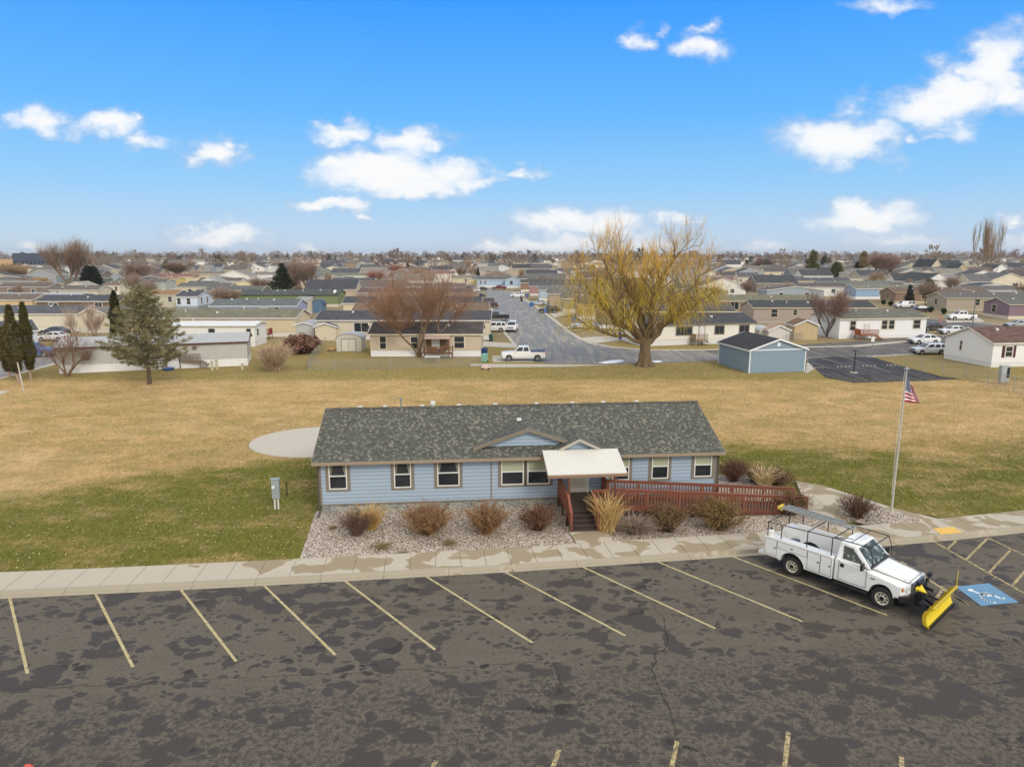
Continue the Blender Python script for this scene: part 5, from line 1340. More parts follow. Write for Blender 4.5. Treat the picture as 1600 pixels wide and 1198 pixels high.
def conifer(name, loc, H, Wd, c1, c2, seed=1, z0=.16, nb=110, per=34, cs=.30, trunkc=(100, 84, 66), lab=None, group=None, shape=1.0, jag=.25, cat='tree', up=.15, r0=None):
    rg = random.Random(seed); wood = MB(); nd = MB()
    r0 = r0 or H * .022
    wood.tube([(0, 0, -.1), (.03, 0, H * .4), (0, .02, H * .97)], [r0, r0 * .6, .02], 8, cap=False)
    for b_ in range(nb):
        f = (b_ + rg.random()) / nb; z = H * (z0 + (1 - z0) * f ** .92)
        prof_ = (1 - f) ** shape * (.55 + .45 * min(1, f * 7))
        Lb = Wd / 2 * prof_ * rg.uniform(1 - jag, 1 + jag * .6) + .12
        a = b_ * 2.399 + rg.uniform(-.4, .4)
        d = Vector((math.cos(a), math.sin(a), up * (1 - f * .2) - .18 * (1 - f))); q = Vector((0, 0, z))
        pts = [q]; m = 4
        for i in range(m):
            d = (d + Vector((0, 0, .05 * i)) + rv(rg, .05)).normalized(); pts.append(pts[-1] + d * Lb / m)
        wood.tube(pts, [max(.012, r0 * .22 * (1 - i / m)) for i in range(m + 1)], 3, cap=False)
        n = max(5, int(per * Lb / (Wd / 2)))
        for k in range(n):
            t_ = rg.random() ** .7; i = min(m - 1, int(t_ * m)); base = pts[i].lerp(pts[i + 1], t_ * m - i)
            wdt = Lb * .30 * (1.05 - t_); side_ = Vector((-math.sin(a), math.cos(a), 0)) * rg.uniform(-wdt, wdt)
            p = base + side_ + Vector((0, 0, rg.uniform(-.10, .10) - abs(side_.length) * .15))
            clump(nd, p, rg, 7, cs * rg.uniform(.7, 1.25), .22, Vector((math.cos(a), math.sin(a), .25)))
    t = thing(name, lab, cat, tuple(loc), 0, group)
    wood.build('trunk', bark(srgb(*trunkc)), t, uv=False, fix=False)
    nd.build('crown', leaf(c1, c2, .85, .5, 'needles'), t, uv=False, fix=False)
    return t
# --- willow: massive forked trunk, ochre hanging switches below, bare upswept shoots on top
def willow():
    rg = random.Random(21); wood = MB(); tips = []
    WB = G(1007, 572)
    wood.tube([(0, 0, -.2), (0, 0, .3), (.02, 0, 1.2), (.0, 0, 2.6), (.1, 0, 3.6)], [1.05, .80, .66, .64, .66], 12, cap=False)
    for k in range(7):
        a = k * .9; wood.tube([(math.cos(a) * 1.1, math.sin(a) * 1.1, -.1), (math.cos(a) * .68, math.sin(a) * .68, .6), (math.cos(a) * .42, math.sin(a) * .42, 2.4)], [.24, .2, .16], 6, cap=False)
    limbs = [ # polylines (x, y, z), start radius
        ([(-.3, 0, 3.2), (-2.0, .3, 5.0), (-3.6, .2, 6.2), (-5.2, -.5, 8.6), (-6.8, -.6, 11.0)], .46),
        ([(-.35, .1, 3.0), (-1.5, -.6, 5.2), (-2.6, -1.0, 8.0), (-3.6, -.8, 11.2), (-4.6, -.6, 15.0)], .44),
        ([(.0, .1, 3.4), (-.5, .5, 6.0), (-.9, 1.4, 9.0), (-1.9, 2.0, 12.0), (-2.6, 2.2, 15.4)], .42),
        ([(.3, .1, 3.3), (1.0, .2, 6.5), (1.3, .3, 9.5), (2.4, .2, 12.6), (4.6, -.2, 16.0)], .48),
        ([(.4, 0, 3.0), (1.4, -.5, 5.2), (3.2, -1.2, 7.3), (4.8, -1.3, 9.6), (6.4, -1.4, 12.4)], .38),
        ([(.5, .1, 2.9), (2.2, .6, 5.2), (4.2, 1.0, 7.0), (6.2, 1.3, 8.0), (7.8, 1.6, 9.6)], .40),
        ([(-.5, -.2, 3.0), (-2.4, -.8, 3.9), (-4.5, -1.4, 4.3), (-6.8, -1.8, 5.3), (-8.6, -2.0, 6.8)], .26),
        ([(.1, -.3, 3.4), (.6, -1.6, 6.0), (.2, -2.8, 8.4), (.4, -3.8, 10.2), (.6, -4.0, 11.6)], .30),
        ([(.1, .4, 3.4), (.2, 2.2, 6.4), (-.6, 4.0, 8.6), (-1.2, 5.0, 10.4)], .30)]
    for pts, r in limbs:
        P = [Vector((p[0], p[1], 3 + (p[2] - 3) * .84)) for p in pts]; Q = []
        for i in range(len(P) - 1):
            for k in range(3):
                p = P[i].lerp(P[i + 1], k / 3); 
                if i or k: p = p + rv(rg, .16)
                Q.append(p)
        Q.append(P[-1]); n = len(Q)
        wood.tube(Q, [r * (1 - .72 * i / (n - 1)) for i in range(n)], 8, cap=False)
        for i in range(3, n):
            rr_ = r * (1 - .72 * i / (n - 1)); dd = (Q[i] - Q[i - 1]).normalized()
            for k in range(2 if i < n - 1 else 3):
                a = perp(dd, rg); nd = (dd * rg.uniform(.35, .8) + a * .8 + Vector((0, 0, .28))).normalized()
                grow(wood, tips, Q[i], nd, rg.uniform(1.3, 2.3), rr_ * rg.uniform(.26, .42), 2, 4, rg, .55, .20, (2, 2), .76, .16)
    hang = MB(); shoot = MB()
    for (q, d, p0, lv) in tips:
        z = q.z
        topw = max(0.0, min(1.0, (z - 9.6) / 2.2))
        out = min(1.2, math.hypot(q.x, q.y) / 7)
        dens = 1.0
        # clumped density so that the sky and the homes show through
        cl = math.sin(q.x * 1.1 + 1.3) * math.sin(q.y * .9 + .4) * math.sin(q.z * .95 + 2.0)
        dens = .10 + 1.25 * max(0, min(1, .32 + cl * 2.2))
        nh = int((6.0 if lv == 4 else 1.6) * dens * (.35 + .85 * out) * (1 - .93 * topw) + rg.random())
        for k in range(nh):
            o = p0.lerp(q, rg.random()); L = rg.uniform(.9, 2.6); dd = (d * .6 + rv(rg, .5) + Vector((0, 0, .1))).normalized()
            pts = [o]
            for i in range(5):
                dd = (dd + Vector((0, 0, -.55)) + rv(rg, .06) + Vector((.04, 0, 0))).normalized(); pts.append(pts[-1] + dd * L / 5)
            strip_(hang, pts, .034, .018, rg)
        ns = int((3.0 if lv == 4 else .8) * (.4 + topw * 1.2) + rg.random() * .9)
        for k in range(ns):
            o = p0.lerp(q, rg.random()); L = rg.uniform(.8, 2.2); dd = (d + rv(rg, .4) + Vector((.15, 0, .55))).normalized(); pts = [o]
            for i in range(3):
                dd = (dd + rv(rg, .1)).normalized(); pts.append(pts[-1] + dd * L / 3)
            strip_(shoot, pts, .026, .010, rg)
    for m_ in (wood, hang, shoot): m_.v = [(x - .08 * max(0, z - 3), y, z) for x, y, z in m_.v]
    t = thing('willow_tree', 'large willow with forked trunk and hanging ochre switches at the field edge', 'tree', tuple(WB))
    wood.build('trunk', bark(srgb(112, 94, 68), 3), t, uv=False, fix=False)
    c = hang.build('crown', leaf(srgb(156, 136, 40), srgb(212, 184, 76), .85, .35, 'willow_switches'), t, uv=False, fix=False)
    shoot.build('crown', leaf(srgb(172, 138, 60), srgb(220, 180, 88), .85, .5, 'bare_shoots'), t, uv=False, fix=False)
willow()
def TH(pb, pt): # height of something whose foot is at pb and top at pixel row pt
    Y = G(*pb).y; return HC - Y * ((FPX * SP - (599 - pt) * CP) / (FPX * CP + (599 - pt) * SP))
def TW_(pb, dx): return dx / FPX * (G(*pb).y * CP + HC * SP) * 1.0
def bt(name, pb, pt, dx, cw, ct, lab, **k): return bare_tree(name, G(*pb), TH(pb, pt), TW_(pb, dx), srgb(*cw), srgb(*ct), lab=lab, **k)
bt('bare_tree', (655, 557), 414, 165, (128, 106, 84), (160, 124, 98), 'tall bare multi-stemmed tree with reddish twigs in front of the tan yard home', stems=8, maxl=4, twigs=44, tl=1.6, seed=5, sp=.40, upb=.16, lr=.74, first=.30, tw_w=.030, r0=.20, kids=(2, 3))
conifer('spruce_tree', G(234, 600), TH((234, 600), 447), TW_((234, 598), 138), srgb(66, 66, 40), srgb(166, 156, 116), 4, .17, 130, 52, .30, lab='big grey-green spruce standing in the lawn before the grey trailer', shape=.62, jag=.30, r0=.24, up=.2)
bt('bare_tree', (105, 588), 516, 92, (124, 98, 76), (150, 120, 98), 'small bare tree with four slanting stems at the left end of the grey trailer', stems=4, maxl=4, twigs=10, tl=.9, seed=9, sp=.5, upb=.10, first=.30, r0=.16, droop=.10)
bt('bare_tree', (133, 540), 470, 72, (160, 140, 120), (190, 164, 144), 'pale thin bare tree behind the grey trailer roof', stems=3, maxl=4, twigs=8, tl=1.0, seed=10, sp=.35, upb=.3, first=.26)
bt('bare_tree', (111, 450), 374, 62, (120, 100, 84), (150, 128, 108), 'tallest bare tree on the left skyline, spreading before the dark school', stems=3, maxl=5, twigs=7, tl=2.6, seed=11, sp=.42, upb=.2, tw_w=.10, r0=.6)
bt('bare_tree', (1293, 526), 448, 62, (112, 92, 80), (142, 112, 98), 'round bare reddish tree between the tan shed and the white home', stems=5, maxl=4, twigs=14, tl=1.2, seed=12, sp=.34, upb=.25, r0=.18, tw_w=.03)
bt('bare_tree', (477, 462), 402, 70, (122, 104, 90), (160, 136, 118), 'wide bare pinkish tree behind the dark green roofs', stems=4, maxl=4, twigs=16, tl=2.2, seed=13, sp=.45, tw_w=.07, r0=.4)
bt('bare_tree', (215, 446), 408, 42, (112, 94, 82), (146, 122, 104), 'rust-brown bare tree left of its twin in the left neighbourhood', stems=4, maxl=4, twigs=14, tl=2.2, seed=14, tw_w=.08)
bt('bare_tree', (236, 442), 408, 26, (118, 98, 84), (160, 136, 112), 'slim tan bare tree right of the rust-brown one', stems=2, maxl=4, twigs=12, tl=2.0, seed=15, tw_w=.07)
bt('bare_tree', (281, 436), 408, 40, (112, 94, 82), (142, 120, 104), 'low bare tree behind the slate gabled home', stems=4, maxl=4, twigs=12, tl=2.0, seed=16, tw_w=.08)
bt('bare_tree', (1378, 437), 394, 58, (112, 92, 80), (150, 124, 108), 'broad pinkish bare tree behind the blue home on the right', stems=4, maxl=4, twigs=18, tl=2.6, seed=17, tw_w=.09, r0=.4)
bt('bare_tree', (1415, 442), 424, 30, (112, 92, 80), (140, 108, 94), 'low reddish bare tree left of the white-gabled dark-roofed house', stems=4, maxl=4, twigs=14, tl=1.6, seed=18, tw_w=.07)
bt('bare_tree', (1191, 424), 402, 34, (104, 84, 76), (138, 108, 96), 'round reddish bare tree beyond the cream home row', stems=4, maxl=4, twigs=16, tl=2.4, seed=19, tw_w=.1)
bt('bare_tree', (26, 440), 410, 46, (130, 110, 88), (172, 146, 110), 'straw-coloured bare tree at the far left edge', stems=4, maxl=4, twigs=14, tl=2.2, seed=20, tw_w=.08)
bt('bare_tree', (38, 452), 432, 26, (104, 80, 72), (136, 100, 90), 'small dark red bare tree at left above the pale roof', stems=4, maxl=3, twigs=18, tl=1.6, seed=22, tw_w=.06)
bt('bare_tree', (65, 452), 430, 30, (140, 118, 84), (184, 152, 98), 'small yellowish bare tree beside the dark red one', stems=4, maxl=3, twigs=18, tl=1.6, seed=23, tw_w=.06)
bt('bare_tree', (148, 528), 488, 24, (104, 80, 72), (140, 104, 96), 'small purplish bare tree beside the dark blue car', stems=4, maxl=3, twigs=20, tl=1.0, seed=24, tw_w=.035)
bt('bare_tree', (585, 447), 420, 36, (120, 84, 70), (150, 96, 80), 'brick-red bare tree at the left end of the tan roofs', stems=5, maxl=3, twigs=22, tl=2.0, seed=25, tw_w=.06)
bt('bare_tree', (620, 434), 412, 40, (120, 84, 70), (152, 100, 82), 'low rusty bare tree beside the white long home', stems=5, maxl=3, twigs=22, tl=2.2, seed=26, tw_w=.08)
bt('poplar_tree', (1522, 440), 338, 30, (130, 112, 88), (168, 144, 106), 'taller of the two upright bare poplars on the right skyline', stems=2, maxl=4, twigs=9, tl=3.0, seed=27, sp=.24, upb=.7, tw_w=.10, r0=.3, lr=.80)
bt('poplar_tree', (1549, 438), 345, 32, (130, 112, 88), (168, 144, 106), 'shorter and wider of the two upright bare poplars', stems=3, maxl=4, twigs=9, tl=3.0, seed=28, sp=.26, upb=.65, tw_w=.10, r0=.3, lr=.80)
conifer('spruce_tree', G(443, 464), TH((443, 464), 413), TW_((443, 458), 42), srgb(18, 26, 16), srgb(52, 62, 38), 6, .05, 70, 30, .75, lab='dark conical spruce rising behind the dark green roofs', shape=.85, jag=.2)
conifer('juniper_tree', G(144, 450), TH((144, 450), 417), TW_((144, 450), 34), srgb(20, 28, 18), srgb(54, 60, 38), 7, .02, 110, 40, .7, lab='dark round evergreen in the left neighbourhood', shape=.38, jag=.12)
def column(px, pt, dx, seed, lab, tr=True, group='columnar junipers at the left field edge', c=((54, 52, 26), (112, 100, 58)), z0=.14):
    pb = px; H = TH(pb, pt); W_ = TW_(pb, dx); rg = random.Random(seed); nd = MB()
    for k in range(3800):
        f = rg.random(); z = H * (z0 + (1 - z0) * f)
        pr_ = min(1, (f + .03) * 3.2) ** .5 * (1 - f ** 2.6) ** .8 * (.85 + .15 * math.sin(f * 19 + seed)); rad = W_ / 2 * pr_ * rg.uniform(.35, 1.08) ** .5; a = rg.uniform(0, 6.28)
        rad *= 1 + .12 * math.sin(a * 3 + f * 8 + seed)
        clump(nd, Vector((math.cos(a) * rad, math.sin(a) * rad, z)), rg, 2, .24, .4, Vector((math.cos(a) * .4, math.sin(a) * .4, .9)))
    t = thing('juniper_tree', lab, 'tree', tuple(G(*pb)), 0, group)
    w_ = MB()
    for s in range(3): w_.tube([(rg.uniform(-.15, .15), rg.uniform(-.15, .15), -.1), (rg.uniform(-.25, .25), rg.uniform(-.25, .25), H * .35)], [.12, .06], 6)
    w_.build('trunk', bark(srgb(164, 140, 124)), t, uv=False, fix=False)
    nd.build('crown', leaf(srgb(*c[0]), srgb(*c[1]), .9, .8, 'scales'), t, uv=False, fix=False)
column((15, 590), 512, 19, 1, 'shortest columnar juniper, leftmost of the three', c=((62, 56, 30), (116, 100, 60)))
column((29, 598), 478, 27, 2, 'tall wide columnar juniper in the middle of the three')
column((50, 594), 474, 21, 3, 'tall slim columnar juniper, rightmost of the three at the field edge', c=((54, 54, 26), (106, 98, 54)))
column((187, 548), 455, 24, 4, 'dark columnar evergreen half hidden behind the big spruce', group=None, c=((30, 34, 16), (72, 68, 32)))
for (pb, pt, dx, sd, lab, c_) in [((1268, 434), 392, 24, 31, 'olive pine, taller of the two beyond the tan homes at right', ((70, 74, 34), (128, 124, 66))), ((1306, 434), 410, 22, 32, 'olive pine, shorter one right of the tall olive pine', ((64, 70, 34), (112, 112, 62))),
                              ((1347, 430), 393, 22, 33, 'yellowish pine left of the broad bare tree', ((92, 84, 40), (160, 142, 78))), ((1287, 420), 400, 14, 34, 'small dark evergreen between the two olive pines', ((40, 50, 34), (80, 88, 60)))]:
    conifer('pine_tree', G(*pb), TH(pb, pt), TW_(pb, dx), srgb(*c_[0]), srgb(*c_[1]), sd, .06, 60, 26, 1.1, lab=lab, shape=.55, jag=.25)
# --- shrubs
def shrub(name, lab, loc, H, Wd, cs_, cl_, seed, n=150, twl=7, leafn=3, lean=.75, group=None, cat='shrub', ls=.034, stiff=.12):
    rg = random.Random(seed); st = MB(); lf = MB()
    for k in range(n):
        a = rg.uniform(0, 6.28); s = lean * rg.random() ** .6
        d = Vector((math.cos(a) * math.sin(s), math.sin(a) * math.sin(s), math.cos(s))); p = Vector((rg.uniform(-.18, .18), rg.uniform(-.18, .18), 0))
        L = 1.0 * rg.uniform(.75, 1.08); pts = [p]
        for i in range(4): d = (d + rv(rg, stiff)).normalized(); pts.append(pts[-1] + d * L / 4)
        strip_(st, pts, .020, .008, rg)
        for j in range(twl + 3):
            i = rg.randint(1, 3); o = pts[i].lerp(pts[i + 1], rg.random()); dd = (d + rv(rg, .7)).normalized(); l_ = rg.uniform(.12, .34)
            e_ = o + dd * l_; strip_(st, [o, e_], .013, .006, rg)
            for m in range(leafn):
                clump(lf, o.lerp(e_, rg.uniform(.3, 1)), rg, 1, ls * rg.uniform(.7, 1.4), .8)
    allv = st.v + lf.v; xs = sorted(v[0] for v in allv); zs = sorted(v[2] for v in allv); nn = len(xs)
    kx = .96 * Wd / (xs[int(nn * .99)] - xs[int(nn * .01)]); kz = .95 * H / zs[int(nn * .995)]
    for m in (st, lf): m.v = [(x * kx, y * kx, z * kz) for x, y, z in m.v]
    t = thing(name, lab, cat, tuple(loc), 0, group)
    st.build('stem', leaf(sc(srgb(*cs_), .9), sc(srgb(*cs_), 1.45), .9, 2, 'shrub_stems'), t, uv=False, fix=False)
    if leafn: lf.build('leaf', leaf(sc(srgb(*cl_), .7), sc(srgb(*cl_), 1.7), .85, 3, 'shrub_leaves'), t, uv=False, fix=False)
    return t
SB = (136, 104, 74); SG = 'shrubs in the gravel bed by the clubhouse'
Zg = Vector((0, 0, .03))
shrub('shrub', 'dusky leafless shrub with straw grass behind it, leftmost along the blue wall', G(557, 836) + Zg, 1.35, 1.75, (96, 76, 64), (104, 78, 62), 41, 130, 6, 2, .8, SG)
shrub('shrub', 'broad orange-brown shrub under the second and third windows', G(669, 834) + Zg, 1.6, 2.55, SB, (128, 100, 70), 42, 190, 8, 4, .9, SG)
shrub('shrub', 'dense orange-brown shrub below the wall seam', G(760, 834) + Zg, 1.6, 2.05, SB, (124, 96, 68), 43, 180, 8, 4, .8, SG)
shrub('shrub', 'rounded red-brown shrub just left of the entry steps', G(840, 828) + Zg, 1.35, 1.9, (92, 60, 44), (116, 88, 70), 44, 160, 8, 3, .85, SG)
shrub('shrub', 'wide brown shrub in front of the ramp, nearer the steps', G(1043, 830) + Zg, 1.6, 2.0, (96, 78, 56), (122, 100, 70), 45, 150, 7, 3, .85, SG)
shrub('shrub', 'widest olive-brown shrub in front of the middle of the ramp', G(1122, 826) + Zg, 1.65, 2.4, (104, 84, 54), (130, 106, 66), 46, 190, 8, 4, .9, SG)
shrub('shrub', 'thin brown shrub at the low end of the ramp behind the truck', G(1232, 804) + Zg, 1.5, 2.1, (96, 74, 54), (122, 96, 70), 47, 140, 7, 2, .85, SG)
shrub('shrub', 'lone dark brown shrub between the truck and the flagpole', G(1339, 812) + Zg * 4, 1.35, 1.85, (84, 62, 48), (104, 80, 62), 48, 150, 7, 2, .9, SG)
shrub('shrub', 'purplish shrub against the right end wall of the clubhouse', G(1146, 752) + Zg, 1.5, 2.0, (96, 66, 54), (106, 78, 66), 49, 150, 6, 2, .8, SG)
shrub('shrub', 'low purplish shrub behind the ramp rail, right of the dry grass', G(1212, 757) + Zg, 1.1, 2.2, (100, 72, 58), (112, 86, 72), 50, 130, 6, 2, .9, SG)
shrub('shrub', 'low purplish shrub behind the ramp rail, left of the dry grass', G(1178, 752) + Zg, 1.1, 1.6, (100, 70, 58), (110, 82, 70), 51, 130, 6, 2, .9, SG)
shrub('shrub', 'big red-brown rounded bush beside the chain link fence corner', G(472, 552), 2.6, 4.1, (118, 84, 70), (116, 86, 72), 52, 200, 8, 3, .85, None, ls=.16)
shrub('shrub', 'pale leafless vase-shaped bush at the field edge left of the fence', G(428, 578), 3.5, 4.4, (168, 146, 122), (170, 146, 120), 53, 220, 8, 0, .7, None)
shrub('shrub', 'red-pink bush in the left neighbourhood beside the white wagon', G(342, 463), 3.2, 6.2, (140, 72, 70), (158, 84, 84), 54, 120, 6, 3, .9, None, ls=.4)
for i, (px, py) in enumerate(((1377, 477), (1388, 478), (1392, 481), (1454, 488), (1475, 491))):
    pass
for (px, py, lab) in ((1380, 476, 'small dark cone shrub at the corner of the blue home'), (1391, 478, 'small dark cone shrub left of the white van'), (1454, 488, 'small dark cone shrub at the left corner of the taupe home'), (1474, 491, 'small dark cone shrub under the long side of the taupe home')):
    shrub('shrub', lab, G(px, py), 1.4, 1.1, (40, 48, 26), (44, 54, 30), px, 60, 5, 4, .5, None, ls=.2)
def drygrass(lab, loc, H, Wd, c1, c2, seed, n=420, arch=.5):
    rg = random.Random(seed); mb = MB()
    for k in range(n):
        a = rg.uniform(0, 6.28); s = rg.random() ** .8 * arch
        d = Vector((math.cos(a) * math.sin(s), math.sin(a) * math.sin(s), math.cos(s))); p = Vector((rg.uniform(-.16, .16), rg.uniform(-.16, .16), 0)); pts = [p]; L = rg.uniform(.35, 1.1)
        for i in range(4): d = (d + Vector((math.cos(a), math.sin(a), -.45)) * .10 * i).normalized(); pts.append(pts[-1] + d * L / 4)
        strip_(mb, pts, .022, .008, rg)
    xs = sorted(v[0] for v in mb.v); zs = sorted(v[2] for v in mb.v); n_ = len(xs); kx = Wd / (xs[int(n_ * .98)] - xs[int(n_ * .02)]); kz = H / zs[int(n_ * .99)]
    mb.v = [(x * kx, y * kx, z * kz) for x, y, z in mb.v]
    o = mb.build('ornamental_grass', leaf(srgb(*c1), srgb(*c2), .85, 3, 'dry_grass'), None, tuple(loc), uv=False, fix=False)
    tag(o, lab, 'grass clump', 'ornamental grass clumps by the clubhouse')
drygrass('tall golden dry grass clump right of the entry steps', G(948, 829) + Zg, 1.85, 1.55, (164, 132, 72), (216, 188, 130), 61, 360, .42)
drygrass('low grey-lavender dried clump right of the golden grass', G(991, 832) + Zg, .85, 1.9, (116, 96, 82), (168, 148, 128), 62, 620, .9)
drygrass('straw grass clump behind the leftmost shrub', G(579, 826) + Zg, 1.2, 1.5, (164, 128, 66), (206, 172, 104), 63, 420, .7)
drygrass('pale dry grass behind the ramp between the purplish shrubs', G(1193, 760) + Zg, 1.15, 1.6, (176, 152, 104), (222, 200, 156), 64, 420, .7)
for (px, py, H_, W_, sd, lab) in ((597, 855, .12, 1.2, 65, 'flat olive weed patch in the gravel below the leftmost shrub'), (628, 866, .1, .7, 66, 'small flat weed tuft nearest the pavement in the gravel'), (702, 850, .1, .9, 67, 'faint flat weed tuft in the gravel below the broad shrub'), (520, 826, .12, .6, 68, 'small rusty tuft at the left end of the gravel bed')):
    drygrass(lab, G(px, py) + Zg, H_, W_, (96, 84, 48), (150, 132, 90), sd, 260, 1.3)
# lawn texture: short blades and scattered pale leaves on the near sward
rg = random.Random(99)
lv = MB(); bl_ = [MB(), MB()]
bx0 = HL(-.35, 0)
def in_lawn(x, y):
    fr = on_back(x)
    if fr is None or y < fr.y + .15: return False
    p = Vector((x, y, 0)) - HA; u, v = p.dot(hx), p.dot(hy)
    if -.5 < u < HLEN + .3 and v < 9: return False
    if u >= HLEN and v < 4.6 and u < 27: return False
    if -.5 < u < 24 and v < 1: return False
    if 14 < x < 22.6 and y < 39.9 - (x - 17.3) * 1.27 + .15: return False
    return True
nleaf = 0
while nleaf < 3600:
    x = rg.uniform(-34, 36); y = rg.uniform(26, 60) if rg.random() < .8 else rg.uniform(26, 80)
    if not in_lawn(x, y): continue
    s = rg.uniform(.025, .06); a = rg.uniform(0, 6.28); z = rg.uniform(.02, .05)
    c_, s_ = math.cos(a) * s, math.sin(a) * s
    lv.poly([(x - c_, y - s_, z), (x + s_ * .6, y - c_ * .6, z + .012), (x + c_, y + s_, z + .008), (x - s_ * .6, y + c_ * .6, z + .02)]); nleaf += 1
tag(lv.build('fallen_leaves', leaf(srgb(196, 176, 120), srgb(236, 222, 186), .8, 2, 'fallen_leaves'), uv=False, fix=False), 'pale fallen leaves scattered over the green lawn', 'leaves', None, 'stuff')
def blades(n, ya, yb, e, h0, h1, w_, filt):
    gb = MB(); k = 0
    while k < n:
        y = ya + (yb - ya) * rg.random() ** e; x = rg.uniform(-.8 * y - 4, .8 * y + 4)
        if not filt(x, y): continue
        h = rg.uniform(h0, h1); a = rg.uniform(0, 3.14); wx, wy = math.cos(a) * w_, math.sin(a) * w_; lx, ly = rg.uniform(-.05, .05), rg.uniform(-.05, .05)
        gb.poly([(x - wx, y - wy, 0), (x + wx, y + wy, 0), (x + lx, y + ly, h)]); k += 1
    return gb
gb = blades(62000, 26, 52, 1.3, .03, .09, .022, in_lawn)
def in_field(x, y):
    if y < 46: return in_lawn(x, y)
    if (x - pc.x) ** 2 + (y - pc.y) ** 2 < 30: return False
    p = Vector((x, y, 0)) - HA; u, v = p.dot(hx), p.dot(hy)
    if -.8 < u < HLEN + .8 and -.5 < v < 9.6: return False
    if y > 76 and (24 < x < 60 or x < -24): return False
    return y < 84 - max(0, abs(x) - 30) * .12
gb2 = blades(90000, 37, 86, .9, .05, .13, .035, in_field)
def m_turf(nm, k):
    t = NT(nm); p = t.pos(); g = sward(t, p)[0]
    n2 = t.ramp(t.noise(t.mapv(p, (1, 1, 0)), 5.5, 5, .9), .3, .7)
    st = t.mix(n2, srgb(148, 118, 66), srgb(236, 206, 154)); gr_ = t.mix(n2, srgb(48, 58, 18), srgb(156, 156, 78))
    return t.fin(t.mix(g, st, gr_), .9, spec=.1)
M_blade = m_turf('grass_blades', 0); M_dry = m_turf('dry_grass_tufts', 1)
tag(gb.build('grass', M_blade, uv=False, fix=False), 'short winter grass blades of the near lawn', 'grass', None, 'stuff')

tag(gb2.build('dry_grass', M_dry, uv=False, fix=False), 'straw tufts of the dormant field behind the clubhouse', 'grass', None, 'stuff')

rg = random.Random(321); gl = MB(); k = 0
beds = [(557, 836), (669, 834), (760, 834), (840, 828), (1043, 830), (1122, 826), (1339, 812), (948, 829), (991, 832)]
while k < 1500:
    c_ = G(*beds[rg.randrange(len(beds))]); x = c_.x + rg.gauss(0, .85); y = c_.y + rg.gauss(-.1, .55); s = rg.uniform(.02, .05); a = rg.uniform(0, 6.28)
    fr = on_back(x)
    if y < fr.y + .15: continue
    z = .17 if c_.x > 16 else .045; c1, s1 = math.cos(a) * s, math.sin(a) * s
    gl.poly([(x - c1, y - s1, z), (x + s1 * .7, y - c1 * .7, z + .012), (x + c1, y + s1, z + .006), (x - s1 * .7, y + c1 * .7, z + .02)]); k += 1
tag(gl.build('leaf_litter', leaf(srgb(96, 72, 48), srgb(168, 132, 88), .85, 6, 'leaf_litter'), uv=False, fix=False), 'brown leaf litter lying on the gravel under the shrubs', 'leaves', None, 'stuff')
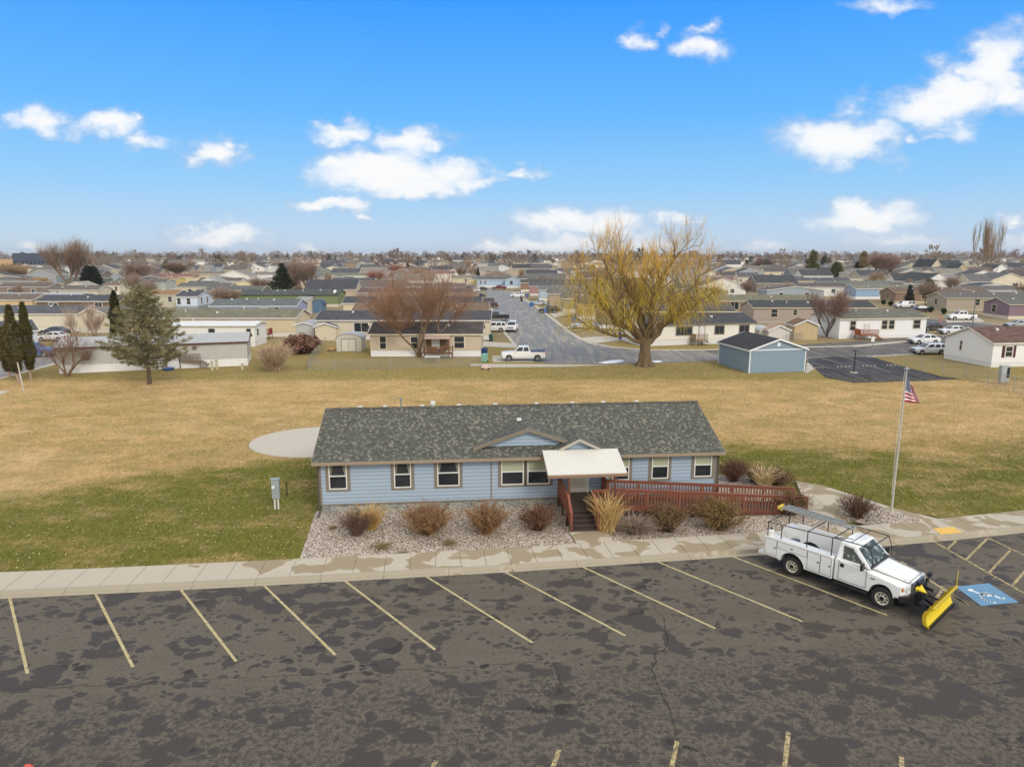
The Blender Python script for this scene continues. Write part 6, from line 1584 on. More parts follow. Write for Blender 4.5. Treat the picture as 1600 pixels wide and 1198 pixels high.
# ================================================================ homes of the park
FOOT = []
def home(lab, A, B, D, wall, roofc, eave=3.2, rise=1.15, skirt=.75, skc=(222, 218, 206), trim=(226, 222, 212), vert=True, wins=(), lwins=(), rwins=(), door=None, name='mobile_home', cat='house', group='homes of the park', roofkind='shingle', shutters=None, vents=2, seed=0, axis='x', ov=.25, detail=True):
    A, B = Vector((A[0], A[1], 0)), Vector((B[0], B[1], 0)); L = (B - A).length; th = math.atan2(B.y - A.y, B.x - A.x)
    FOOT.append((A, B, D))
    t = thing(name, lab, cat, tuple(A), th, group); rg = random.Random(seed * 7 + int(A.x * 10))
    def desat(c, k):
        m_ = .3 * c[0] + .6 * c[1] + .1 * c[2]; return tuple(int(q + (m_ - q) * k) for q in c)
    wall = desat(wall, .16); roofc = desat(roofc, .5 if roofc[2] >= roofc[0] else .2); skc = desat(skc, .3)
    mw = siding(srgb(*wall, 1.0), 'vert' if vert else 'lap', .4 if vert else .2, .45)
    mr = {'shingle': lambda: shingle(srgb(*roofc, 1.0), srgb(*[c + 12 for c in roofc], 1.0), srgb(*[c + 24 for c in roofc], 1.0), .6, .2), 'metal': lambda: metalroof(srgb(*roofc, .95))}[roofkind]()
    mt = paint(srgb(*trim, .9), .6)
    d = MB()
    if axis == 'x': d.prism([(0, skirt), (D, skirt), (D, eave), (D / 2, eave + rise - .08), (0, eave)], 0, L, axis='x')
    else: d.prism([(0, skirt), (L, skirt), (L, eave), (L / 2, eave + rise - .08), (0, eave)], 0, D, axis='y')
    d.build('wall', mw, t)
    if skirt: 
        d = MB(); d.box(.05, L - .05, .05, D - .05, 0, skirt + .02); d.build('skirting', siding(srgb(*skc, .98), 'vert', .35, .4), t)
    d = MB(); f = MB()
    def sl2(p0, p1, p2, p3, th2=.12):
        lo = [(q[0], q[1], q[2] - th2) for q in (p0, p1, p2, p3)]
        d.add([p0, p1, p2, p3] + lo, [(0, 1, 2, 3), (7, 6, 5, 4), (0, 4, 5, 1), (1, 5, 6, 2), (2, 6, 7, 3), (3, 7, 4, 0)])
    def lift(y, half): return eave + .08 + rise * (1 - abs(y - half) / half)
    if axis == 'x':
        h = D / 2; z0, z1 = lift(-ov, h), lift(h, h)
        sl2((-ov, -ov, z0), (L + ov, -ov, z0), (L + ov, h, z1), (-ov, h, z1)); sl2((-ov, h, z1), (L + ov, h, z1), (L + ov, D + ov, z0), (-ov, D + ov, z0))
        f.box(-ov, L + ov, -ov - .03, -ov - .002, z0 - .17, z0 + .0); f.box(-ov, L + ov, D + ov + .002, D + ov + .03, z0 - .17, z0)
        for x in (-ov - .03, L + ov + .002):
            for ya, yb in ((-ov, h), (D + ov, h)):
                f.add([(x, ya, z0 - .18), (x + .028, ya, z0 - .18), (x + .028, yb, z1 - .18), (x, yb, z1 - .18), (x, ya, z0 + .015), (x + .028, ya, z0 + .015), (x + .028, yb, z1 + .015), (x, yb, z1 + .015)], [(0, 1, 2, 3), (4, 7, 6, 5), (0, 4, 5, 1), (1, 5, 6, 2), (2, 6, 7, 3), (3, 7, 4, 0)])
    else:
        h = L / 2; z0, z1 = lift(-ov, h), lift(h, h)
        sl2((-ov, -ov, z0), (h, -ov, z1), (h, D + ov, z1), (-ov, D + ov, z0)); sl2((h, -ov, z1), (L + ov, -ov, z0), (L + ov, D + ov, z0), (h, D + ov, z1))
        for y in (-ov - .03, D + ov + .002):
            for xa, xb in ((-ov, h), (L + ov, h)):
                f.add([(xa, y, z0 - .18), (xa, y + .028, z0 - .18), (xb, y + .028, z1 - .18), (xb, y, z1 - .18), (xa, y, z0 + .015), (xa, y + .028, z0 + .015), (xb, y + .028, z1 + .015), (xb, y, z1 + .015)], [(0, 1, 2, 3), (4, 7, 6, 5), (0, 4, 5, 1), (1, 5, 6, 2), (2, 6, 7, 3), (3, 7, 4, 0)])
        f.box(-ov - .03, -ov - .002, -ov, D + ov, z0 - .17, z0); f.box(L + ov + .002, L + ov + .03, -ov, D + ov, z0 - .17, z0)
    ro = d.build('roof', mr, t); f.build('fascia', mt, ro)
    if axis == 'x':
        for k in range(vents):
            x = L * (.15 + .7 * (k + rg.random() * .6) / max(1, vents)); y = D * rg.uniform(.25, .45); z = lift(y, D / 2)
            g = MB()
            if rg.random() < .5: g.box(x - .15, x + .15, y - .15, y + .15, z - .1, z + .22)
            else: g.tube([(x, y, z - .1), (x, y, z + .38)], .06, 6); g.tube([(x, y, z + .38), (x, y, z + .46)], .13, 8)
            g.build('roof_vent', M_white, ro)
    def win(face, c, w_, z0w, z1w, sh=False, m=None):
        g = MB(); e = .035
        def bx(a0, a1, q0, q1, za, zb, mi):
            if face == 'f': g.box(a0, a1, -q1, -q0, za, zb, mi)
            elif face == 'b': g.box(a0, a1, D + q0, D + q1, za, zb, mi)
            elif face == 'l': g.box(-q1, -q0, a0, a1, za, zb, mi)
            else: g.box(L + q0, L + q1, a0, a1, za, zb, mi)
        a0, a1 = c - w_ / 2, c + w_ / 2; fw = .11
        bx(a0 - fw, a0 + .02, .002, .055, z0w - fw, z1w + fw, 0); bx(a1 - .02, a1 + fw, .002, .055, z0w - fw, z1w + fw, 0)
        bx(a0 + .02, a1 - .02, .002, .055, z0w - fw, z0w + .02, 0); bx(a0 + .02, a1 - .02, .002, .055, z1w - .02, z1w + fw, 0)
        if w_ > 1.4: bx(c - .03, c + .03, .002, .05, z0w + .02, z1w - .02, 0)
        else: bx(a0 + .02, a1 - .02, .002, .05, (z0w + z1w) / 2 - .03, (z0w + z1w) / 2 + .03, 0)
        wn = g.build('window', mt, t)
        g = MB(); bx(a0 + .015, a1 - .015, .006, .02, z0w + .015, z1w - .015, 0); g.build('pane', glass(), wn)
        if sh:
            g = MB(); bx(a0 - fw - .38, a0 - fw - .01, .002, .04, z0w - fw, z1w + fw, 0); bx(a1 + fw + .01, a1 + fw + .38, .002, .04, z0w - fw, z1w + fw, 0); g.build('shutter', paint(srgb(*shutters), .5), wn)
    for q in wins: win('f', *q, sh=bool(shutters))
    for q in lwins: win('l', *q)
    for q in rwins: win('r', *q)
    if door is not None:
        g = MB(); g.box(door - .45, door + .45, -.05, -.004, skirt, skirt + 2.0); dd = g.build('door', paint(srgb(208, 206, 202), .5), t)
        g = MB(); g.box(door - .55, door - .45, -.07, -.004, skirt, skirt + 2.08); g.box(door + .45, door + .55, -.07, -.004, skirt, skirt + 2.08); g.box(door - .55, door + .55, -.07, -.004, skirt + 2.0, skirt + 2.1); g.build('door_frame', mt if trim[0] > 200 else M_taupe, dd)
    return t
def atx(px, py, z=0): return G(px, py, z)
def row(x0, x1, ye, D=8.0, ez=3.2): # eave line at picture row ye, between columns x0 and x1 of the survey
    y = G((x0 + x1) / 2, ye, ez).y
    s = G(800 + 1, ye, ez).x  # metres per column at this depth
    return (s * (x0 - 800), y), (s * (x1 - 800), y), D
def u_at(A, B, px, ye, ez=3.2):
    s = G(801, ye, ez).x; return s * (px - 800) - A[0]
def H(lab, x0, x1, ye, wall, roofc, D=8.0, wpx=(), dpx=None, lw=(), rw=(), ez=3.2, **k):
    A, B, D = row(x0, x1, ye, D, ez)
    w_ = [(u_at(A, B, p, ye, ez), wd, z0, z1) for p, wd, z0, z1 in wpx]
    return home(lab, A, B, D, wall, roofc, eave=ez, wins=w_, door=(u_at(A, B, dpx, ye, ez) if dpx else None), lwins=lw, rwins=rw, **k)
W1 = (1.0, 1.35, 2.6)
def wn_(px, w_=1.0, z0=1.45, z1=2.75): return (px, w_, z0, z1)
LW = ((4.0, 1.0, 1.5, 2.8),)
# --- left block (turned a little)
a, b_ = G(92, 584), G(388, 571)
home('long grey trailer with brown fascia and tall white skirting behind the big spruce', a, b_, 6.5, (184, 180, 172), (172, 172, 166), eave=3.05, rise=.75, skirt=1.0, trim=(88, 52, 40), roofkind='metal', wins=((7.3, 2.0, 1.5, 2.6), (12.0, 1.0, 1.6, 2.6)), vents=3, skc=(232, 230, 222))
a, b_ = G(-70, 562), G(62, 551)
home('pale blue-white home at the left edge behind the columnar junipers', a, b_, 8, (196, 206, 208), (72, 76, 82), eave=3.2, wins=((5.5, 1, 1.5, 2.7),), rwins=((3.5, .9, 1.5, 2.6),), trim=(226, 224, 218), skirt=.9)
H('cream long home with dark roof behind the columnar junipers', -60, 121, 490, (212, 204, 176), (74, 77, 86), skc=(222, 214, 190), vents=3)
home('cream gable-fronted home beside the dark blue car', (G(117, 492, 3.2).x, G(117, 492, 3.2).y + .5), (G(166, 492, 3.2).x, G(166, 492, 3.2).y + .5), 9, (206, 194, 164), (112, 108, 96), axis='y', wins=((6.3, 1.2, 1.4, 2.7),), skc=(206, 194, 168))
H('tan home at the far left with brown roof and visible right gable', -50, 50, 468.5, (206, 178, 126), (104, 88, 72), skc=(226, 214, 186), rw=((4, .9, 1.5, 2.5),))
H('dark brown home with navy roof and white gable window boxes', 57, 186, 470.5, (118, 92, 62), (62, 66, 74), wpx=(wn_(79, 1.0), wn_(86, 1.0), wn_(153, 1.6, 1.2, 2.9)), skc=(150, 126, 96))
H('low pale grey-roofed long home at the far left', -30, 118, 462, (186, 190, 186), (168, 170, 164), roofkind='metal', rise=.5, vents=3)
H('long home under a weathered brown roof with a cream front', 78, 152, 453, (198, 188, 160), (96, 86, 76), wpx=(wn_(90),))
H('olive-roofed cream home with two small windows', 160, 186, 446, (216, 206, 172), (110, 92, 72), wpx=(wn_(171, .9), wn_(181, .9)))
H('olive green gabled home in the left neighbourhood', 176, 204, 441, (126, 128, 92), (96, 100, 82))
H('white-gabled small home left of the round evergreen', 102, 134, 447, (220, 208, 182), (150, 142, 126), D=7, axis='y', rise=1.4)
H('orange-brown roofed home behind the spruce top', 196, 273, 461, (196, 186, 158), (142, 106, 62), wpx=(wn_(265),), skc=(200, 190, 164))
H('white and pale blue gabled house with tall dark shutters', 274, 308, 463, (206, 216, 232), (64, 66, 74), D=9, wpx=(wn_(279, .9, 1.2, 2.7), wn_(294, .9, 1.2, 2.7)), rw=((2.2, .8, 1.2, 2.8), (5.5, .8, 1.2, 2.8)), skc=(150, 156, 164), vert=False)
H('slate blue-grey home with a row of white windows', 290, 331, 445, (82, 90, 106), (82, 84, 88), wpx=(wn_(302), wn_(311), wn_(317), wn_(322)), lw=((4, 1, 1.4, 2.6),), skc=(112, 116, 118))
H('white gabled house behind the slate home', 306, 346, 442, (226, 226, 226), (140, 140, 130), D=8, axis='y', rise=1.9, trim=(234, 232, 226))
H('cream yellow gable-fronted house with two windows', 353, 407, 445, (226, 208, 158), (120, 108, 86), D=10, axis='y', rise=1.5, wpx=(wn_(365, 1.3, 1.5, 2.7), wn_(387, 1.3, 1.5, 2.7)), skc=(230, 218, 186))
H('green-grey roofed pale home left of the slate home', 200, 258, 441.5, (170, 178, 160), (86, 90, 84), D=8.5, wpx=(wn_(215), wn_(230)))
H('small mustard yellow home behind the green-grey roof', 246, 275, 437, (216, 184, 96), (150, 110, 76), D=8)
H('low taupe carport home right of the pale blue gabled house', 304, 325, 456, (150, 134, 104), (96, 92, 80), D=6, rise=.6)
H('long home with rust brown roof in the left neighbourhood', 236, 300, 432, (212, 188, 120), (132, 84, 70))
H('brown-roofed tan home right of the rust brown roof', 300, 362, 428, (188, 170, 134), (116, 100, 84), wpx=(wn_(307, .9), wn_(342, 1.2)))
# --- left of the street, behind the field
H('white flat-roofed trailer directly behind the grey trailer', 262, 397, 508.5, (226, 224, 216), (222, 222, 214), D=5, rise=.35, roofkind='metal', skc=(226, 222, 212), rw=((1.2, .9, 1.6, 2.6),), wpx=(wn_(330), wn_(388, .7)), vents=1)
H('long cream home with olive roof and white skirting', 176, 462, 496.5, (208, 188, 146), (108, 106, 80), wpx=(wn_(325, 2.0, 2.0, 2.65), wn_(367, 1.3, 2.0, 2.7), wn_(398, .9, .8, 2.7)), rw=(), skc=(220, 214, 196), vents=4)
H('lavender-grey home under a slate green roof with white fascia', 328, 462, 478, (150, 156, 186), (88, 98, 96), D=8, wpx=(wn_(412, 1.2), wn_(432, .95, 1.0, 2.9)), trim=(232, 232, 230), vents=4)
H('low grey-roofed room addition with red-brown windows', 463, 482, 469, (214, 196, 162), (142, 144, 138), D=6, rise=.6, wpx=(wn_(467, .7), wn_(473, .7), wn_(478, .7)), trim=(200, 186, 160), vents=0)
H('green home with dark roof, satellite dish and cream skirting', 372, 528, 460.5, (116, 128, 80), (66, 74, 68), D=8, wpx=(wn_(487, 1.4, 1.1, 3.0),), skc=(208, 196, 166), trim=(70, 78, 66), vents=5)
H('long cream home with navy roof filling the row before the street', 494, 765, 500, (208, 194, 168), (62, 64, 76), D=8, wpx=((564, 2.3, 1.3, 2.75),), skc=(226, 222, 212), vents=5)
H('tan home with brown roof, second in the row left of the street', 551, 762, 485, (206, 188, 146), (112, 90, 66), D=8, vents=5)
H('cream home with navy roof, third in the row left of the street', 536, 751, 473.5, (208, 192, 156), (58, 60, 70), D=8, vents=4)
H('cream home with tan brown roof, fourth in the row left of the street', 573, 745, 466, (214, 198, 158), (120, 102, 78), D=7, vents=3)
H('home with dark plum roof, fifth in the row left of the street', 560, 736, 457.5, (150, 138, 118), (84, 66, 66), D=8, vents=3)
H('home with grey-brown roof, sixth in the row left of the street', 560, 726, 449, (196, 180, 146), (92, 82, 80), D=8, vents=3)
H('white long home with red-brown roof and one small window', 628, 708, 427.5, (220, 214, 204), (134, 88, 74), D=10, wpx=(wn_(640, .9),), skc=(220, 212, 200), ez=4.2)
H('cream low home with tiny windows left of the yellow one', 706, 742, 434.5, (216, 202, 166), (124, 110, 92), D=9, wpx=(wn_(728, .9),))
H('yellow home by the light blue gabled home', 738, 752, 436, (216, 200, 112), (94, 96, 96), D=9)
H('light blue home with grey roof and white skirting at the street end', 745, 802, 437, (164, 186, 204), (84, 88, 94), D=9, wpx=(wn_(751, .7), wn_(758, .7)), skc=(232, 228, 220), trim=(232, 230, 226))
H('light blue gabled wing right of the light blue home', 789, 814, 437.5, (158, 182, 204), (84, 88, 94), D=9, axis='y', wpx=(wn_(799, 1.3, 1.3, 2.9),), skc=(232, 228, 220), trim=(232, 230, 226))
H('white home with green-grey roof and brown porch behind the dark spruce', 508, 583, 430.5, (216, 214, 200), (104, 108, 88), D=9, wpx=(wn_(523, .8), wn_(550, 1.2)))
H('pale gable-fronted end house right of the brown porch', 572, 596, 431, (206, 212, 206), (112, 116, 102), D=10, axis='y', rise=1.6)
H('grey-roofed low home above the orange tent roof', 500, 556, 447.5, (150, 154, 140), (112, 114, 102), D=8)
H('grey and white house beside the dark spruce', 395, 425, 441, (222, 206, 170), (150, 150, 158), D=9, wpx=(wn_(410), wn_(418)))
H('light roofed white house left of the dark spruce', 396, 426, 429, (226, 224, 216), (112, 108, 92), D=10)
# --- street side homes on the right, left ends to the street
a, b_ = G(1003, 541), G(1178, 535)
home('white long home with navy roof, entry gable and wooden steps behind the willow', a, b_, 8.0, (228, 220, 204), (58, 58, 66), eave=3.2, wins=((6.9, 2.6, 1.55, 2.75), (12.9, 1.5, 1.55, 2.75), (17.2, 1.6, 1.55, 2.75)), door=9.9, skirt=.85, vert=False, skc=(220, 216, 210), trim=(120, 110, 96), lwins=(), vents=2)
HW = bpy.context.scene.objects[-1] if False else None
H('grey-green board home with white skirting, nearest to the willow trunk', 938, 1148, 486.5, (138, 142, 118), (66, 66, 72), D=8, lw=((3, .8, 1.5, 2.5), (5.4, .8, 1.5, 2.5)), trim=(220, 206, 170), skc=(232, 230, 224), vents=3)
H('tan plank home, second up the right side of the street', 904, 1112, 475.5, (206, 180, 128), (84, 74, 70), D=8, skc=(230, 226, 216), trim=(206, 180, 130), lw=((4, .8, 1.4, 2.5),), vents=4)
H('olive green home with white fascia, third up the right side', 880, 1080, 466.5, (136, 136, 106), (86, 82, 78), D=8, skc=(226, 222, 212), vents=4)
H('taupe home, fourth up the right side of the street', 858, 1050, 459, (166, 148, 126), (92, 92, 88), D=8, skc=(176, 158, 132), vents=3)
H('light blue home with white skirting, fifth up the right side', 843, 1010, 453, (160, 186, 196), (98, 98, 98), D=8, skc=(228, 228, 226), vents=3)
H('dusty pink home, sixth up the right side of the street', 828, 980, 447, (166, 120, 112), (74, 76, 72), D=8, skc=(216, 206, 190), vents=3)
H('brown home, seventh up the right side of the street', 814, 940, 442, (146, 110, 82), (70, 66, 62), D=8, skc=(222, 214, 200), vents=2)
H('red-brown walled home with olive roof behind the navy roof', 1117, 1286, 470, (138, 104, 86), (108, 104, 80), D=7, wpx=(wn_(1148, 2.0, 1.2, 2.9),), trim=(216, 200, 170))
H('taupe long home with navy roof behind the tan shed', 1178, 1368, 480.5, (166, 148, 132), (56, 58, 66), D=7.5, wpx=(wn_(1210.5, 1.3, 1.3, 2.85), wn_(1243, .9, 1.7, 2.8)), lw=((2.0, .6, 1.5, 2.2),), skc=(178, 160, 144), trim=(214, 196, 164), vents=5)
a, b_ = G(1310, 529.5), G(1445, 526.5)
home('white home with olive roof, four windows and red wooden entry deck', a, b_, 8.0, (230, 228, 224), (98, 96, 80), eave=3.3, wins=((2.4, 1.0, 1.4, 2.9), (8.2, 1.0, 1.5, 2.9), (9.5, 1.0, 1.5, 2.9), (14.2, 1.3, 1.5, 2.9)), door=5.0, skirt=.3, skc=(232, 230, 226), trim=(214, 204, 178), vents=2)
H('light blue home with white skirting between the mauve and brown homes', 1338, 1452, 451, (140, 168, 196), (110, 110, 92), D=7.5, wpx=(wn_(1377, 1.2, 1.5, 2.9),), lw=((3.2, 1.0, 1.3, 2.7),), skc=(236, 234, 230), trim=(234, 232, 228))
H('mauve home left of the light blue one', 1283, 1400, 445, (152, 118, 120), (98, 102, 92), D=7.5, wpx=(wn_(1318, .9),), lw=((3.6, .9, 1.3, 2.6),), skc=(222, 212, 196))
H('cream home with dark roof and left gable in the third right row', 1237, 1330, 439, (204, 190, 152), (72, 76, 80), D=8, lw=((3.2, .9, 1.3, 2.7),), skc=(208, 196, 160), trim=(222, 208, 172), vents=4)
H('tan home with dark roof at the head of the third right row', 1200, 1260, 437, (178, 158, 126), (70, 80, 84), D=8, skc=(190, 172, 140), vents=3)
H('brown long home with red-brown roof and two white windows', 1400, 1546, 456.5, (136, 108, 82), (104, 82, 68), D=8, wpx=(wn_(1444, 1.3, 1.4, 2.9),), lw=((4.0, 1.2, 1.4, 2.8),), skc=(196, 176, 134), trim=(212, 184, 128), vents=4)
H('taupe long home with grey roof behind the white pickup', 1480, 1640, 465.5, (166, 152, 128), (90, 88, 84), D=8, wpx=(wn_(1528, 1.2, 1.4, 2.9),), lw=((4.2, 1.1, 1.4, 2.8),), skc=(178, 164, 136), trim=(206, 194, 162), vents=4)
H('mauve long home at the right picture edge above the silver sedan', 1578, 1700, 475.5, (132, 106, 116), (92, 90, 86), D=8, wpx=(), lw=((4.6, 1.3, 1.2, 2.8),), skc=(216, 200, 168), trim=(206, 194, 170))
ca = G(1548, 574); th_w = R(9); cb = (ca.x + 17 * math.cos(th_w), ca.y + 17 * math.sin(th_w))
home('white house with red-brown roof and dark red shutters at the right edge', ca, cb, 7.6, (232, 230, 226), (98, 66, 54), eave=3.05, rise=1.5, vert=False, wins=((2.25, .95, 1.3, 2.55), (7, .95, 1.3, 2.55)), shutters=(74, 30, 34), lwins=((4.9, .35, 1.5, 2.7),), skirt=.55, skc=(222, 220, 214), trim=(222, 216, 202))
# two-storey and taller houses beyond the park on the right
def BH(lab, x0, x1, yb, yt, D, wall, roofc, axis='x', rise=2.4, wpx=(), **k):
    y = G((x0 + x1) / 2, yb).y; s = G(801, yb).x; e = HC - y * (FPX * SP - (599 - yt) * CP) / (FPX * CP + (599 - yt) * SP)
    A, B = (s * (x0 - 800), y), (s * (x1 - 800), y); w_ = [(s * (p - 800) - A[0], wd, e * f0, e * f1) for p, wd, f0, f1 in wpx]
    k.setdefault('trim', (226, 220, 206)); k.setdefault('group', 'houses beyond the home park'); k.setdefault('name', 'suburban_house')
    return home(lab, A, B, D, wall, roofc, eave=e, rise=rise, skirt=0, axis=axis, vert=False, wins=w_, vents=0, **k)
BH('cream two-storey house with wide front gable at the right edge', 1546, 1606, 456, 438, 12, (216, 202, 170), (92, 90, 92), 'y', 2.6, wpx=((1585, 1.8, .45, .75),))
BH('cream two-storey wing with two tall windows left of the wide gable', 1516, 1548, 456, 440, 11, (216, 202, 170), (92, 90, 92), 'x', 2.6, wpx=((1522, 1.6, .45, .8), (1540, 1.6, .45, .8)))
BH('white gable house with dark green roof above the brown long home', 1442, 1489, 449, 441, 22, (230, 226, 220), (50, 60, 58), 'y', 3.6)
BH('dark green roofed white house front left of the white gable', 1398, 1443, 445, 439, 10, (220, 214, 204), (50, 60, 58), 'x', 3.2, wpx=((1432, 1.2, .3, .8),))
BH('low dark-roofed house between the white gable and the cream house', 1480, 1514, 449, 445, 10, (196, 150, 132), (66, 62, 64), 'x', 2.2)
BH('cream gabled tall house with steep charcoal roof', 1452, 1472, 429, 419, 22, (204, 188, 150), (52, 56, 58), 'y', 6.0, wpx=((1458, 1.4, .5, .85),))
BH('steep charcoal roofed middle of the tall cream house', 1468, 1506, 428, 420, 14, (200, 184, 148), (50, 54, 56), 'x', 6.0)
BH('tan front gable of the tall charcoal-roofed house', 1488, 1517, 436, 427, 12, (190, 166, 126), (56, 60, 62), 'y', 5.2)
BH('white house with dark roof and two gable windows at the right skyline', 1548, 1578, 430, 423, 16, (226, 224, 218), (58, 58, 62), 'y', 4.2, wpx=((1554, 1.2, .3, .8), (1565, 1.6, .3, .8)))
BH('dark-roofed right wing of the white skyline house', 1577, 1610, 428, 420, 10, (200, 196, 188), (58, 56, 62), 'x', 4)
BH('tan gable house left of the steep charcoal roofs', 1408, 1438, 427, 420, 12, (186, 172, 134), (100, 98, 86), 'y', 4.2)
BH('pale grey roofed house left of the steep charcoal roofs', 1420, 1460, 412, 408, 16, (196, 188, 172), (134, 134, 130), 'x', 3.0)
BH('dark brown hip-roofed house at the right picture edge', 1583, 1640, 440, 432, 14, (150, 130, 110), (78, 66, 62), 'x', 3.2)
BH('tan gable house behind the short olive pine', 1277, 1304, 429, 423, 14, (164, 156, 126), (112, 110, 96), 'y', 3.4)
BH('navy roofed white gable house above the tan home', 1204, 1258, 416, 413, 18, (206, 196, 176), (58, 60, 74), 'x', 4)
BH('gold and cream gable house above the taupe home', 1200, 1226, 424, 418, 14, (196, 172, 124), (116, 98, 82), 'y', 4)
BH('mauve small home far behind the willow', 1126, 1156, 441, 431, 9, (146, 110, 108), (72, 68, 70), 'x', 2)
BH('cream long home beside the far mauve home', 1154, 1187, 443, 433, 9, (216, 204, 176), (82, 80, 80), 'x', 2, wpx=((1157, 1, .3, .7),))
BH('taupe end home right of the cream long home', 1187, 1214, 447, 437, 9, (168, 150, 124), (74, 74, 76), 'x', 2)
BH('white gabled home left of the far mauve home', 1098, 1123, 440, 431, 9, (222, 214, 196), (104, 98, 88), 'y', 2.4, wpx=((1107, .9, .4, .8),))
BH('olive long home behind the willow crown', 1064, 1101, 434, 425, 9, (138, 138, 112), (104, 98, 84), 'x', 2.2, wpx=((1091, .9, .4, .8),))
BH('cream wall home behind the willow crown', 1044, 1064, 434, 424, 9, (206, 178, 118), (118, 108, 90), 'x', 2.2)
BH('big pale-roofed house behind the upper willow', 1030, 1062, 413, 408, 18, (208, 196, 170), (150, 142, 128), 'x', 3.8)
BH('grey-roofed house with pale gable left of the dark pines', 1062, 1096, 415, 411, 20, (222, 214, 202), (102, 102, 104), 'x', 4.2)
BH('dark slate roofed white gable house in the far centre right', 1124, 1158, 418, 413, 16, (226, 222, 214), (58, 60, 66), 'x', 4.0)
BH('grey solar-roofed long building on the right skyline', 1128, 1160, 411, 407, 16, (150, 150, 146), (140, 150, 152), 'x', 3, roofkind='metal')
BH('cream front of the dark roof long house up the street', 811, 852, 434, 427, 9, (212, 192, 138), (104, 98, 86), 'x', 2.2, wpx=((828, 1, .3, .8),))
BH('low house with grey roof and pink gable up the street', 846, 892, 436, 430, 10, (196, 158, 142), (88, 86, 88), 'x', 2.4)
BH('white long home with dark roof strip behind the street trees', 872, 948, 431, 423, 9, (196, 200, 194), (76, 80, 78), 'x', 1.6, wpx=((880, .9, .3, .7), (912, 1.4, .3, .7)))
BH('black-roofed long house row above the street', 800, 858, 424, 419, 14, (196, 184, 158), (50, 50, 56), 'x', 3)
BH('brown gabled cottage at the head of the street', 736, 748, 424, 417, 8, (116, 84, 58), (104, 82, 62), 'y', 3.2, wpx=((741, 1.8, .3, .75),))
BH('white and tan house with dark roof right of the brown cottage', 762, 796, 424, 418, 12, (206, 188, 158), (86, 84, 88), 'x', 2.6)
# left skyline: school block, lower wing and white greenhouse domes
def block(name, lab, cat, x0, x1, yb, yt, D, wall, top=None, group=None, windows=0, wc=None):
    y = G((x0 + x1) / 2, yb).y; s = G(801, yb).x; e = HC - y * (FPX * SP - (599 - yt) * CP) / (FPX * CP + (599 - yt) * SP)
    t = thing(name, lab, cat, (s * (x0 - 800), y, 0), 0, group); L = s * (x1 - x0)
    d = MB(); d.box(0, L, 0, D, 0, e); d.build('wall', siding(srgb(*wall, 1.0), 'vert', 2.0), t)
    d = MB(); d.box(-.2, L + .2, -.2, D + .2, e, e + .35); d.build('parapet', paint(srgb(*(top or wall), .8)), t)
    for k in range(windows):
        x = L * (k + .5) / windows; d = MB(); d.box(x - L / windows * .22, x + L / windows * .22, -.12, -.01, e * .18, e * .62); d.build('window', glass(), t)
    return t
block('school_building', 'dark slate upper block of the school on the left skyline', 'school', 22, 78, 424, 396.5, 40, (66, 76, 92), windows=9)
block('school_wing', 'brown long wing right of the dark school block behind the tall bare tree', 'school', 78, 146, 422, 397, 40, (134, 118, 100), windows=8)
block('school_wing', 'low tan wing left of and below the dark school block', 'school', -20, 24, 422, 406, 30, (196, 160, 120), windows=6)
for (px, py, wd, hh, lab) in ((45, 434, 24, 14, 'smaller white dome tent left of the large one below the school'), (64, 433, 24, 17, 'larger white dome tent below the school')):
    p = G(px, py); s = G(801, py).x; t = thing('dome_tent', lab, 'tent', tuple(p)); d = MB(); r_ = s * wd / 2; h_ = s * hh
    d.revolve([(r_, 0), (r_ * .97, h_ * .35), (r_ * .78, h_ * .68), (r_ * .42, h_ * .92), (0.05, h_)], n=10); d.build('canopy', paint(srgb(226, 224, 214), .6), t)
    d = MB(); d.box(-r_ * .25, r_ * .25, -r_ * 1.02, -r_ * .9, 0, h_ * .35); d.build('doorway', M_taupe, t)
# --- yard home (tan) with chain link yard
a, b_ = G(579, 557), G(752, 557)
yh = home('tan yard home with brown roof, porch nook and white skirting behind the bare multi-stem tree', a, b_, 8.0, (198, 178, 150), (76, 66, 64), eave=3.1, wins=((1.75, .85, 1.05, 2.75), (6.0, .95, 1.1, 2.7), (12.1, 1.35, 1.15, 2.75)), door=8.9, skirt=.85, skc=(232, 230, 226), trim=(226, 214, 186), vents=2)
d = MB(); d.add([(7.5, -1.5, 2.62), (10.9, -1.5, 2.62), (10.9, .0, 2.95), (7.5, .0, 2.95), (7.5, -1.5, 2.56), (10.9, -1.5, 2.56), (10.9, .0, 2.89), (7.5, .0, 2.89)], [(0, 1, 2, 3), (7, 6, 5, 4), (0, 4, 5, 1), (1, 5, 6, 2), (2, 6, 7, 3), (3, 7, 4, 0)]); pr_ = d.build('porch_roof', paint(srgb(186, 158, 144)), yh)
for x in (7.6, 10.8): d = MB(); d.box(x - .05, x + .05, -1.45, -1.35, 0, 2.58); d.build('porch_post', paint(srgb(120, 82, 56)), pr_)
d = MB(); d.box(7.6, 10.8, -.012, -.003, .9, 2.85); d.build('porch_shade_panel', woodm(srgb(112, 88, 66), .3, 0), yh)  # flat dark panel, the shade of the porch recess put into its colour
rq = random.Random(8)
for k in range(7):
    t = thing('storage_crate', 'brown box of the clutter stored on the tan yard home porch', 'crate', (a.x + 7.9 + .38 * k, a.y - .55 - .15 * rq.random(), .76), rq.uniform(-.3, .3), 'boxes stored on the yard home porch'); d = MB(); hh = rq.uniform(.3, .75); d.box(-.16, .16, -.15, .15, 0, hh); d.build('box_body', plain(srgb(rq.randint(70, 130), rq.randint(56, 92), rq.randint(44, 70)), .8), t); d = MB(); d.box(-.175, .175, -.165, .165, hh + .002, hh + .05); d.build('lid', plain(srgb(150, 110, 80), .8), t)
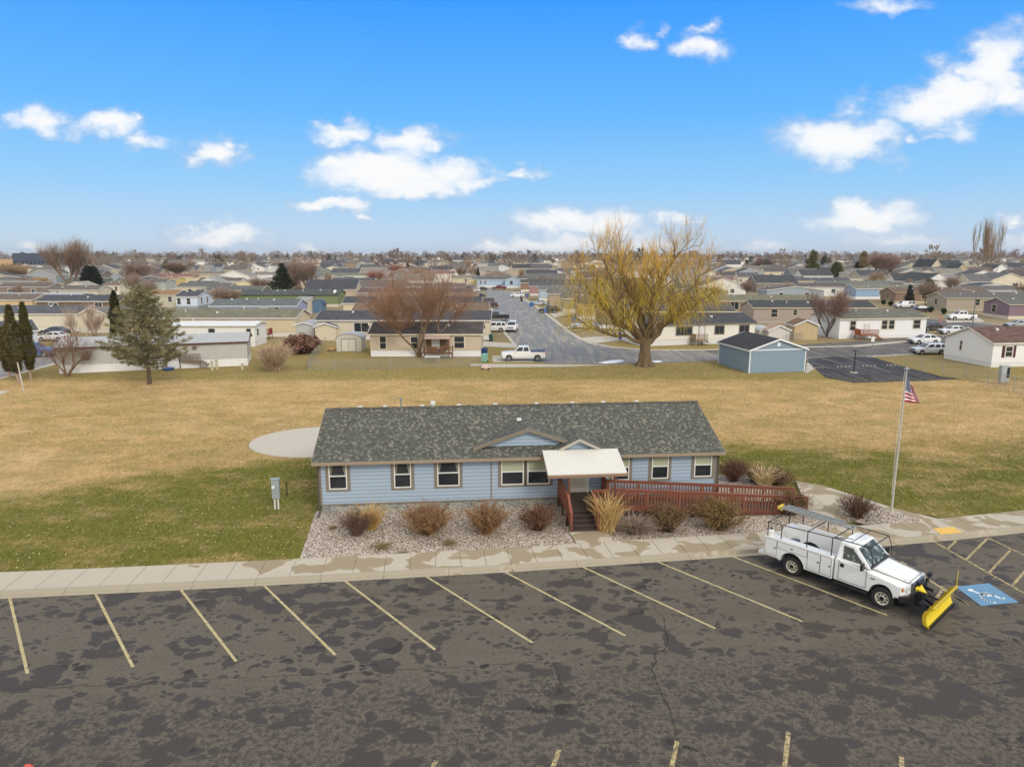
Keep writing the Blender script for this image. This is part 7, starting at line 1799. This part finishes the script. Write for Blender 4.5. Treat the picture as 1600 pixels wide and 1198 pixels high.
# porch deck with brown rails in front of the yard home
def deckbox(lab, px, py, w_, dp, h, colr, steps=0, rail=True, rz=0):
    t = thing('entry_deck', lab, 'deck', tuple(G(px, py)), rz, 'entry decks of the homes')
    m = woodm(srgb(*colr), .14, 0)
    d = MB(); d.box(0, w_, 0, dp, h - .08, h); d.build('deck_floor', m, t)
    if rail:
        d = MB()
        for (p, q) in (((0, 0), (w_, 0)), ((0, 0), (0, dp)), ((w_, 0), (w_, dp))):
            if steps and p == (w_, 0) : continue
            d.bar((p[0], p[1], h + .9), (q[0], q[1], h + .9), .08, .06); L = math.hypot(q[0] - p[0], q[1] - p[1]); n = max(2, int(L / .16))
            for i in range(n + 1): 
                x, y = p[0] + (q[0] - p[0]) * i / n, p[1] + (q[1] - p[1]) * i / n; d.box(x - .03, x + .03, y - .03, y + .03, h, h + .88)
        d.build('railing', m, t)
    for x in (.05, w_ - .05):
        for y in (.05, dp - .05): d = MB(); d.box(x - .05, x + .05, y - .05, y + .05, 0, h); d.build('leg', m, t)
    for k in range(steps):
        d = MB(); d.box(w_ + .3 * k, w_ + .3 * (k + 1), .0, dp * .9, max(.02, h - .2 * (k + 1) - .06), h - .2 * (k + 1)); d.build('step', m, t)
    return t
deckbox('brown porch deck with slatted rail at the tan yard home', 662, 561, 3.8, 1.2, .75, (118, 84, 56))
deckbox('grey wooden entry steps with side rails at the white long home', 1087, 540.5, 2.0, 1.6, .85, (160, 140, 110), steps=2, rz=R(15))
deckbox('red-orange wooden deck with stair at the white olive-roofed home', 1344, 531.5, 2.9, 2.0, .8, (156, 82, 46), steps=3)
deckbox('dark red steps beside the long cream home', 400, 530, 2.2, 1.6, .8, (136, 56, 44))
deckbox('weathered brown back steps at the grey trailer end', 281, 576, 2.6, 1.4, .9, (132, 112, 92), steps=2)
# sheds
def gshed(lab, A, L, D, th, wall, roofc, e, rise, arched=False, trim=(232, 234, 236), doors=True, name='shed', vert=True, side_door=False):
    t = thing(name, lab, 'shed', tuple(A), th)
    mw = siding(srgb(*wall, 1.0), 'vert', .3)
    if arched:
        pr = [(0, 0), (L, 0), (L, e)] + [(L / 2 + L / 2 * math.cos(R(a_)), e + rise * math.sin(R(a_))) for a_ in range(15, 180, 15)] + [(0, e)]
        d = MB(); d.prism(pr, 0, D, axis='y'); d.build('wall', mw, t)
        arcp = [(L / 2 + (L / 2 + .1) * math.cos(R(a_)), e + .0 + (rise + .06) * math.sin(R(a_))) for a_ in range(0, 181, 15)]
        d = MB()
        for i in range(len(arcp) - 1):
            (xa, za), (xb, zb) = arcp[i], arcp[i + 1]; d.add([(xa, -.1, za), (xb, -.1, zb), (xb, D + .1, zb), (xa, D + .1, za), (xa, -.1, za - .04), (xb, -.1, zb - .04), (xb, D + .1, zb - .04), (xa, D + .1, za - .04)], [(0, 1, 2, 3), (7, 6, 5, 4), (0, 4, 5, 1), (2, 6, 7, 3)])
        ro = d.build('roof', metalroof(srgb(*roofc, .95)), t)
    else:
        d = MB(); d.prism([(0, 0), (L, 0), (L, e), (L / 2, e + rise - .08), (0, e)], 0, D, axis='y'); d.build('wall', mw, t)
        d = MB(); z0, z1, ov = e - .02, e + rise, .22
        for (xa, xb) in ((-ov, L / 2), (L + ov, L / 2)):
            d.add([(xa, -ov, z0), (xb, -ov, z1), (xb, D + ov, z1), (xa, D + ov, z0), (xa, -ov, z0 - .1), (xb, -ov, z1 - .1), (xb, D + ov, z1 - .1), (xa, D + ov, z0 - .1)], [(0, 1, 2, 3), (7, 6, 5, 4), (0, 4, 5, 1), (1, 5, 6, 2), (2, 6, 7, 3), (3, 7, 4, 0)])
        ro = d.build('roof', shingle(srgb(*roofc, .85), srgb(*[c + 10 for c in roofc], .9), srgb(*[c + 18 for c in roofc], .9), .3, .14), t)
        d = MB()
        for (xa, xb) in ((-ov, L / 2), (L + ov, L / 2)):
            for y in (-ov - .03, D + ov):
                d.add([(xa, y, z0 - .18), (xb, y, z1 - .18), (xb, y, z1 + .015), (xa, y, z0 + .015), (xa, y + .03, z0 - .18), (xb, y + .03, z1 - .18), (xb, y + .03, z1 + .015), (xa, y + .03, z0 + .015)], [(0, 1, 2, 3), (7, 6, 5, 4), (3, 2, 6, 7), (0, 4, 5, 1)])
        d.box(-ov - .03, -ov, -ov, D + ov, z0 - .16, z0); d.box(L + ov, L + ov + .03, -ov, D + ov, z0 - .16, z0)
        d.build('fascia', paint(srgb(*trim, .9)), ro)
    return t, mw
C_SH = G(1170, 583); C2 = G(1257, 580); vs_ = (C2 - C_SH); Ls = vs_.length; ths = math.atan2(vs_.y, vs_.x)
sh, mw_ = gshed('blue wooden shed with white corner trim and black shingle roof at the field edge', C_SH, Ls, 7.6, ths, (126, 146, 160), (52, 51, 54), 2.75, 1.25)
d = MB(); tr = paint(srgb(226, 232, 236, .9))
for x in (-.02, Ls - .10): d.box(x, x + .12, -.03, .1, 0, 2.72)
d.box(.1, Ls - .1, -.028, -.003, 2.62, 2.76)
d.build('corner_trim', tr, sh); d = MB(); d.box(-.03, -.003, 7.4, 7.55, 0, 2.72); d.box(-.03, -.003, -.0, .12, 0, 2.72); d.build('corner_trim', tr, sh)
d = MB(); d.box(Ls / 2 - .2, Ls / 2 + .2, -.05, -.003, 3.1, 3.5); d.build('gable_vent', tr, sh)
a = G(526, 549); gs, _ = gshed('cream metal shed with arched roof and double doors in the fenced yard', a, 3.6, 3.0, 0, (206, 200, 186), (186, 182, 172), 1.75, .75, arched=True)
d = MB(); d.box(.8, 2.75, -.05, -.003, .05, 1.75); dr = d.build('door', paint(srgb(214, 208, 194)), gs); d = MB(); d.box(.72, .8, -.06, -.003, 0, 1.82); d.box(2.75, 2.83, -.06, -.003, 0, 1.82); d.box(.72, 2.83, -.06, -.003, 1.75, 1.84); d.box(1.75, 1.79, -.06, -.051, .05, 1.75); d.build('door_frame', M_taupe, dr)
gshed('tan shed with brown hip-like roof between taupe home and bare tree', G(1240, 531), 3.8, 3.4, 0, (188, 166, 126), (122, 94, 62), 2.4, .9, name='shed')
gshed('blue arched garden shed beside the green home', G(485, 489), 3.0, 3.2, 0, (88, 116, 142), (58, 62, 70), 1.7, 1.3, arched=True)
gshed('small white shed with rust streaked roof left of the tan shed', G(1200, 533), 3.4, 3.0, 0, (206, 200, 190), (186, 150, 124), 1.8, .8)
gshed('light carport with pale metal roof at the right end of the long cream home', G(461, 526), 3.2, 4.5, 0, (186, 186, 180), (176, 178, 182), 2.0, .5, name='carport')
gshed('cream annex shed at the left end of the navy-roofed cream home', G(493, 532), 3.4, 4.0, 0, (210, 196, 170), (66, 70, 84), 2.3, .6)
gshed('small orange and red playhouse behind the green home', G(539, 468), 2.8, 2.6, 0, (196, 124, 44), (206, 100, 82), 1.5, .7, name='playhouse')
gshed('white tall shed with dark door behind the playhouse', G(556, 462), 4.2, 3, 0, (196, 196, 186), (128, 104, 88), 2.6, .8)
gshed('arched white greenhouse frame beside the white long home', G(1186, 531), 2.6, 4, 0, (206, 200, 184), (196, 192, 180), 1.3, .7, arched=True, name='greenhouse')
# chain link fences
def m_link():
    t = NT('chain_link'); uv = t.uv(); r_ = t.mapv(uv, (1, 1, 1), rot=(0, 0, R(45))); s = t.sep(r_)
    f1 = t.math('LESS_THAN', t.math('FRACT', t.math('MULTIPLY', s[0], 14)), .11); f2 = t.math('LESS_THAN', t.math('FRACT', t.math('MULTIPLY', s[1], 14)), .11)
    t.set(t.bsdf.inputs['Alpha'], t.math('MAXIMUM', f1, f2)); return t.fin(srgb(150, 152, 150), .5, metal=.3)
M_link = m_link()
def fence(lab, px, h=1.25, step=3.0, post=.035, mat=None):
    P = [G(*p) if len(p) == 2 else Vector(p) for p in px]; t = thing('chain_link_fence', lab, 'fence', tuple(P[0])); O = P[0]
    Q = along(P, step); d = MB()
    for a_, c_ in zip(Q[:-1], Q[1:]):
        a2, c2 = a_ - O, c_ - O; d.poly([(a2.x, a2.y, .03), (c2.x, c2.y, .03), (c2.x, c2.y, h), (a2.x, a2.y, h)])
    d.build('wire_mesh', mat or M_link, t, fix=False)
    d = MB()
    for a_, c_ in zip(Q[:-1], Q[1:]): d.tube([a_ - O + Vector((0, 0, h)), c_ - O + Vector((0, 0, h))], .022, 5)
    d.build('top_rail', M_galv, t)
    for p in Q:
        d = MB(); d.tube([(0, 0, 0), (0, 0, h + .05)], post, 6); o = d.build('post', M_galv, t); o.location = p - O
fence('chain link fence along the front of the tan home yard', [(480, 579), (610, 577), (752, 572.5)])
fence('chain link fence along the left side of the tan home yard', [(480, 579), (495, 558), (509, 540)])
fence('chain link fence stepping down the right side of the field past the overflow lot', [(1370, 558), (1441, 578.5), (1507, 592), (1583, 613), (1700, 640)], 1.6, 3.6)
fence('short chain link fence behind the tan shed', [(1228, 534), (1290, 527)], 1.2)
# small street furniture
def post(name, lab, cat, px, top, r=.05, c=(196, 196, 192), extra=None, base=None):
    p = G(*px); h = TH(px, top); t = thing(name, lab, cat, tuple(p)); d = MB(); d.tube([(0, 0, 0), (0, 0, h)], r, 8); d.build('pole', metal(srgb(*c), .5, .3), t)
    if base: d = MB(); d.tube([(0, 0, 0), (0, 0, .12)], .45, 12); d.build('base', M_conc_plain, t)
    if extra == 'cross': d = MB(); d.box(-.5, .1, -.04, .04, h - .08, h); d.build('arm', M_black, t)
    if extra == 'sign': d = MB(); d.box(-.22, .22, -.06, -.03, h - 1.2, h - .55); d.build('sign_panel', M_white, t)
    if extra == 'lamp': d = MB(); d.bar((0, 0, h), (-2.2, 0, h + .35), .1, .1); d.box(-2.9, -2.1, -.15, .15, h + .28, h + .42); d.build('lamp_head', M_galv, t)
    return t
post('light_post', 'slim black post on a pale round base in the overflow lot', 'post', (1334, 583), 547, .055, (28, 28, 30), 'cross', True)
post('sign_post', 'thin grey sign post with small white plate at the overflow lot', 'sign', (1361, 557), 520, .05, (150, 150, 146), 'sign')
post('street_lamp', 'tall street lamp pole between the white pickup and the white house', 'street lamp', (1519, 512), 455, .09, (120, 122, 122), 'lamp')
post('post', 'leaning white post in the grass below the columnar junipers', 'post', (38, 614), 566, .06, (206, 200, 190)).rotation_euler = (0, R(-5), 0)
post('utility_pole', 'far utility pole above the tan home roofs', 'pole', (1237, 430), 398, .18, (150, 140, 130))
post('utility_pole', 'grey square monument column in the left neighbourhood', 'pole', (258, 425), 408, .9, (150, 152, 160))
mp = post('marker_post', 'short pinkish marker by the street corner at right', 'post', (1469, 505), 492, .12, (206, 130, 120))
for (px, py, h, lab) in ((332, 579, 1.1, 'left one of the paired beige utility stubs right of the spruce'), (339, 577, 1.1, 'right one of the paired beige utility stubs right of the spruce'), (379, 578, .7, 'lone low beige utility stub near the trailer end')):
    t = thing('utility_stub', lab, 'utility box', tuple(G(px, py))); d = MB(); d.box(-.14, .14, -.1, .1, 0, h); d.build('cabinet', paint(srgb(186, 178, 150)), t, bevel=.02); d = MB(); d.box(-.16, .16, -.12, .12, h, h + .04); d.build('cap', M_taupe, t)
t = thing('electrical_cabinet', 'grey electrical cabinet on legs by the right-hand fence', 'utility box', tuple(G(1568, 601))); d = MB(); d.box(-.55, .35, -.25, .25, .35, 2.1); d.build('cabinet', metal(srgb(168, 174, 174), .5, .2), t, bevel=.02)
d = MB(); d.box(-.5, -.42, -.05, .05, 0, .35); d.box(.2, .28, -.05, .05, 0, .35); d.build('leg', M_galv, t); d = MB(); d.box(.02, .3, -.28, -.25, .8, 1.9); d.build('breaker_panel', M_dkmetal, t)
# wheel stops in the overflow lot
for i, (xa, xb, y) in enumerate(((1271, 1287, 575.5), (1305, 1330, 574), (1345, 1369, 572.5), (1383, 1407, 571.5))):
    p, q = G(xa, y), G(xb, y); t = thing('wheel_stop', ['leftmost black rubber wheel stop with cream blocks, half behind the blue shed', 'second black and cream wheel stop from the blue shed, left of the black post', 'third black and cream wheel stop, right of the black post', 'last black and cream wheel stop, farthest right in the overflow lot'][i], 'wheel stop', tuple(p), 0, 'wheel stops in the overflow lot')
    L = (q - p).length; d = MB(); d.prism([(-.1, .04), (.1, .04), (.06, .16), (-.06, .16)], 0, L, axis='x'); d.build('stop_body', M_black, t); d = MB()
    for k in range(4): d.box(L * (k + .42) / 4, L * (k + .58) / 4, -.105, .04, .045, .168)
    d.build('reflector', paint(srgb(206, 196, 160)), t)
# tiny things near the yard corner
t = thing('satellite_dish', 'white satellite dish on the green home roof', 'satellite dish', tuple(G(524, 459, 3.4))); d = MB(); d.revolve([(0, 0), (.3, .05), (.5, .16)], n=14); o = d.build('reflector', M_white, t); o.rotation_euler = (R(60), 0, R(-20)); o.location = (0, 0, .6); d = MB(); d.tube([(0, 0, 0), (0, 0, .6)], .04, 6); d.build('mast', M_galv, t)
t = thing('satellite_dish', 'black satellite dish at the left eave of the tan yard home', 'satellite dish', tuple(G(574, 520, 3.2))); d = MB(); d.revolve([(0, 0), (.35, .06), (.55, .18)], n=14); o = d.build('reflector', M_black, t); o.rotation_euler = (R(60), 0, R(-40)); o.location = (0, 0, .5); d = MB(); d.tube([(0, 0, -.3), (0, 0, .5)], .04, 6); d.build('mast', M_galv, t)
t = thing('folding_table', 'white folding table standing behind the yard fence under the porch', 'table', tuple(G(663, 567))); d = MB(); d.box(0, 2.0, 0, .8, .72, .77); d.build('tabletop', M_white, t)
for x in (.15, 1.85):
    for y in (.05, .7): d = MB(); d.box(x - .03, x + .03, y, y + .05, 0, .72); d.build('leg', M_galv, t)
t = thing('toy_car', 'low pink and white ride-on toy in the grass outside the yard fence', 'toy', tuple(G(759, 577))); d = MB(); d.prism([(-.5, .12), (.5, .12), (.55, .3), (.2, .36), (.1, .55), (-.3, .55), (-.5, .36)], -.25, .25); d.build('body', paint(srgb(214, 190, 180)), t)
for x in (-.32, .34): d = MB(); d.tube([(x, -.28, .12), (x, .28, .12)], .12, 10); d.build('wheel', M_black, t)
t = thing('bench', 'small orange-brown wooden bench left of the metal shed', 'bench', tuple(G(519, 549))); d = MB(); d.box(-.7, .5, -.3, .3, .35, .5); d.build('seat', paint(srgb(196, 140, 84)), t); d = MB(); d.box(-.6, -.5, -.25, .25, 0, .35); d.box(.3, .4, -.25, .25, 0, .35); d.build('leg', M_taupe, t)
t = thing('pallet', 'blue plastic tub lying in the grass by the trailer steps', 'tub', tuple(G(263, 578))); d = MB(); d.revolve([(0, 0), (.55, 0), (.7, .25), (.66, .25), (.5, .06)], n=14); d.build('basin', paint(srgb(60, 100, 160)), t); t.name = 'paddling_pool'
t = thing('lawn_edging_stone', 'low pale stone at the far end of the gravel near the ramp', 'stone', tuple(G(1278, 777)) ); d = MB(); d.revolve([(0, .16), (.12, .14), (.2, .05), (.2, 0)], n=7); d.build('stone', M_conc_plain, t)
t = thing('red_barrier', 'red barrier tip just entering the frame at the bottom left of the lot', 'barrier', tuple(G(41, 1203))); d = MB(); d.prism([(-.16, 0), (.16, 0), (.04, .10), (-.08, .10)], -.12, .12); d.build('body', paint(srgb(214, 84, 74)), t); d = MB(); d.box(-.2, .2, -.16, .16, 0, .02); d.build('base', M_black, t)
# ================================================================ the town beyond: fill houses
rg = random.Random(1234)
def clash(x, y, L, D):
    for A, B, d_ in FOOT:
        if x - 2 < max(A.x, B.x) and x + L + 2 > min(A.x, B.x) and y - 3 < max(A.y, B.y) + d_ and y + D + 3 > min(A.y, B.y): return True
    if 0 < y < 300:
        s = G(801, max(400, 397 + 14500 / y)).x
        # keep the street clear
        t_ = (y - 90) / 200; cx = 12 - 22 * t_
        if x - 8 < cx < x + L + 8: return True
    return False
pal = [(214, 196, 160), (196, 186, 168), (222, 218, 208), (150, 160, 166), (176, 158, 128), (132, 116, 100), (206, 206, 200), (186, 166, 140), (120, 128, 120)]
rpal = [(70, 72, 78), (92, 90, 86), (112, 104, 92), (84, 78, 76), (58, 62, 70), (128, 122, 110), (96, 82, 72)]
pnm = ['tan', 'beige', 'white', 'blue-grey', 'light brown', 'brown', 'pale grey', 'sand', 'green-grey']
rnm = ['slate', 'grey', 'tan-grey', 'dark brown', 'charcoal', 'pale taupe', 'brown']
protos = {}
def fillhouse(x, y, L, D, wi, ri, ax_, e, rise, win_, kind):
    key = (wi, ri, ax_, kind)
    lab = '%s %s-roofed %s in the crowded neighbourhood toward the horizon' % (pnm[wi], rnm[ri], 'single-storey home' if kind == 0 else 'pitched-roof house')
    grp = 'distant %s homes with %s roofs' % (pnm[wi], rnm[ri])
    if key not in protos:
        L0 = 17 if kind == 0 else 15; D0 = 8 if kind == 0 else 11
        o = home(lab, (0, 0), (L0, 0), D0, pal[wi], rpal[ri], eave=e, rise=rise, skirt=0, axis=ax_, wins=[(L0 * .25, 1.3, 1.2, 2.4), (L0 * .7, 1.3, 1.2, 2.4)], vents=0, name='suburban_house' if kind else 'mobile_home', group=grp)
        FOOT.pop(); protos[key] = o; o['free'] = 1
    o = protos[key]
    if 'free' in o: del o['free']
    else: o = copy_tree(o)
    o.location = (x, y, 0); o.rotation_euler = (0, 0, 0)
    FOOT.append((Vector((x, y, 0)), Vector((x + L, y, 0)), D))
nf = 0
y = 205.0
trees_far = []
while y < 2300 and nf < 215:
    half = .78 * y; x = -half + rg.uniform(0, 12)
    while x < half:
        kind = 0 if (y < 330 and rg.random() < .8) else 1
        if y < 330: step = 17 + rg.uniform(7, 16)
        else: step = (15 + rg.uniform(5, 14)) * (1 + (y - 330) / 520)
        L, D = (17, 8) if kind == 0 else (15, 11)
        if not clash(x, y, L, D) and rg.random() < .93 and nf < 215:
            fillhouse(x, y, L, D, rg.randrange(9), rg.randrange(7), 'x' if rg.random() < .62 else 'y', 3.1 if kind == 0 else 3.4, 1.15 if kind == 0 else 2.6, None, kind); nf += 1
        else: pass
        x += step
    y += 21 + (y - 205) * .11
# --- far roofs beyond the countable ones: one mass
mb = [MB(), MB(), MB()]
rg = random.Random(77); y = 640
while y < 2600:
    x = -.8 * y
    while x < .8 * y:
        if rg.random() < .8:
            L, D = rg.uniform(11, 26), rg.uniform(9, 13); e = rg.choice((3.0, 3.2, 3.2, 5.2)); r_ = rg.uniform(1.8, 3); wi = rg.choice((0, 0, 1)); yy = y + rg.uniform(-8, 8)
            if rg.random() < .6:
                mb[wi].add([(x, yy, 0), (x + L, yy, 0), (x + L, yy, e), (x, yy, e), (x, yy + D, 0), (x, yy + D, e), (x, yy + D / 2, e + r_), (x + L, yy + D, 0), (x + L, yy + D, e), (x + L, yy + D / 2, e + r_)], [(0, 1, 2, 3), (0, 3, 6, 5, 4), (1, 7, 8, 9, 2)])
                mb[2].add([(x - .4, yy - .4, e - .1), (x + L + .4, yy - .4, e - .1), (x + L + .4, yy + D / 2, e + r_ + .1), (x - .4, yy + D / 2, e + r_ + .1), (x + L + .4, yy + D + .4, e - .1), (x - .4, yy + D + .4, e - .1)], [(0, 1, 2, 3), (3, 2, 4, 5)])
            else:
                mb[wi].add([(x, yy, 0), (x + L * .6, yy, 0), (x + L * .6, yy, e), (x + L * .3, yy, e + r_), (x, yy, e)], [(0, 1, 2, 3, 4)])
                mb[2].add([(x - .4, yy - .4, e - .2), (x + L * .3, yy - .4, e + r_ + .1), (x + L * .3, yy + D, e + r_ + .1), (x - .4, yy + D, e - .2), (x + L * .6 + .4, yy - .4, e - .2), (x + L * .6 + .4, yy + D, e - .2)], [(0, 1, 2, 3), (1, 4, 5, 2)])
        x += rg.uniform(22, 60) * (y / 640)
    y += rg.uniform(38, 70)
def tmix(nm, stops, sc_=.02):
    t = NT(nm); p = t.pos(); v = t.voro(t.mapv(p, (1, 1, 0)), sc_, 'Color'); return t.fin(t.ramps(t.sep(v)[0], stops, 'CONSTANT'), .9)
m0 = tmix('far_walls', [(0, srgb(216, 206, 186)), (.3, srgb(180, 168, 148)), (.55, srgb(232, 228, 220)), (.8, srgb(150, 140, 130))]); m1 = tmix('far_walls_dark', [(0, srgb(146, 126, 104)), (.5, srgb(176, 168, 150))]); m2 = tmix('far_roofs', [(0, srgb(76, 78, 84)), (.3, srgb(104, 98, 90)), (.6, srgb(128, 124, 118)), (.8, srgb(66, 68, 74))])
for i, (m_, mt_) in enumerate(zip(mb, (m0, m1, m2))):
    o = m_.build('distant_town', mt_, uv=False, fix=False); tag(o, ['pale house fronts of the distant town below the treeline', 'brown house fronts of the distant town below the treeline', 'roofs of the distant town below the treeline'][i], 'town', None, 'stuff')
# --- long white privacy fences far out
for (x0, x1, yb, lab) in ((330, 640, 415.5, 'long white fence line below the left skyline houses'), (655, 760, 413.5, 'long white fence line right of the rusty tree'), (800, 880, 414, 'white fence line under the black-roofed house row'), (560, 700, 420, 'nearer white fence line behind the white long home'), (180, 330, 409, 'pale distant fence line on the left skyline')):
    p, q = G(x0, yb), G(x1, yb); L = q.x - p.x; t = thing('privacy_fence', lab, 'fence', tuple(p), 0, 'distant privacy fences'); d = MB(); d.box(0, L, 0, .1, .0, 1.9); d.build('panel', paint(srgb(222, 216, 206), .6), t)
    d = MB(); n = max(4, int(L / 12))
    for k in range(n + 1): d.box(L * k / n - .1, L * k / n + .1, -.1, .0, 0, 2.1)
    d.build('post', M_white, t)
# --- neighbourhood trees (individual, from a few crowns) and the skyline woods (one mass)
def tproto(kind, seed):
    if kind == 'bare': return bare_tree('bare_tree', (0, 0, 0), 9, 8, srgb(122, 106, 92), srgb(150, 128, 110), stems=random.Random(seed).randint(2, 4), maxl=4, twigs=7, tl=1.9, seed=seed, tw_w=.10, r0=.22, lab='x', group='x')
    if kind == 'tan': return bare_tree('bare_tree', (0, 0, 0), 9, 7, srgb(128, 110, 90), srgb(168, 144, 112), stems=3, maxl=4, twigs=7, tl=1.9, seed=seed, tw_w=.10, r0=.2, lab='x', group='x')
    if kind == 'round': return conifer('evergreen_tree', (0, 0, 0), 8, 6.5, srgb(34, 44, 28), srgb(72, 78, 46), seed, .04, 50, 22, .9, lab='x', shape=.55)
    return conifer('evergreen_tree', (0, 0, 0), 9, 5, srgb(26, 34, 24), srgb(60, 66, 44), seed, .06, 46, 18, .8, lab='x', shape=.95)
tp = [('bare', tproto('bare', 101)), ('bare', tproto('bare', 102)), ('tan', tproto('tan', 103)), ('round', tproto('round', 104)), ('conifer', tproto('conifer', 105))]
used = [False] * 5
labs = {'bare': 'leafless grey-brown tree among the neighbourhood houses', 'tan': 'leafless straw-tan tree among the neighbourhood houses', 'round': 'rounded dark evergreen among the neighbourhood houses', 'conifer': 'pointed dark evergreen among the neighbourhood houses'}
rg = random.Random(4321); cnt = 0
while cnt < 90:
    y = 170 + 700 * rg.random() ** 1.5; x = rg.uniform(-.76 * y, .76 * y)
    if clash(x - 1, y, 2, 1): continue
    if -22 < x < 40 and y < 260: continue
    i = rg.choices(range(5), (5, 5, 3, 2, 2))[0]; k, o = tp[i]
    if used[i]: o = copy_tree(o)
    used[i] = True; s = rg.uniform(.55, 1.15) * (1 if y > 300 else .75)
    o.location = (x, y, 0); o.scale = (s * rg.uniform(.8, 1.25), s, s); o.rotation_euler = (0, 0, rg.uniform(0, 6.28))
    o['label'] = labs[k]; o['category'] = 'tree'; o['group'] = 'neighbourhood ' + {'bare': 'grey-brown bare trees', 'tan': 'straw-tan bare trees', 'round': 'rounded evergreens', 'conifer': 'pointed evergreens'}[k]; cnt += 1
wood_ = [MB(), MB(), MB(), MB()]
rg = random.Random(555)
def far_crown(mb, x, y, h, w_, n, up=.6):
    for k in range(n):
        a = rg.uniform(0, 6.28); f = rg.random(); z = h * (.15 + .85 * f ** .8); r_ = w_ / 2 * math.sin(min(1, f * 1.15 + .12) * math.pi * .86) * rg.uniform(.3, 1.05)
        p = Vector((x + math.cos(a) * r_, y + math.sin(a) * r_, z)); d = Vector((math.cos(a) * .5, math.sin(a) * .5, up + rg.uniform(0, .8))).normalized(); s = h * .16 * rg.uniform(.6, 1.4)
        q = Vector((rg.uniform(-1, 1), 0, rg.uniform(-.3, .3))) * s * .26
        mb.poly([p - q, p + q, p + d * s])
    mb.poly([(x - .25, y, 0), (x + .25, y, 0), (x + .1, y, h * .7), (x - .1, y, h * .7)])
for i in range(1500):
    y = 480 + 1900 * rg.random() ** .8; x = rg.uniform(-.8 * y, .8 * y)
    if y < 900 and rg.random() < .55: continue
    c = rg.random(); h = rg.uniform(7, 15) * (1 if rg.random() < .85 else 1.45); 
    if c < .5: far_crown(wood_[0], x, y, h, h * rg.uniform(.7, 1.1), 110)
    elif c < .7: far_crown(wood_[1], x, y, h, h * rg.uniform(.5, 1.0), 110)
    elif c < .85: far_crown(wood_[2], x, y, h * .85, h * rg.uniform(.45, .7), 150, .3)
    else: far_crown(wood_[3], x, y, h * .9, h * rg.uniform(.7, 1.0), 110)
for i in range(520):
    x = -2100 + 4200 * (i + rg.random()) / 520; y = rg.uniform(2350, 2700); h = rg.uniform(12, 24)
    far_crown(wood_[rg.choice((0, 0, 1, 2, 3))], x, y, h, h * 1.5, 90)
for i, (m_, cc_, lb) in enumerate(zip(wood_, ((srgb(106, 88, 78), srgb(142, 120, 106)), (srgb(128, 112, 90), srgb(166, 146, 116)), (srgb(38, 48, 36), srgb(74, 82, 58)), (srgb(106, 82, 72), srgb(140, 112, 98))), ('grey-brown bare skyline woods', 'straw-coloured bare skyline trees', 'dark evergreen skyline trees', 'rust-coloured bare skyline trees'))):
    tag(m_.build('treeline', leaf(sc(cc_[0], .72), sc(cc_[1], .8), .9, .02, 'far_woods'), uv=False, fix=False), lb, 'woods', None, 'stuff')
# ================================================================ air
hm = bpy.data.materials.new('haze_air'); hm.use_nodes = True; n_ = hm.node_tree.nodes; n_.remove(n_['Principled BSDF'])
pv = n_.new('ShaderNodeVolumePrincipled'); pv.inputs['Color'].default_value = (.86, .90, .96, 1); pv.inputs['Density'].default_value = .00009; pv.inputs['Anisotropy'].default_value = .2
hm.node_tree.links.new(pv.outputs[0], n_['Material Output'].inputs['Volume'])
hb = MB(); hb.box(-6200, 6200, -260, 9300, -1.5, 60); hz_ob = hb.build('haze', hm, uv=False); tag(hz_ob, kind='stuff')
